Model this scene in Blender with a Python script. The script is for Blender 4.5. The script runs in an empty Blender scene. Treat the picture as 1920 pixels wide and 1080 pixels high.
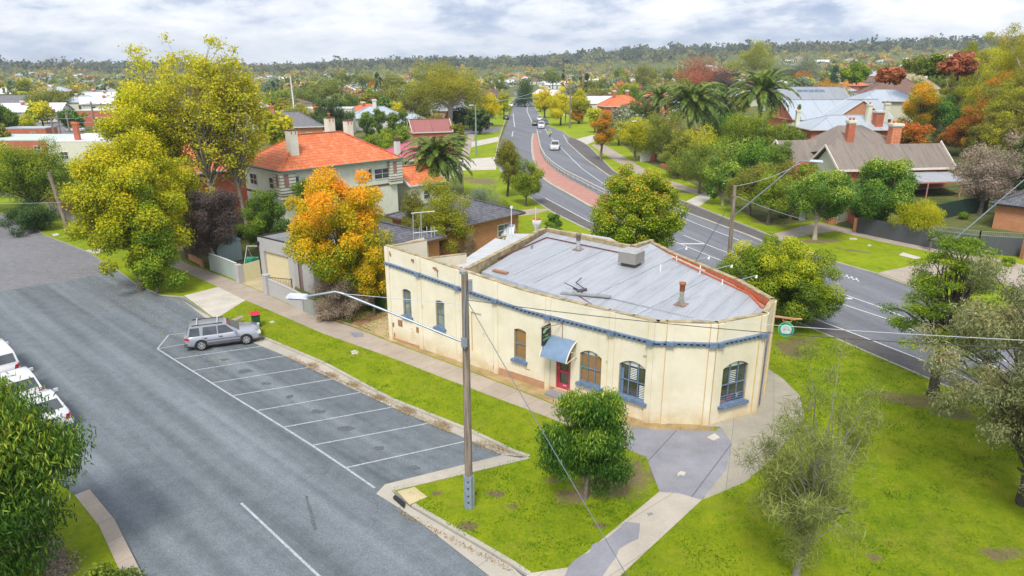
import bpy, bmesh, math, random
import numpy as np
from mathutils import Vector, Matrix
from mathutils.geometry import tessellate_polygon
R = math.radians
scene = bpy.context.scene
COL = scene.collection

# ------------------------------------------------------------------ camera, sky, sun, exposure
FPX, PITCH, CAMH = 1280.0, math.atan(415 / 1280.0), 17.0
cam_d = bpy.data.cameras.new("camera"); cam = bpy.data.objects.new("camera", cam_d); COL.objects.link(cam)
cam_d.sensor_width = 36; cam_d.lens = 36 * FPX / 1920
cam_d.clip_start = 0.5; cam_d.clip_end = 9000
cam.location = (0, 0, CAMH); cam.rotation_euler = (math.pi / 2 - PITCH, 0, 0)
scene.camera = cam
scene.render.engine = 'CYCLES'
scene.cycles.max_bounces = 5; scene.cycles.diffuse_bounces = 3; scene.cycles.glossy_bounces = 2
scene.cycles.transmission_bounces = 3; scene.cycles.transparent_max_bounces = 4
vs = scene.view_settings
vs.view_transform = 'Standard'; vs.look = 'None'; vs.gamma = 1; vs.use_curve_mapping = False
vs.exposure = 0.50

SUN_EL, SUN_AZ = R(54), R(192)      # azimuth clockwise from +Y: behind the camera, a little to the left
world = bpy.data.worlds.new("World"); scene.world = world; world.use_nodes = True
def build_world():
    nt = world.node_tree; nt.nodes.clear(); N = nt.nodes.new; L = nt.links.new
    out = N('ShaderNodeOutputWorld'); bg = N('ShaderNodeBackground'); L(bg.outputs[0], out.inputs[0])
    sky = N('ShaderNodeTexSky'); sky.sky_type = 'NISHITA'; sky.sun_disc = False
    sky.sun_elevation = SUN_EL; sky.sun_rotation = SUN_AZ; sky.air_density = 1.2; sky.dust_density = 1.5
    tc = N('ShaderNodeTexCoord'); sep = N('ShaderNodeSeparateXYZ'); L(tc.outputs['Generated'], sep.inputs[0])
    def m(op, a, b=None, c=None):
        n = N('ShaderNodeMath'); n.operation = op
        for i, v in enumerate((a, b, c)):
            if v is None: continue
            if isinstance(v, (int, float)): n.inputs[i].default_value = v
            else: L(v, n.inputs[i])
        return n.outputs[0]
    z = m('MAXIMUM', sep.outputs[2], 0.0); zz = m('ADD', z, 0.26)
    cmb = N('ShaderNodeCombineXYZ'); L(m('DIVIDE', sep.outputs[0], zz), cmb.inputs[0]); L(m('DIVIDE', sep.outputs[1], zz), cmb.inputs[1])
    def noise(scale, det, rough, off, dist=0.0):
        mp = N('ShaderNodeMapping'); L(cmb.outputs[0], mp.inputs[0]); mp.inputs['Location'].default_value = off
        n = N('ShaderNodeTexNoise'); L(mp.outputs[0], n.inputs['Vector'])
        n.inputs['Scale'].default_value = scale; n.inputs['Detail'].default_value = det
        n.inputs['Roughness'].default_value = rough; n.inputs['Distortion'].default_value = dist
        return n.outputs['Fac']
    n1 = noise(1.5, 10, 0.58, (3.1, 1.7, 0), .4); n2 = noise(5.0, 9, 0.62, (9.3, 4.2, 2), .2); n3 = noise(0.25, 2, .5, (5, 2, 7))
    mixd = m('ADD', m('MULTIPLY', n1, 0.62), m('ADD', m('MULTIPLY', n2, 0.28), m('MULTIPLY', n3, 0.1)))
    cr = N('ShaderNodeValToRGB'); L(mixd, cr.inputs[0]); e = cr.color_ramp.elements
    e[0].position = 0.40; e[0].color = (0.36, 0.45, 0.63, 1)
    e[1].position = 0.60; e[1].color = (1.0, 1.0, 1.0, 1)
    k = cr.color_ramp.elements.new(0.45); k.color = (0.50, 0.57, 0.70, 1)
    k = cr.color_ramp.elements.new(0.50); k.color = (0.74, 0.78, 0.85, 1)
    # thin patches of blue between the clouds
    gap = N('ShaderNodeMapRange'); L(n1, gap.inputs[0]); gap.inputs[1].default_value = 0.36; gap.inputs[2].default_value = 0.30
    gap.inputs[3].default_value = 0; gap.inputs[4].default_value = 0.6
    sc = N('ShaderNodeMixRGB'); sc.blend_type = 'MULTIPLY'; sc.inputs[0].default_value = 1; L(sky.outputs[0], sc.inputs[1]); sc.inputs[2].default_value = (.13, .13, .13, 1)
    # bright pale band where the cloud layer meets the horizon
    hz = N('ShaderNodeMapRange'); L(z, hz.inputs[0]); hz.inputs[1].default_value = 0.0; hz.inputs[2].default_value = 0.055
    hz.inputs[3].default_value = 0.5; hz.inputs[4].default_value = 0.0
    mh = N('ShaderNodeMixRGB'); L(hz.outputs[0], mh.inputs[0]); L(cr.outputs[0], mh.inputs[1]); mh.inputs[2].default_value = (0.76, 0.82, 0.88, 1)
    mg = N('ShaderNodeMixRGB'); L(gap.outputs[0], mg.inputs[0]); L(mh.outputs[0], mg.inputs[1]); L(sc.outputs[0], mg.inputs[2])
    # an overcast sky is brighter overhead than at its rim
    up = N('ShaderNodeMapRange'); L(z, up.inputs[0]); up.inputs[1].default_value = 0.12; up.inputs[2].default_value = 0.8
    up.inputs[3].default_value = 1.42; up.inputs[4].default_value = 1.35
    mm = N('ShaderNodeVectorMath'); mm.operation = 'SCALE'; L(mg.outputs[0], mm.inputs[0]); L(up.outputs[0], mm.inputs['Scale'])
    L(mm.outputs[0], bg.inputs['Color']); bg.inputs['Strength'].default_value = 0.66
build_world()
sun_d = bpy.data.lights.new("sun", 'SUN'); sun_d.energy = 2.6; sun_d.angle = R(18); sun_d.color = (1.0, 0.95, 0.86)
sun = bpy.data.objects.new("sun", sun_d); COL.objects.link(sun)
_sd = Vector((math.sin(SUN_AZ) * math.cos(SUN_EL), math.cos(SUN_AZ) * math.cos(SUN_EL), math.sin(SUN_EL)))
sun.rotation_euler = _sd.to_track_quat('Z', 'Y').to_euler(); sun.location = _sd * 200

# ------------------------------------------------------------------ where things stand: photo point -> point on the ground
def ray(x, y):
    cx = (x - 960) / FPX; cy = -(y - 540) / FPX
    return Vector((cx, math.cos(PITCH) + cy * math.sin(PITCH), -math.sin(PITCH) + cy * math.cos(PITCH)))
def G(x, y, z=0.0):
    d = ray(x, y); t = (z - CAMH) / d.z
    return Vector((d.x * t, d.y * t, z))
def D(x, y, Y):
    d = ray(x, y); t = Y / d.y
    return Vector((d.x * t, Y, CAMH + d.z * t))
def depth(p):
    return p[1] * math.cos(PITCH) - (p[2] - CAMH) * math.sin(PITCH)
def sst(a, b, x):
    t = min(1, max(0, (x - a) / (b - a))); return t * t * (3 - 2 * t)
def T(X, Y):
    "height of the land"
    rr = math.hypot(X, Y)
    az = X / max(1.0, rr)
    z = 0.05 * max(0.0, X - 55) * sst(95, 190, Y)
    z = min(z, 9 + 0.01 * X)
    far = sst(750, 1700, rr) * (10 + 16 * sst(-.35, 0.1, az) + 12 * sst(0.1, 0.5, az))
    far += sst(700, 1500, rr) * (3 * math.sin(X * .0041 + 1.3) + 2.5 * math.sin(X * .0107 + Y * .003) + 2 * math.sin(Y * .006))
    return z + far

# ------------------------------------------------------------------ object bookkeeping
def link(o, parent=None):
    COL.objects.link(o)
    if parent is not None: o.parent = parent
    return o
def tag(o, label=None, cat=None, group=None, kind=None):
    if label: o["label"] = label
    if cat: o["category"] = cat
    if group: o["group"] = group
    if kind: o["kind"] = kind
    return o
def thing(name, label, cat, loc=(0, 0, 0), rz=0.0, group=None):
    o = bpy.data.objects.new(name, None); o.empty_display_size = .3
    o.location = loc; o.rotation_euler = (0, 0, rz); link(o)
    return tag(o, label, cat, group)
def kids(o): return [c for c in o.children]
def copy_tree(o, parent=None, parent_map=None):
    c = o.copy(); COL.objects.link(c); c.parent = parent
    for ch in KIDS.get(o.name, ()): copy_tree(ch, c)
    return c
KIDS = {}
def reg(o, parent):
    if parent is not None: KIDS.setdefault(parent.name, []).append(o)
    return o

class MB:
    "a mesh under construction: boxes, prisms, tubes ... one object at the end, uv in metres"
    def __init__(s): s.v = []; s.f = []; s.m = []; s.sm = []; s.xf = None
    def add(s, vs_, fs, mi=0, smooth=False):
        o = len(s.v); s.v += [tuple(p) for p in vs_]
        for f in fs: s.f.append(tuple(i + o for i in f)); s.m.append(mi); s.sm.append(smooth)
    def quad(s, a, b, c, d, mi=0): s.add([a, b, c, d], [(0, 1, 2, 3)], mi)
    def box(s, c, d, mi=0, rz=0.0, taper=1.0):
        x, y, z = d[0] / 2, d[1] / 2, d[2] / 2; cs, sn = math.cos(rz), math.sin(rz); vv = []
        for k, sz in enumerate((-1, 1)):
            t = 1 if k == 0 else taper
            for sx, sy in ((-1, -1), (1, -1), (1, 1), (-1, 1)):
                px, py = sx * x * t, sy * y * t
                vv.append((c[0] + px * cs - py * sn, c[1] + px * sn + py * cs, c[2] + sz * z))
        s.add(vv, [(0, 3, 2, 1), (4, 5, 6, 7), (0, 1, 5, 4), (1, 2, 6, 5), (2, 3, 7, 6), (3, 0, 4, 7)], mi)
    def beam(s, a, b, w, h, mi=0, up=(0, 0, 1)):
        a, b = Vector(a), Vector(b); d = (b - a)
        if d.length < 1e-6: return
        d.normalize(); u = Vector(up); sd = d.cross(u)
        if sd.length < 1e-4: sd = d.cross(Vector((1, 0, 0)))
        sd.normalize(); u = sd.cross(d)
        vv = []
        for p in (a, b):
            for i, j in ((-1, -1), (1, -1), (1, 1), (-1, 1)): vv.append(p + sd * (i * w / 2) + u * (j * h / 2))
        s.add(vv, [(0, 1, 2, 3)[::-1], (4, 5, 6, 7), (0, 1, 5, 4), (1, 2, 6, 5), (2, 3, 7, 6), (3, 0, 4, 7)], mi)
    def tube(s, pts, rad, n=8, mi=0, cap=True, smooth=True):
        pts = [Vector(p) for p in pts]
        if isinstance(rad, (int, float)): rad = [rad] * len(pts)
        rings = []; prev = None
        for i, p in enumerate(pts):
            d = (pts[min(i + 1, len(pts) - 1)] - pts[max(i - 1, 0)])
            if d.length < 1e-9: d = Vector((0, 0, 1))
            d.normalize()
            ref = prev if prev is not None else (Vector((1, 0, 0)) if abs(d.x) < .9 else Vector((0, 1, 0)))
            u = ref - d * ref.dot(d)
            if u.length < 1e-5: u = d.orthogonal()
            u.normalize(); prev = u; w = d.cross(u)
            rings.append([p + (u * math.cos(2 * math.pi * k / n) + w * math.sin(2 * math.pi * k / n)) * rad[i] for k in range(n)])
        vv = [q for r_ in rings for q in r_]; fs = []
        for i in range(len(pts) - 1):
            for k in range(n):
                fs.append((i * n + k, i * n + (k + 1) % n, (i + 1) * n + (k + 1) % n, (i + 1) * n + k))
        s.add(vv, fs, mi, smooth)
        if cap:
            s.add(rings[0], [tuple(range(n))[::-1]], mi); s.add(rings[-1], [tuple(range(n))], mi)
    def lathe(s, prof, c=(0, 0, 0), n=16, mi=0, axis='z'):
        vv = []
        for (r_, z) in prof:
            for k in range(n):
                a = 2 * math.pi * k / n
                p = (r_ * math.cos(a), r_ * math.sin(a), z)
                if axis == 'y': p = (p[0], z, p[1])
                vv.append((c[0] + p[0], c[1] + p[1], c[2] + p[2]))
        fs = [(i * n + k, i * n + (k + 1) % n, (i + 1) * n + (k + 1) % n, (i + 1) * n + k) for i in range(len(prof) - 1) for k in range(n)]
        if axis == 'y': fs = [f[::-1] for f in fs]
        s.add(vv, fs, mi, True)
    def prism(s, poly, z0, z1, mi=0, side=None, bottom=False):
        n = len(poly); a = sum(poly[i][0] * poly[(i + 1) % n][1] - poly[(i + 1) % n][0] * poly[i][1] for i in range(n))
        if a < 0: poly = poly[::-1]
        f0 = (lambda p: z0(p[0], p[1])) if callable(z0) else (lambda p: z0)
        f1 = (lambda p: z1(p[0], p[1])) if callable(z1) else (lambda p: z1)
        top = [(p[0], p[1], f1(p)) for p in poly]; bot = [(p[0], p[1], f0(p)) for p in poly]
        tr = tessellate_polygon([[Vector((p[0], p[1], 0)) for p in poly]])
        fl = []
        for t in tr:
            a_, b_, c_ = [poly[i] for i in t]
            cr = (b_[0] - a_[0]) * (c_[1] - a_[1]) - (b_[1] - a_[1]) * (c_[0] - a_[0])
            fl.append(tuple(t) if cr > 0 else tuple(t)[::-1])
        s.add(top, fl, mi)
        if bottom: s.add(bot, [f[::-1] for f in fl], mi)
        for i in range(n):
            j = (i + 1) % n
            s.add([bot[i], bot[j], top[j], top[i]], [(0, 1, 2, 3)], mi if side is None else side)
    def sheet(s, poly, z, mi=0):
        n = len(poly); a = sum(poly[i][0] * poly[(i + 1) % n][1] - poly[(i + 1) % n][0] * poly[i][1] for i in range(n))
        if a < 0: poly = poly[::-1]
        tr = tessellate_polygon([[Vector((p[0], p[1], 0)) for p in poly]]); fl = []
        for t in tr:
            a_, b_, c_ = [poly[i] for i in t]
            cr = (b_[0] - a_[0]) * (c_[1] - a_[1]) - (b_[1] - a_[1]) * (c_[0] - a_[0])
            fl.append(tuple(t) if cr > 0 else tuple(t)[::-1])
        s.add([(p[0], p[1], z) for p in poly], fl, mi)
    def build(s, name, mats, parent=None, fn=None):
        if fn: s.v = [fn(p) for p in s.v]
        me = bpy.data.meshes.new(name); me.from_pydata(s.v, [], s.f)
        if not isinstance(mats, (list, tuple)): mats = [mats]
        for m_ in mats: me.materials.append(m_)
        nf = len(me.polygons)
        me.polygons.foreach_set('material_index', s.m); me.polygons.foreach_set('use_smooth', s.sm)
        co = np.array(s.v, dtype=np.float64).reshape(-1, 3)
        nl = len(me.loops); li = np.empty(nl, dtype=np.int32); me.loops.foreach_get('vertex_index', li)
        nor = np.empty(nf * 3); me.polygons.foreach_get('normal', nor); nor = nor.reshape(-1, 3)
        tot = np.empty(nf, dtype=np.int32); me.polygons.foreach_get('loop_total', tot)
        ln = np.repeat(nor, tot, axis=0); p = co[li]
        hz = np.abs(ln[:, 2]) > 0.999
        t = np.stack([-ln[:, 1], ln[:, 0], np.zeros(nl)], 1); tl = np.linalg.norm(t, axis=1, keepdims=True); tl[tl < 1e-6] = 1; t /= tl
        t[hz] = (1, 0, 0); b = np.cross(ln, t)
        uv = np.stack([(p * t).sum(1), (p * b).sum(1)], 1).astype(np.float32)
        ul = me.uv_layers.new(name='uv'); ul.data.foreach_set('uv', uv.ravel())
        me.update()
        o = bpy.data.objects.new(name, me); link(o, parent); reg(o, parent)
        return o

# ------------------------------------------------------------------ materials
MATS = {}
def newmat(name):
    m = bpy.data.materials.new(name); m.use_nodes = True; nt = m.node_tree
    b = nt.nodes['Principled BSDF']
    return m, nt, b
def inp(b, n, v): b.inputs[n].default_value = v
def ramp(nt, fac, stops):
    cr = nt.nodes.new('ShaderNodeValToRGB'); nt.links.new(fac, cr.inputs[0]); el = cr.color_ramp.elements
    el[0].position = stops[0][0]; el[0].color = (*stops[0][1], 1); el[1].position = stops[-1][0]; el[1].color = (*stops[-1][1], 1)
    for p, c in stops[1:-1]: e = el.new(p); e.color = (*c, 1)
    return cr.outputs[0]
def noise(nt, scale, detail=4, rough=.55, vec=None, dist=0.0, stretch=None, rot=0.0, loc=(0, 0, 0)):
    N = nt.nodes.new; L = nt.links.new
    if vec is None: vec = N('ShaderNodeTexCoord').outputs['Object']
    if stretch or rot:
        mp = N('ShaderNodeMapping'); L(vec, mp.inputs[0]); mp.inputs['Rotation'].default_value = (0, 0, rot)
        mp.inputs['Location'].default_value = loc
        m2 = N('ShaderNodeMapping'); L(mp.outputs[0], m2.inputs[0]); m2.inputs['Scale'].default_value = stretch or (1, 1, 1); vec = m2.outputs[0]
    n = N('ShaderNodeTexNoise'); L(vec, n.inputs['Vector']); n.inputs['Scale'].default_value = scale
    n.inputs['Detail'].default_value = detail; n.inputs['Roughness'].default_value = rough; n.inputs['Distortion'].default_value = dist
    return n.outputs['Fac']
def mixc(nt, fac, a, b, mode='MIX'):
    n = nt.nodes.new('ShaderNodeMixRGB'); n.blend_type = mode
    for i, v in enumerate((fac, a, b)):
        if isinstance(v, (int, float)): n.inputs[i].default_value = v
        elif isinstance(v, tuple): n.inputs[i].default_value = (*v[:3], 1)
        else: nt.links.new(v, n.inputs[i])
    return n.outputs[0]
def math_(nt, op, a, b=None, c=None):
    n = nt.nodes.new('ShaderNodeMath'); n.operation = op
    for i, v in enumerate((a, b, c)):
        if v is None: continue
        if isinstance(v, (int, float)): n.inputs[i].default_value = v
        else: nt.links.new(v, n.inputs[i])
    return n.outputs[0]
def bump(nt, b, h, strength, dist=.02):
    n = nt.nodes.new('ShaderNodeBump'); n.inputs['Strength'].default_value = strength; n.inputs['Distance'].default_value = dist
    nt.links.new(h, n.inputs['Height']); nt.links.new(n.outputs[0], b.inputs['Normal'])
def mapr(nt, v, a, b_, c=0.0, d=1.0):
    n = nt.nodes.new('ShaderNodeMapRange'); nt.links.new(v, n.inputs[0])
    for i, k in enumerate((a, b_, c, d)): n.inputs[i + 1].default_value = k
    return n.outputs[0]
def plain(name, c, rough=.7, metal=0.0, var=.18, scale=3.0, spec=.4, fine=0.0, coat=0.0):
    if name in MATS: return MATS[name]
    m, nt, b = newmat(name); inp(b, 'Roughness', rough); inp(b, 'Metallic', metal); inp(b, 'Specular IOR Level', spec); inp(b, 'Coat Weight', coat)
    n = noise(nt, scale, 5, .6)
    lo = tuple(x * (1 - var) for x in c); hi = tuple(min(1, x * (1 + var)) for x in c)
    nt.links.new(ramp(nt, n, [(.3, lo), (.7, hi)]), b.inputs['Base Color'])
    if fine: bump(nt, b, noise(nt, 40, 3), fine, .01)
    MATS[name] = m; return m
def uvout(nt): return nt.nodes.new('ShaderNodeUVMap').outputs[0]
def brick(name, c1, c2, mortar, scale=1.0, bw=.23, bh=.076, stain=0.0, rough=.85, mort=.01):
    m, nt, b = newmat(name); inp(b, 'Roughness', rough)
    t = nt.nodes.new('ShaderNodeTexBrick'); nt.links.new(uvout(nt), t.inputs['Vector'])
    t.inputs['Scale'].default_value = scale; t.inputs['Brick Width'].default_value = bw; t.inputs['Row Height'].default_value = bh
    t.inputs['Mortar Size'].default_value = mort; t.inputs['Color1'].default_value = (*c1, 1); t.inputs['Color2'].default_value = (*c2, 1)
    t.inputs['Mortar'].default_value = (*mortar, 1); t.inputs['Bias'].default_value = 0
    c = mixc(nt, mapr(nt, noise(nt, 1.2, 5), .35, .7, 0, .45), t.outputs['Color'], tuple(x * .7 for x in c1))
    nt.links.new(c, b.inputs['Base Color']); bump(nt, b, t.outputs['Fac'], -.35, .01)
    return m
def tiles(name, c1, c2, c3, row=.32, col=.25, rough=.75, lich=(.5, .42, .28), lam=.2):
    "roof tiles laid in courses up the slope"
    m, nt, b = newmat(name); inp(b, 'Roughness', rough); inp(b, 'Specular IOR Level', .3)
    uv = uvout(nt); sp = nt.nodes.new('ShaderNodeSeparateXYZ'); nt.links.new(uv, sp.inputs[0])
    v = math_(nt, 'FRACT', math_(nt, 'DIVIDE', sp.outputs[1], row)); u = math_(nt, 'SINE', math_(nt, 'MULTIPLY', sp.outputs[0], 2 * math.pi / col))
    t = nt.nodes.new('ShaderNodeTexBrick'); nt.links.new(uv, t.inputs['Vector']); t.inputs['Scale'].default_value = 1
    t.inputs['Brick Width'].default_value = col; t.inputs['Row Height'].default_value = row; t.inputs['Mortar Size'].default_value = .012
    t.inputs['Color1'].default_value = (*c1, 1); t.inputs['Color2'].default_value = (*c2, 1); t.inputs['Mortar'].default_value = (*c3, 1)
    edge = mapr(nt, v, .0, .16, .75, 0)
    c = mixc(nt, edge, t.outputs['Color'], c3)
    c = mixc(nt, mapr(nt, noise(nt, 1.7, 6, .7), .52, .75, 0, lam * 3), c, lich)
    nt.links.new(c, b.inputs['Base Color'])
    bump(nt, b, math_(nt, 'ADD', math_(nt, 'MULTIPLY', u, .35), math_(nt, 'MULTIPLY', v, -1)), .8, .05)
    return m
def iron(name, c, rough=.45, metal=.0, pitch=.12, rot=0, rust=0.0, var=.14, sheet=.8):
    "corrugated iron: ribs run up the slope"
    m, nt, b = newmat(name); inp(b, 'Roughness', rough); inp(b, 'Metallic', metal); inp(b, 'Specular IOR Level', .5)
    uv = uvout(nt)
    if rot:
        mp = nt.nodes.new('ShaderNodeMapping'); nt.links.new(uv, mp.inputs[0]); mp.inputs['Rotation'].default_value = (0, 0, rot); uv = mp.outputs[0]
    sp = nt.nodes.new('ShaderNodeSeparateXYZ'); nt.links.new(uv, sp.inputs[0])
    u = math_(nt, 'SINE', math_(nt, 'MULTIPLY', sp.outputs[0], 2 * math.pi / pitch))
    wn = nt.nodes.new('ShaderNodeTexWhiteNoise'); wn.noise_dimensions = '1D'
    nt.links.new(math_(nt, 'FLOOR', math_(nt, 'DIVIDE', sp.outputs[0], sheet)), wn.inputs['W'])
    seam = math_(nt, 'LESS_THAN', math_(nt, 'FRACT', math_(nt, 'DIVIDE', sp.outputs[0], sheet)), .05)
    n1 = noise(nt, 1.0, 6, .65, vec=uv, stretch=(2.2, .35, 1)); n2 = noise(nt, 9, 4, .6, vec=uv, stretch=(3, .6, 1))
    col = ramp(nt, math_(nt, 'ADD', math_(nt, 'MULTIPLY', n1, .65), math_(nt, 'MULTIPLY', n2, .35)), [(.32, tuple(x * (1 - 2 * var) for x in c)), (.5, c), (.7, tuple(min(1, x * (1 + var)) for x in c))])
    col = mixc(nt, math_(nt, 'MULTIPLY', wn.outputs['Value'], .22), col, tuple(x * .62 for x in c))
    col = mixc(nt, math_(nt, 'MULTIPLY', seam, .5), col, tuple(x * .5 for x in c))
    if rust: col = mixc(nt, mapr(nt, noise(nt, .9, 7, .75, vec=uv, stretch=(1.5, .6, 1), loc=(4, 2, 0)), .56, .74, 0, rust), col, (.28, .12, .06))
    nt.links.new(col, b.inputs['Base Color']); bump(nt, b, u, .55, .02)
    return m
def boards(name, c, h=.16, var=.1, vert=False, rough=.6, dark=.55):
    m, nt, b = newmat(name); inp(b, 'Roughness', rough)
    sp = nt.nodes.new('ShaderNodeSeparateXYZ'); nt.links.new(uvout(nt), sp.inputs[0]); a = sp.outputs[0 if vert else 1]
    q = math_(nt, 'DIVIDE', a, h); fr = math_(nt, 'FRACT', q)
    wn = nt.nodes.new('ShaderNodeTexWhiteNoise'); wn.noise_dimensions = '1D'; nt.links.new(math_(nt, 'FLOOR', q), wn.inputs['W'])
    col = mixc(nt, math_(nt, 'MULTIPLY', wn.outputs['Value'], .5), c, tuple(x * (1 - var * 2) for x in c))
    col = mixc(nt, mapr(nt, noise(nt, 2.5, 5), .4, .8, 0, .3), col, tuple(x * .75 for x in c))
    col = mixc(nt, mapr(nt, fr, .0, .12, .8, 0), col, tuple(x * dark for x in c))
    nt.links.new(col, b.inputs['Base Color']); bump(nt, b, fr, .4, .02)
    return m
def glass(name, c=(.03, .04, .05), rough=.06):
    m, nt, b = newmat(name); inp(b, 'Roughness', rough); inp(b, 'Specular IOR Level', .8)
    n = noise(nt, 1.3, 3); nt.links.new(ramp(nt, n, [(.35, tuple(x * .6 for x in c)), (.65, tuple(x * 1.5 for x in c))]), b.inputs['Base Color'])
    inp(b, 'Coat Weight', .6); inp(b, 'Coat Roughness', .03)
    return m
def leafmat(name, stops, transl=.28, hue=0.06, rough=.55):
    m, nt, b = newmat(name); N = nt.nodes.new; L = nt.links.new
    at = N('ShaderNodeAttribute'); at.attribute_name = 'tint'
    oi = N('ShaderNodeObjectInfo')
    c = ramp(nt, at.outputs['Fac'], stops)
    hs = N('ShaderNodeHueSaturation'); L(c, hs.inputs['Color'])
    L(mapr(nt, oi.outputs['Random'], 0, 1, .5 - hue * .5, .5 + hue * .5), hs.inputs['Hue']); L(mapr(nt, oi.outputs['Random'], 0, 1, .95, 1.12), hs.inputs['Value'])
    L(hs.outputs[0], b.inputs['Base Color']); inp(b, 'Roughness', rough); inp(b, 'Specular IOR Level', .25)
    tr = N('ShaderNodeBsdfTranslucent'); L(hs.outputs[0], tr.inputs['Color'])
    mx = N('ShaderNodeMixShader'); mx.inputs[0].default_value = transl; L(b.outputs[0], mx.inputs[1]); L(tr.outputs[0], mx.inputs[2])
    L(mx.outputs[0], nt.nodes['Material Output'].inputs[0])
    return m
LEAF = {
 'lime':   leafmat('leaf_lime', [(0, (.15, .23, .01)), (.35, (.38, .42, .012)), (.75, (.63, .59, .015)), (1, (.80, .66, .015))], hue=0, transl=.36),
 'poplar': leafmat('leaf_poplar', [(0, (.24, .28, .02)), (.4, (.48, .49, .035)), (.8, (.72, .66, .05)), (1, (.78, .58, .04))], hue=0, transl=.45),
 'eucal': leafmat('leaf_eucal', [(0, (.02, .06, .01)), (.5, (.065, .16, .018)), (.8, (.17, .29, .028)), (1, (.42, .47, .05))], hue=0, transl=.22, rough=.38),
 'litter': leafmat('leaf_litter', [(0, (.22, .14, .08)), (.5, (.38, .26, .13)), (1, (.52, .40, .20))], hue=0),
 'gold': leafmat('leaf_gold', [(0, (.34, .36, .01)), (.5, (.70, .60, .01)), (1, (.88, .66, .01))], hue=.02, transl=.45),
 'orange': leafmat('leaf_orange', [(0, (.12, .20, .01)), (.35, (.42, .42, .01)), (.65, (.78, .52, .01)), (1, (.98, .40, .02))], hue=0, transl=.32),
 'autumn': leafmat('leaf_autumn', [(0, (.07, .15, .01)), (.45, (.20, .32, .012)), (.85, (.46, .50, .02)), (1, (.72, .36, .03))], hue=0, transl=.28),
 'rust': leafmat('leaf_rust', [(0, (.20, .22, .02)), (.4, (.48, .32, .02)), (1, (.80, .26, .03))], transl=.4),
 'red': leafmat('leaf_red', [(0, (.20, .12, .05)), (.5, (.42, .12, .06)), (1, (.60, .22, .12))], transl=.35),
 'green': leafmat('leaf_green', [(0, (.03, .08, .012)), (.5, (.10, .20, .018)), (1, (.28, .40, .03))], transl=.25),
 'fresh': leafmat('leaf_fresh', [(0, (.05, .11, .01)), (.5, (.18, .29, .016)), (1, (.46, .52, .025))], hue=.03, transl=.28),
 'gloss': leafmat('leaf_gloss', [(0, (.025, .07, .01)), (.5, (.09, .20, .018)), (.8, (.24, .36, .03)), (1, (.50, .54, .05))], rough=.35, transl=.2, hue=0),
 'dark': leafmat('leaf_dark', [(0, (.02, .05, .015)), (.6, (.055, .12, .03)), (1, (.13, .22, .04))], transl=.2),
 'olive': leafmat('leaf_olive', [(0, (.09, .115, .02)), (.5, (.22, .25, .03)), (1, (.40, .38, .04))], transl=.35),
 'gum': leafmat('leaf_gum', [(0, (.12, .15, .018)), (.5, (.32, .33, .025)), (1, (.58, .50, .03))], hue=.03, transl=.38),
 'mallee': leafmat('leaf_mallee', [(0, (.11, .135, .06)), (.5, (.25, .28, .11)), (.8, (.42, .40, .18)), (1, (.56, .38, .21))], hue=0, transl=.35),
 'grey': leafmat('leaf_grey', [(0, (.14, .17, .10)), (.6, (.26, .31, .18)), (1, (.42, .46, .28))], transl=.35),
 'purple': leafmat('leaf_purple', [(0, (.05, .04, .035)), (.6, (.125, .09, .08)), (1, (.22, .17, .14))], hue=0),
 'brown': leafmat('leaf_brown', [(0, (.17, .13, .10)), (.6, (.36, .28, .21)), (1, (.50, .40, .30))], hue=0),
 'needle': leafmat('leaf_needle', [(0, (.09, .115, .03)), (.6, (.24, .28, .07)), (1, (.50, .52, .14))], hue=0, transl=.25),
 'yolk':   leafmat('leaf_yolk', [(0, (.06, .11, .01)), (.5, (.16, .24, .012)), (.85, (.31, .37, .012)), (1, (.52, .52, .012))], hue=0, transl=.3),
}
BARK = plain('bark', (.17, .14, .115), .9, var=.35, scale=6, fine=.5)
BARKP = plain('bark_pale', (.42, .36, .29), .85, var=.3, scale=4, fine=.3)
BARKD = plain('bark_dark', (.075, .062, .052), .9, var=.3, scale=6, fine=.4)

# ------------------------------------------------------------------ foliage
def leaf_mesh(name, C, Nrm, A, ln, wd, tint, mat, parent):
    "one mesh of lozenge leaves: centre, normal, long axis, length, width, tint"
    B = np.cross(Nrm, A); B /= np.maximum(1e-6, np.linalg.norm(B, axis=1, keepdims=True))
    A = np.cross(B, Nrm)
    n = len(C); l = (ln / 2)[:, None]; w = (wd / 2)[:, None]
    V = np.empty((n, 4, 3)); V[:, 0] = C - A * l; V[:, 1] = C + B * w - A * l * .15; V[:, 2] = C + A * l; V[:, 3] = C - B * w - A * l * .15
    me = bpy.data.meshes.new(name); me.vertices.add(n * 4); me.loops.add(n * 4); me.polygons.add(n)
    me.vertices.foreach_set('co', V.astype(np.float32).ravel())
    me.loops.foreach_set('vertex_index', np.arange(n * 4, dtype=np.int32))
    me.polygons.foreach_set('loop_start', np.arange(0, n * 4, 4, dtype=np.int32))
    me.update(calc_edges=True)
    at = me.attributes.new('tint', 'FLOAT', 'FACE'); at.data.foreach_set('value', np.clip(tint, 0, 1).astype(np.float32))
    me.materials.append(mat)
    o = bpy.data.objects.new(name, me); link(o, parent); reg(o, parent)
    return o
def unit(v): return v / np.maximum(1e-6, np.linalg.norm(v, axis=1, keepdims=True))
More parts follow.
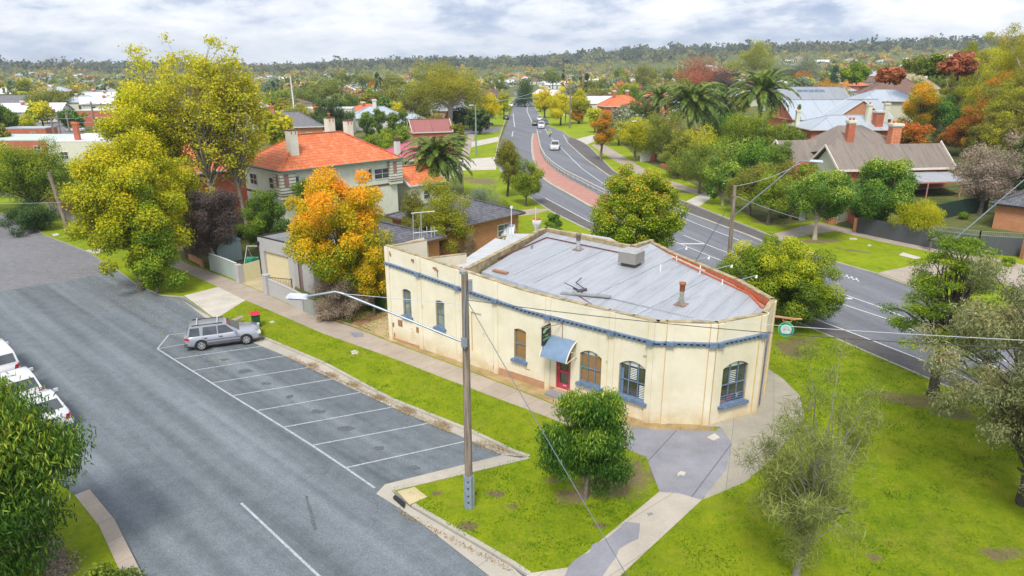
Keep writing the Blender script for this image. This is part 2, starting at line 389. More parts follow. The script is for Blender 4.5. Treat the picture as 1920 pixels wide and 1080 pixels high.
def crown(rs, cl, n, leaf, asp=.55, droop=0.0, flat=.85, out=.55, fill=.45, tgrad=0.0, zr=(0, 1), tvar=.5):
    "leaves for a set of clumps (x,y,z,r,tint)"
    w = cl[:, 3] ** 2; idx = rs.choice(len(cl), n, p=w / w.sum()); c = cl[idx]
    d = unit(rs.normal(size=(n, 3))); rad = c[:, 3] * (fill + (1 - fill) * rs.random(n) ** .6) * (1 + .25 * rs.normal(size=n) * .5)
    C = c[:, :3] + d * rad[:, None] * np.array([1, 1, flat])
    Nn = unit(d * out + rs.normal(size=(n, 3)) * (1 - out) + np.array([0, 0, .35]))
    A = unit(rs.normal(size=(n, 3)) + np.array([0, 0, -3.0 * droop]))
    if droop > .5: Nn = unit(np.cross(A, rs.normal(size=(n, 3))))
    ln = leaf * (.7 + .6 * rs.random(n))
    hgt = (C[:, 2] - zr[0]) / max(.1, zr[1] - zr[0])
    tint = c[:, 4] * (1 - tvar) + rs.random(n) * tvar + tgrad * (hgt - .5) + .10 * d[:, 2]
    return C, Nn, A, ln, ln * asp, tint
def clumps(rs, M, h, w, cb, shape, rc, lump=.2):
    out = []; zc = h * (1 + cb) / 2; rz_ = h * (1 - cb) / 2; rx = w / 2
    ph = rs.random(6) * 6.28
    while len(out) < M:
        d = rs.normal(size=3); d /= np.linalg.norm(d); u = rs.random() ** (.38)
        az = math.atan2(d[1], d[0])
        k = 1 + lump * (math.sin(2 * az + ph[0]) * .5 + math.sin(3 * az + ph[1] + 3 * d[2]) * .6 + math.sin(5 * d[2] + ph[2]) * .4)
        x, y, z = d[0] * u, d[1] * u, d[2] * u
        if shape == 'dome':
            if z < -.35: continue
            z = (z + .35) / 1.35 * 2 - 1; 
        elif shape == 'cone':
            z = 2 * rs.random() ** 1.5 - 1; q = (1 - (z + 1) / 2) ** .8; r_ = q * math.sqrt(rs.random()); x, y = r_ * math.cos(az), r_ * math.sin(az)
        elif shape == 'column':
            z = 2 * rs.random() - 1; q = math.sqrt(max(0.05, 1 - abs(z) ** 3)); r_ = q * math.sqrt(rs.random()); x, y = r_ * math.cos(az), r_ * math.sin(az)
        elif shape == 'vase':
            q = .45 + .55 * (z + 1) / 2; x *= q * 1.25; y *= q * 1.25
        elif shape == 'egg':
            q = 1.12 - .42 * (z + 1) / 2 - .1 * (z + 1); x *= q; y *= q
        elif shape == 'layer':
            lv = rs.integers(0, 6); z = -1 + 2 * (lv + .5 + .25 * rs.normal()) / 6; q = (1 - .75 * (z + 1) / 2); r_ = q * (.25 + .75 * rs.random()); x, y = r_ * math.cos(az), r_ * math.sin(az)
        rr = rc * (.7 + .6 * rs.random())
        out.append((x * (rx * k - rr * .5), y * (rx * k - rr * .5), zc + z * (rz_ * k - rr * .5) if shape not in ('cone', 'column') else zc + z * (rz_ - rr * .5), rr, rs.random()))
    return np.array(out)
def limbs(mb, rs, cl, h, cb, tr, lean=(0, 0), nmax=36, base_frac=None, fork=0):
    "tapered trunk with limbs reaching to the clumps"
    bz = (base_frac if base_frac is not None else max(.12, cb * .9)) * h
    top = h * (cb + (1 - cb) * .6)
    def tp(z): f = z / h; return Vector((lean[0] * f + .02 * h * math.sin(f * 5 + rs_ph), lean[1] * f + .02 * h * math.cos(f * 4 + rs_ph) - .02 * h, z))
    rs_ph = float(rs.random() * 6)
    zs = np.linspace(0, top, 9); r0 = [tr * (1.35 if i == 0 else 1.0) * (1 - .8 * (z / top) ** 1.1) + .01 for i, z in enumerate(zs)]
    mb.tube([tp(z) - Vector((0, 0, .15 if i == 0 else 0)) for i, z in enumerate(zs)], r0, 8, 0)
    order = rs.permutation(len(cl))[:nmax]
    for k in order:
        c = Vector(cl[k][:3]); dz = c.z - bz
        if c.z < bz * .8: zs_ = max(.3 * bz, c.z * .8)
        else: zs_ = bz + min(top - bz, max(0, dz)) * (.15 + .45 * float(rs.random()))
        a = tp(zs_); f = zs_ / top; r_ = tr * (1 - .75 * f) * (.35 + .2 * float(rs.random()))
        mid = a.lerp(c, .5) + Vector((float(rs.normal()) * .04 * h, float(rs.normal()) * .04 * h, .04 * h + float(rs.random()) * .03 * h))
        mb.tube([a, a.lerp(mid, .55), mid, mid.lerp(c, .6) + Vector((0, 0, .01 * h)), c], [r_, r_ * .8, r_ * .6, r_ * .4, r_ * .15], 5, 0, cap=False)
def tree(name, label, cat, base, h, w, leafkey, seed, cb=.3, shape='round', M=60, n=12000, leaf=.2, rc=None, tr=None, droop=0., asp=.55,
         group=None, bark=BARK, tgrad=0., nmax=36, out=.55, fill=.45, lump=.2, lean=(0, 0), tvar=.5, flat=.85, base_frac=None, parts=('trunk', 'crown'), wy=None):
    rs = np.random.default_rng(seed); root = thing(name, label, cat, base, 0, group)
    rc = rc or w * .14
    if n >= 8000 and asp > .1: leaf *= .70; n = int(n * 1.8)
    tr = tr or .022 * h + .05
    cl = clumps(rs, M, h, w, cb, shape, rc, lump)
    if lean != (0, 0): cl[:, 0] += lean[0] * cl[:, 2] / h; cl[:, 1] += lean[1] * cl[:, 2] / h
    if wy: cl[:, 1] *= wy
    mb = MB(); limbs(mb, rs, cl, h, cb, tr, lean, nmax, base_frac); mb.build(parts[0], bark, root)
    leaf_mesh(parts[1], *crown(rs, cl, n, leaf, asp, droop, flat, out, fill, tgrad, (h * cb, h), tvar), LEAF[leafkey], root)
    return root
def size_at(x, yb, yt, wpx, z0=.1):
    b = G(x, yb, z0); t = D(x, yt, b.y); return b, t.z - z0, wpx / FPX * depth((b.x, b.y, (t.z + z0) / 2))
def tpx(name, label, cat, x, yb, yt, wpx, leafkey, seed, z0=.1, dx=0, **kw):
    b, h, w = size_at(x, yb, yt, wpx, z0)
    return tree(name, label, cat, b, h, w, leafkey, seed, **kw)
def palm(name, label, x, yb, yt, wpx, seed, z0=0.1, nf=60, fruit=False, group=None, trunk_r=.38, tone='palm'):
    b, h, w = size_at(x, yb, yt, wpx, z0); rs = np.random.default_rng(seed)
    root = thing(name, label, 'palm tree', b, 0, group); th = h - w * .40
    mb = MB(); zs = np.linspace(-.1, th, 14); mb.tube([(0, 0, z) for z in zs], [trunk_r * (1.15 if i < 2 else 1) * (1 + .07 * (i % 2)) for i in range(14)], 10)
    mb.tube([(0, 0, th - .1), (0, 0, th + .5), (0, 0, th + .9)], [trunk_r * 1.5, trunk_r * 1.6, trunk_r * .7], 10); mb.build('trunk', BARK, root)
    C = []; Nn = []; A = []; ln = []; wd = []; tn = []; rb = MB()
    for i in range(nf):
        az = 2.39996 * i + rs.normal() * .1; f = i / nf; el = R(84) - f * R(100) + rs.normal() * .06; Lf = w * .56 * (.85 + .25 * rs.random()) * (1 if f < .8 else .85)
        p = np.array([math.cos(az) * trunk_r * .8, math.sin(az) * trunk_r * .8, th + .5 * (1 - f)]); pts = [p.copy()]; K = 15; e = el; hd = np.array([math.cos(az), math.sin(az), 0.])
        for k in range(K):
            e -= R(2.5 + 5.2 * k / K + 2.0 * (1 - f)); stp = Lf / K; dr = hd * math.cos(e) + np.array([0, 0, math.sin(e)]); p = p + dr * stp; pts.append(p.copy())
            sd = np.array([-hd[1], hd[0], 0.]); up = np.cross(dr, sd)
            if k < 1: continue
            q = math.sin(math.pi * min(1, (k + 1.5) / (K + 1))) ** .6
            for sgn in (-1, 1):
                for sub in (0, .5):
                    a = sd * sgn * .85 + dr * .75 - np.array([0, 0, .35]) + up * .1; a /= np.linalg.norm(a); l_ = Lf * .17 * q + .05
                    C.append(p - dr * stp * sub + a * l_ * .5); A.append(a); Nn.append(np.cross(a, dr) * sgn + rs.normal(size=3) * .1); ln.append(l_); wd.append(.12 + w * .008); tn.append(rs.random() * .5 + .3 - .3 * f + (.2 if i % 7 == 0 else 0))
        rb.tube(pts, [.05 * (1 - k / (K + 1)) + .01 for k in range(K + 1)], 4, 0, cap=False)
    leaf_mesh('frond', np.array(C), unit(np.array(Nn)), np.array(A), np.array(ln), np.array(wd), np.array(tn), PALM, root)
    rb.build('rachis', PALMR, root)
    if fruit:
        fb = MB()
        for k in range(9):
            az = k * .7 + .2; c = Vector((math.cos(az) * (trunk_r + .75), math.sin(az) * (trunk_r + .75), th - .25 + .2 * math.sin(k * 2)))
            for j in range(14):
                q = c + Vector(rs.normal(size=3) * np.array([.25, .25, .3])); fb.tube([(0 + .6 * c.x, .6 * c.y, th + .3), q], [.03, .02], 4, 0, cap=False); fb.lathe([(0.02, -.14), (.14, -.05), (.14, .06), (.02, .14)], q, 6)
        fb.build('fruit_cluster', plain('palm_fruit', (.75, .22, .02), .6), root)
    return root
PALM = leafmat('leaf_palm', [(0, (.035, .075, .01)), (.5, (.11, .18, .02)), (1, (.30, .35, .05))], hue=0, rough=.4, transl=.15)
PALMR = plain('palm_rachis', (.22, .24, .07), .6)
# ------------------------------------------------------------------ the setting
def grass_mat(name, spots=(), base=((.10, .18, .005), (.22, .30, .007), (.34, .38, .012)), dry=(.40, .33, .06), dirt=(.22, .16, .10), dryamt=.35):
    m, nt, b = newmat(name); inp(b, 'Roughness', .9); inp(b, 'Specular IOR Level', .15)
    big = noise(nt, .16, 5, .6); mid = noise(nt, 1.1, 6, .65); fine = noise(nt, 7, 5, .75); vf = noise(nt, 26, 3, .7)
    f = math_(nt, 'ADD', math_(nt, 'ADD', math_(nt, 'MULTIPLY', big, .25), math_(nt, 'MULTIPLY', mid, .30)), math_(nt, 'ADD', math_(nt, 'MULTIPLY', fine, .25), math_(nt, 'MULTIPLY', vf, .20)))
    c = ramp(nt, f, [(.38, base[0]), (.49, base[1]), (.62, base[2])])
    c = mixc(nt, mapr(nt, math_(nt, 'ADD', math_(nt, 'MULTIPLY', noise(nt, .45, 6, .7), .6), math_(nt, 'MULTIPLY', noise(nt, 5, 4, .7), .4)), .50, .66, 0, dryamt), c, dry)
    if spots:
        tc = nt.nodes.new('ShaderNodeTexCoord').outputs['Object']; nz = math_(nt, 'MULTIPLY', math_(nt, 'ADD', noise(nt, 1.3, 6, .7), math_(nt, 'MULTIPLY', noise(nt, 9, 4, .7), .5)), 1.0)
        for (x, y, rx, ry, rot) in spots:
            mp = nt.nodes.new('ShaderNodeMapping'); mp.vector_type = 'TEXTURE'; nt.links.new(tc, mp.inputs[0]); mp.inputs['Location'].default_value = (x, y, 0.1); mp.inputs['Rotation'].default_value = (0, 0, rot); mp.inputs['Scale'].default_value = (rx, ry, 1)
            ln = nt.nodes.new('ShaderNodeVectorMath'); ln.operation = 'LENGTH'; nt.links.new(mp.outputs[0], ln.inputs[0])
            k = math_(nt, 'SUBTRACT', math_(nt, 'ADD', 1.0, math_(nt, 'MULTIPLY', math_(nt, 'SUBTRACT', nz, .72), 2.2)), ln.outputs['Value'])
            c = mixc(nt, mapr(nt, k, -.05, .45, 0, .9), c, mixc(nt, fine, tuple(x_ * .6 for x_ in dirt), tuple(min(1, x_ * 1.4) for x_ in dirt)))
    nt.links.new(c, b.inputs['Base Color'])
    bump(nt, b, math_(nt, 'ADD', math_(nt, 'MULTIPLY', fine, .6), math_(nt, 'MULTIPLY', vf, .5)), 1.0, .12)
    return m
def spot(x, y, rx, ry, rot=0): p = G(x, y, .1); return (p.x, p.y, rx, ry, rot)
M_GROUND = grass_mat('suburb_ground', base=((.05, .07, .02), (.12, .14, .035), (.21, .21, .06)), dry=(.28, .22, .14), dryamt=.5)
M_GRASS = grass_mat('grass', [spot(1160, 897, 2.1, 1.2, .5), spot(1075, 930, .8, .5, .3), spot(1720, 752, 2.2, .8, -.4), spot(1790, 775, 1.2, .7, 0), spot(1640, 1045, .35, .25), spot(1500, 640, 1.0, .8, 0),
    spot(880, 985, .45, .3), spot(930, 925, .35, .2), spot(640, 600, 2.2, 1.0, -.7), spot(700, 585, 1.2, .8, -.7), spot(1480, 655, .8, 1.6), spot(455, 605, .8, .25, -.7), spot(1125, 985, .3, .2), spot(1880, 1040, .8, .4),
    spot(905, 340, 2.6, 3.2), spot(870, 335, 2, 2), spot(960, 950, .3, .2), spot(1040, 900, .4, .3), spot(820, 925, .3, .2)], dryamt=.4)
M_LUSH = grass_mat('lush_grass', [spot(1530, 452, 3.2, 1.0, .1), spot(1600, 470, 1.8, .35, -.6), spot(1450, 420, 2.5, .9, -.5), spot(1290, 360, 2, 1, 0), spot(1730, 495, 1.2, .4, -.6)], base=((.12, .20, .006), (.24, .32, .008), (.36, .41, .01)), dryamt=.2)

def asphalt(name, lo, hi, streak=None, grain=.5, speck=0):
    m, nt, b = newmat(name); inp(b, 'Roughness', .82); inp(b, 'Specular IOR Level', .35)
    big = noise(nt, .13, 5, .6); fine = noise(nt, 24, 3, .75); mid = noise(nt, 1.6, 6, .7)
    f = math_(nt, 'ADD', math_(nt, 'MULTIPLY', big, .18), math_(nt, 'MULTIPLY', mid, .36))
    f = math_(nt, 'ADD', f, math_(nt, 'MULTIPLY', fine, .46))
    if streak is not None:
        s1 = noise(nt, .55, 4, .55, stretch=(.035, 1, 1), rot=streak); s2 = noise(nt, 1.5, 3, .5, stretch=(.03, 1, 1), rot=streak, loc=(3, 5, 0))
        f = math_(nt, 'ADD', math_(nt, 'MULTIPLY', f, .52), math_(nt, 'ADD', math_(nt, 'MULTIPLY', s1, .28), math_(nt, 'MULTIPLY', s2, .20)))
    c = ramp(nt, f, [(.40, lo), (.5, tuple((a + b_) / 2 for a, b_ in zip(lo, hi))), (.60, hi)])
    c = mixc(nt, mapr(nt, noise(nt, 11, 3, .8), .42, .60, .35, 0), c, tuple(x * .55 for x in lo))
    if speck: c = mixc(nt, mapr(nt, noise(nt, 60, 1), .70, .76, 0, speck), c, (.55, .56, .56))
    c = mixc(nt, mapr(nt, noise(nt, .5, 6, .75, loc=(11, 3, 0), stretch=(1, 1, 1)), .62, .76, 0, .25), c, tuple(x * .75 for x in lo))
    vo = nt.nodes.new('ShaderNodeTexVoronoi'); vo.feature = 'DISTANCE_TO_EDGE'; vo.inputs['Scale'].default_value = .22
    tcv = nt.nodes.new('ShaderNodeTexCoord').outputs['Object']; nz = nt.nodes.new('ShaderNodeTexNoise'); nz.inputs['Scale'].default_value = 1.6; nz.inputs['Detail'].default_value = 6; nt.links.new(tcv, nz.inputs['Vector'])
    vm = nt.nodes.new('ShaderNodeVectorMath'); vm.operation = 'MULTIPLY_ADD'; nt.links.new(nz.outputs['Color'], vm.inputs[0]); vm.inputs[1].default_value = (1.6, 1.6, 0); nt.links.new(tcv, vm.inputs[2]); nt.links.new(vm.outputs[0], vo.inputs['Vector'])
    crk = math_(nt, 'MULTIPLY', mapr(nt, vo.outputs['Distance'], .0, .006, 1, 0), mapr(nt, noise(nt, .12, 3, .5, loc=(2, 8, 0), stretch=(1, 1, 1)), .48, .6, 0, .55))
    c = mixc(nt, crk, c, tuple(x * .5 for x in lo))
    nt.links.new(c, b.inputs['Base Color']); bump(nt, b, fine, grain, .02)
    return m
SD = math.atan2(-20.5, 22.7)
M_ASPH = asphalt('street_asphalt', (.085, .10, .115), (.25, .285, .315), streak=-SD, speck=.5)
M_OLD = asphalt('old_asphalt', (.15, .15, .165), (.28, .275, .29), speck=.2)
M_ROAD = asphalt('road_asphalt', (.14, .145, .165), (.245, .25, .28), streak=R(75))
M_ROAD2 = asphalt('shoulder_asphalt', (.10, .09, .09), (.18, .165, .16))
def concrete(name, c, joint=None, rot=0.0, var=.16, stain=(.27, .21, .14), st=.3, jw=.02):
    m, nt, b = newmat(name); inp(b, 'Roughness', .85); inp(b, 'Specular IOR Level', .3)
    f = math_(nt, 'ADD', math_(nt, 'MULTIPLY', noise(nt, .7, 6, .65), .6), math_(nt, 'MULTIPLY', noise(nt, 14, 4, .7), .4))
    col = ramp(nt, f, [(.36, tuple(x * (1 - var) for x in c)), (.64, tuple(min(1, x * (1 + var)) for x in c))])
    col = mixc(nt, mapr(nt, noise(nt, .5, 7, .75, loc=(7, 1, 0)), .52, .72, 0, st), col, stain)
    if joint:
        tc = nt.nodes.new('ShaderNodeTexCoord').outputs['Object']; mp = nt.nodes.new('ShaderNodeMapping'); nt.links.new(tc, mp.inputs[0]); mp.inputs['Rotation'].default_value = (0, 0, rot)
        sp = nt.nodes.new('ShaderNodeSeparateXYZ'); nt.links.new(mp.outputs[0], sp.inputs[0])
        j = math_(nt, 'LESS_THAN', math_(nt, 'FRACT', math_(nt, 'DIVIDE', sp.outputs[0], joint)), jw / joint)
        wn = nt.nodes.new('ShaderNodeTexWhiteNoise'); wn.noise_dimensions = '1D'; nt.links.new(math_(nt, 'FLOOR', math_(nt, 'DIVIDE', sp.outputs[0], joint)), wn.inputs['W'])
        col = mixc(nt, math_(nt, 'MULTIPLY', wn.outputs['Value'], .3), col, tuple(x * .72 for x in c))
        col = mixc(nt, math_(nt, 'MULTIPLY', j, .75), col, tuple(x * .35 for x in c))
    nt.links.new(col, b.inputs['Base Color']); bump(nt, b, noise(nt, 30, 3), .2, .01)
    return m
M_PATH = concrete('path_concrete', (.40, .335, .275), 1.5, -SD)
M_KERB = concrete('kerb_concrete', (.44, .405, .345), 2.4, -SD, st=.45)
M_PALE = concrete('pale_concrete', (.52, .48, .42), st=.1)
M_APRON = concrete('grey_apron', (.26, .26, .295), 2.6, R(35), var=.2, st=.35, stain=(.34, .31, .26), jw=.05)
M_BPATH = concrete('front_path_concrete', (.47, .42, .36), 1.6, R(50), st=.2)
M_LINE = plain('line_paint', (.62, .63, .64), .7, var=.2, scale=8)
M_LINEW = plain('line_paint_worn', (.38, .41, .44), .75, var=.3, scale=7)
M_DIRT = concrete('bare_dirt', (.36, .26, .13), var=.4, stain=(.2, .22, .05), st=.6)

# the land: one sheet to the horizon
def ground():
    xs = np.concatenate([-np.geomspace(6000, 160, 26), np.arange(-150, 151, 15), np.geomspace(160, 6000, 26)])
    ys = np.concatenate([np.arange(-60, 451, 15), np.geomspace(465, 7500, 44)])
    V = []; F = []; nx = len(xs)
    for y in ys:
        for x in xs: V.append((x, y, T(x, y)))
    for j in range(len(ys) - 1):
        for i in range(nx - 1): F.append((j * nx + i, j * nx + i + 1, (j + 1) * nx + i + 1, (j + 1) * nx + i))
    mb = MB(); mb.add(V, F, 0, True); o = mb.build('ground', M_GROUND); o.location.z = -.012
    tag(o, kind='structure')
ground()
def P(pts, z=0.0): return [tuple(G(x, y, z)[:2]) for x, y in pts]
def sheet(name, pts, z, mat, world=False):
    mb = MB(); mb.sheet(pts if world else P(pts, z), z); return tag(mb.build(name, mat), kind='structure')
def slab(name, pts, z1, mat, z0=0.0, world=False, side=None):
    mb = MB(); mb.prism(pts if world else P(pts, z1), z0, z1, 0, 1 if side else 0); return tag(mb.build(name, [mat, side or mat]), kind='structure')

KA = [(402, 599), (480, 627), (605, 680), (730, 747), (880, 807), (960, 845), (991, 856), (735, 916), (772, 947), (960, 1057), (990, 1077)]   # grass edge, near block
KAo = [(340, 562), (402, 609), (434, 626), (495, 651), (539, 669), (627, 713), (737, 764), (805, 794), (855, 814), (942, 853)]             # outer edge of its gutter
SE = [(15, 402), (87, 441), (162, 470), (225, 509), (258, 534), (300, 552), (345, 556)]
MRn = [(2600, 1200), (2100, 905), (1910, 778), (1765, 718), (1635, 662), (1570, 634), (1457, 587), (1290, 508), (1100, 428), (1035, 396), (1005, 376), (960, 345), (933, 310), (930, 292), (936, 262), (943, 240), (957, 200), (968, 182)]
# street (left) and its older seal
sheet('street', [(-900, 300), (15, 380), (345, 530), (1000, 840), (1150, 1150), (1500, 1900), (-1500, 1900), (-2500, 700)], .004, M_ASPH)
sheet('street_old_seal', [(-700, 640), (0, 546), (120, 528), (226, 507), (300, 540), (200, 440), (15, 380), (-900, 300)], .008, M_OLD)
# main road, shoulders, lanes
sheet('main_road', [(962, 172), (968, 186), (940, 262), (925, 300), (960, 360), (1005, 384), (1300, 520), (1640, 670), (1920, 790), (2600, 1210), (2600, 760), (2200, 740), (1935, 640), (1715, 537), (1565, 490), (1430, 432), (1285, 376), (1200, 346), (1150, 316), (1100, 270), (1062, 250), (1027, 232), (1010, 212), (1000, 196), (992, 180), (992, 172)], .006, M_ROAD)
sheet('road_shoulder', [(1020, 371), (1104, 415), (1280, 492), (1507, 590), (1622, 633), (1735, 677), (1920, 760), (2600, 1120), (2600, 1200), (1910, 776), (1765, 717), (1635, 661), (1457, 586), (1290, 507), (1100, 427), (1035, 395), (1005, 375)], .010, M_ROAD2)
sheet('service_lane', [(1062, 268), (1100, 300), (1140, 328), (1200, 356), (1285, 396), (1407, 440), (1440, 452), (1437, 437), (1285, 378), (1200, 349), (1150, 319), (1105, 274), (1085, 262), (1068, 258)], .011, M_ROAD2)
# raised blocks of grass behind the kerbs
slab('grass_block', SE + KA + [(1100, 1180), (1300, 1500), (3000, 1500)] + MRn + [(700, 186), (-200, 200), (-900, 262), (-400, 350)], .10, M_GRASS, side=M_KERB)
FB = [(1003, 182), (1000, 196), (1012, 215), (1029, 236), (1057, 247), (1068, 256), (1085, 261), (1106, 274), (1151, 319), (1200, 348), (1285, 377), (1435, 436), (1470, 453), (1565, 489), (1647, 512), (1715, 537), (1800, 572), (1930, 636), (2200, 745), (2600, 900)]
slab('far_verge', FB + [(3600, 760), (3000, 420), (2000, 250), (1500, 200), (1100, 180)], .10, M_LUSH, side=M_KERB)
slab('corner_grass', [(140, 928), (185, 985), (230, 1082), (330, 1300), (-600, 1500), (-900, 1000), (-500, 840), (60, 865)], .10, M_GRASS, side=M_KERB)
def strip(name, line, w, z, mat, side=1, h0=0.0):
    "a raised or flat band beside a line of photo points"
    p = [Vector(G(x, y, z)) for x, y in line]; q = []
    for i, a in enumerate(p):
        d = (p[min(i + 1, len(p) - 1)] - p[max(i - 1, 0)]).normalized(); q.append(a + Vector((-d.y, d.x, 0)) * w * side)
    poly = [tuple(a[:2]) for a in p] + [tuple(a[:2]) for a in q[::-1]]
    mb = MB()
    for i in range(len(p) - 1):
        pl = [tuple(p[i][:2]), tuple(p[i + 1][:2]), tuple(q[i + 1][:2]), tuple(q[i][:2])]
        mb.prism(pl, h0, z)
    return tag(mb.build(name, mat), kind='structure')
strip('kerb', KA[:7], .17, .125, M_KERB, 1); strip('kerb', KA[6:8], .16, .125, M_KERB, 1, 0)
strip('kerb', KA[8:], .17, .125, M_KERB, 1)
gut = MB()
inner = P(KA[:7], .02); outer = P(KAo, .02)
gut.sheet(outer + inner[::-1], .02); gut.sheet(P([(991, 862), (735, 922), (705, 926), (722, 908), (942, 853)], .02), .024)
gut.sheet(P([(705, 926), (735, 922), (772, 953), (960, 1063), (1100, 1190), (1040, 1200), (915, 1078), (817, 1002), (760, 960)], .02), .028)
tag(gut.build('gutter', M_KERB), kind='structure')
strip('kerb', MRn[1:9], .16, .13, M_KERB, 1); strip('kerb', MRn[8:], .2, .13, M_KERB, 1)
strip('kerb', FB[:10], .22, .13, M_KERB, -1); strip('kerb', FB[9:], .18, .13, M_KERB, -1)
strip('lane_divider', [(1057, 252), (1066, 268), (1100, 298), (1142, 328), (1200, 357), (1285, 396), (1407, 441), (1440, 455)], .30, .09, M_KERB, -1)
strip('kerb', [(140, 928), (185, 985), (230, 1082), (330, 1300)], .55, .115, M_PATH, 1)
# paths and driveways
Z = .104
OUT_ = [(316, 628), (295, 654), (325, 673), (360, 695), (397, 718), (435, 742), (481, 770), (531, 801), (585, 835), (648, 877), (703, 915)]
sheet('footpath', [(85, 380), (130, 388), (240, 440), (355, 496), (376, 503), (452, 531), (501, 552), (565, 582), (597, 593), (660, 613), (732, 641), (867, 691), (960, 727), (1034, 757), (1090, 775), (1180, 800), (1178, 842), (1100, 812), (1027, 782), (960, 757), (830, 708), (727, 668), (605, 625), (480, 571), (460, 563), (409, 538), (351, 512), (250, 470), (162, 431), (90, 392)], Z, M_PATH)
sheet('dirt_edge', [(597, 590), (660, 611), (732, 639), (867, 689), (960, 725), (1034, 755), (1180, 812), (1240, 812), (1340, 812), (1337, 795), (1220, 790), (1040, 730), (860, 672), (737, 630), (640, 585)], Z - .002, M_DIRT)
sheet('driveway_apron', [(345, 554), (409, 538), (460, 563), (404, 598)], Z + .004, M_PALE)
sheet('driveway', [(452, 530), (478, 512), (560, 520), (545, 560), (501, 551)], Z + .004, concrete('driveway_tan', (.45, .38, .24), st=.4))
sheet('side_yard', [(672, 606), (738, 578), (760, 640), (732, 640)], Z + .004, concrete('yard_tan', (.48, .36, .20), st=.4))
sheet('brick_edging', [(659, 606), (700, 588), (738, 588), (672, 611)], Z + .008, brick('edging_brick', (.35, .12, .07), (.42, .16, .1), (.3, .25, .2)))
slab('apron', [(1180, 800), (1240, 806), (1340, 808), (1352, 800), (1372, 830), (1362, 880), (1330, 920), (1315, 937), (1274, 925), (1237, 922), (1212, 857), (1176, 842)], .108, M_APRON, .09)
sheet('footpath', [(1325, 800), (1337, 792), (1415, 768), (1430, 738), (1439, 690), (1468, 710), (1500, 742), (1508, 775), (1495, 805), (1440, 868), (1395, 905), (1318, 937), (1330, 915), (1362, 880), (1372, 830), (1350, 800)], Z, concrete('side_path_concrete', (.36, .33, .27), 1.9, R(20), st=.4))
sheet('footpath', [(1237, 921), (1274, 924), (1317, 936), (1160, 1082), (1050, 1190), (920, 1190), (990, 1075), (1065, 1064)], Z + .002, M_BPATH)
def blotch(name, pts, z, mat, seed=1, j=.25, n=8):
    "an irregular painted or stained patch"
    rs = random.Random(seed); w = P(pts, z); out = []
    for i in range(len(w)):
        a, b_ = w[i], w[(i + 1) % len(w)]; ln = math.dist(a, b_); k = max(1, int(ln / .35)) if ln > .7 else 1
        for q in range(k):
            t = q / k; out.append((a[0] + (b_[0] - a[0]) * t + (rs.uniform(-j, j) * .5 if q else 0), a[1] + (b_[1] - a[1]) * t + (rs.uniform(-j, j) * .5 if q else 0)))
    return sheet(name, out, z, mat, True)
M_SKID = plain('tyre_rubber', (.105, .12, .13), .8, var=.35, scale=9)
blotch('tyre_mark', [(572, 930), (577, 930), (584, 952), (590, 972), (596, 992), (588, 994), (583, 975), (576, 952)], .012, M_SKID, 4, .08)
M_OIL = plain('oil_spot', (.10, .115, .125), .6, var=.35, scale=9)
for k in range(9):
    a = G(*OUT_[k + 1], .012); b = G(*OUT_[k + 2], .012); c_ = (a + b) / 2 + Vector((2.2, .75, 0)); rq = random.Random(k); mb_ = MB(); rr_ = .16 + .14 * rq.random()
    mb_.sheet([(c_.x + rr_ * (1 + .35 * rq.uniform(-1, 1)) * 1.5 * math.cos(t * .6283), c_.y + rr_ * (1 + .35 * rq.uniform(-1, 1)) * math.sin(t * .6283)) for t in range(10)], .0085); tag(mb_.build('oil_spot', M_OIL), kind='structure')
blotch('painted_patch', [(1066, 1062), (1172, 978), (1200, 981), (1197, 1010), (1160, 1030), (1130, 1080), (1080, 1180), (1000, 1170)], .112, M_APRON, 3, .2)
blotch('bare_patch', [(1340, 812), (1350, 820), (1338, 826), (1325, 820)], .114, M_PALE, 5, .1); blotch('bare_patch', [(1270, 888), (1276, 883), (1286, 885), (1283, 892), (1275, 890), (1271, 893)], .114, M_PALE, 6, .1)
blotch('stain_patch', [(655, 622), (680, 624), (682, 631), (664, 632)], .112, M_APRON, 7, .1)
sheet('footpath', [(1440, 441), (1490, 428), (1530, 417), (1600, 430), (1665, 445), (1760, 466), (1850, 482), (1960, 505), (1960, 520), (1880, 500), (1760, 475), (1665, 456), (1600, 441), (1567, 433), (1520, 440), (1452, 452)], Z, M_PATH)
sheet('driveway', [(1647, 511), (1700, 500), (1745, 491), (1800, 480), (1960, 520), (1960, 560), (1850, 520), (1790, 500), (1715, 536)], Z + .004, M_PATH)
sheet('footpath', [(1108, 272), (1128, 268), (1230, 330), (1330, 362), (1330, 371), (1220, 341), (1150, 300)], Z, M_PATH); sheet('driveway', [(1285, 378), (1322, 360), (1340, 366), (1310, 388)], Z + .004, M_PALE)
sheet('driveway', [(1080, 261), (1112, 253), (1130, 258), (1100, 271)], Z + .004, M_PALE)
sheet('driveway', [(856, 300), (932, 294), (930, 318), (845, 320)], Z, M_PALE); sheet('footpath', [(880, 246), (892, 246), (877, 300), (862, 296)], Z + .003, M_PATH)
sheet('driveway', [(884, 266), (935, 256), (935, 265), (884, 276)], Z + .006, M_PALE); sheet('side_street', [(800, 250), (870, 242), (940, 237), (936, 247), (870, 253), (800, 262)], Z + .006, M_OLD)
sheet('driveway', [(940, 400), (1000, 391), (1035, 392), (1000, 402), (945, 408)], Z, M_PATH)
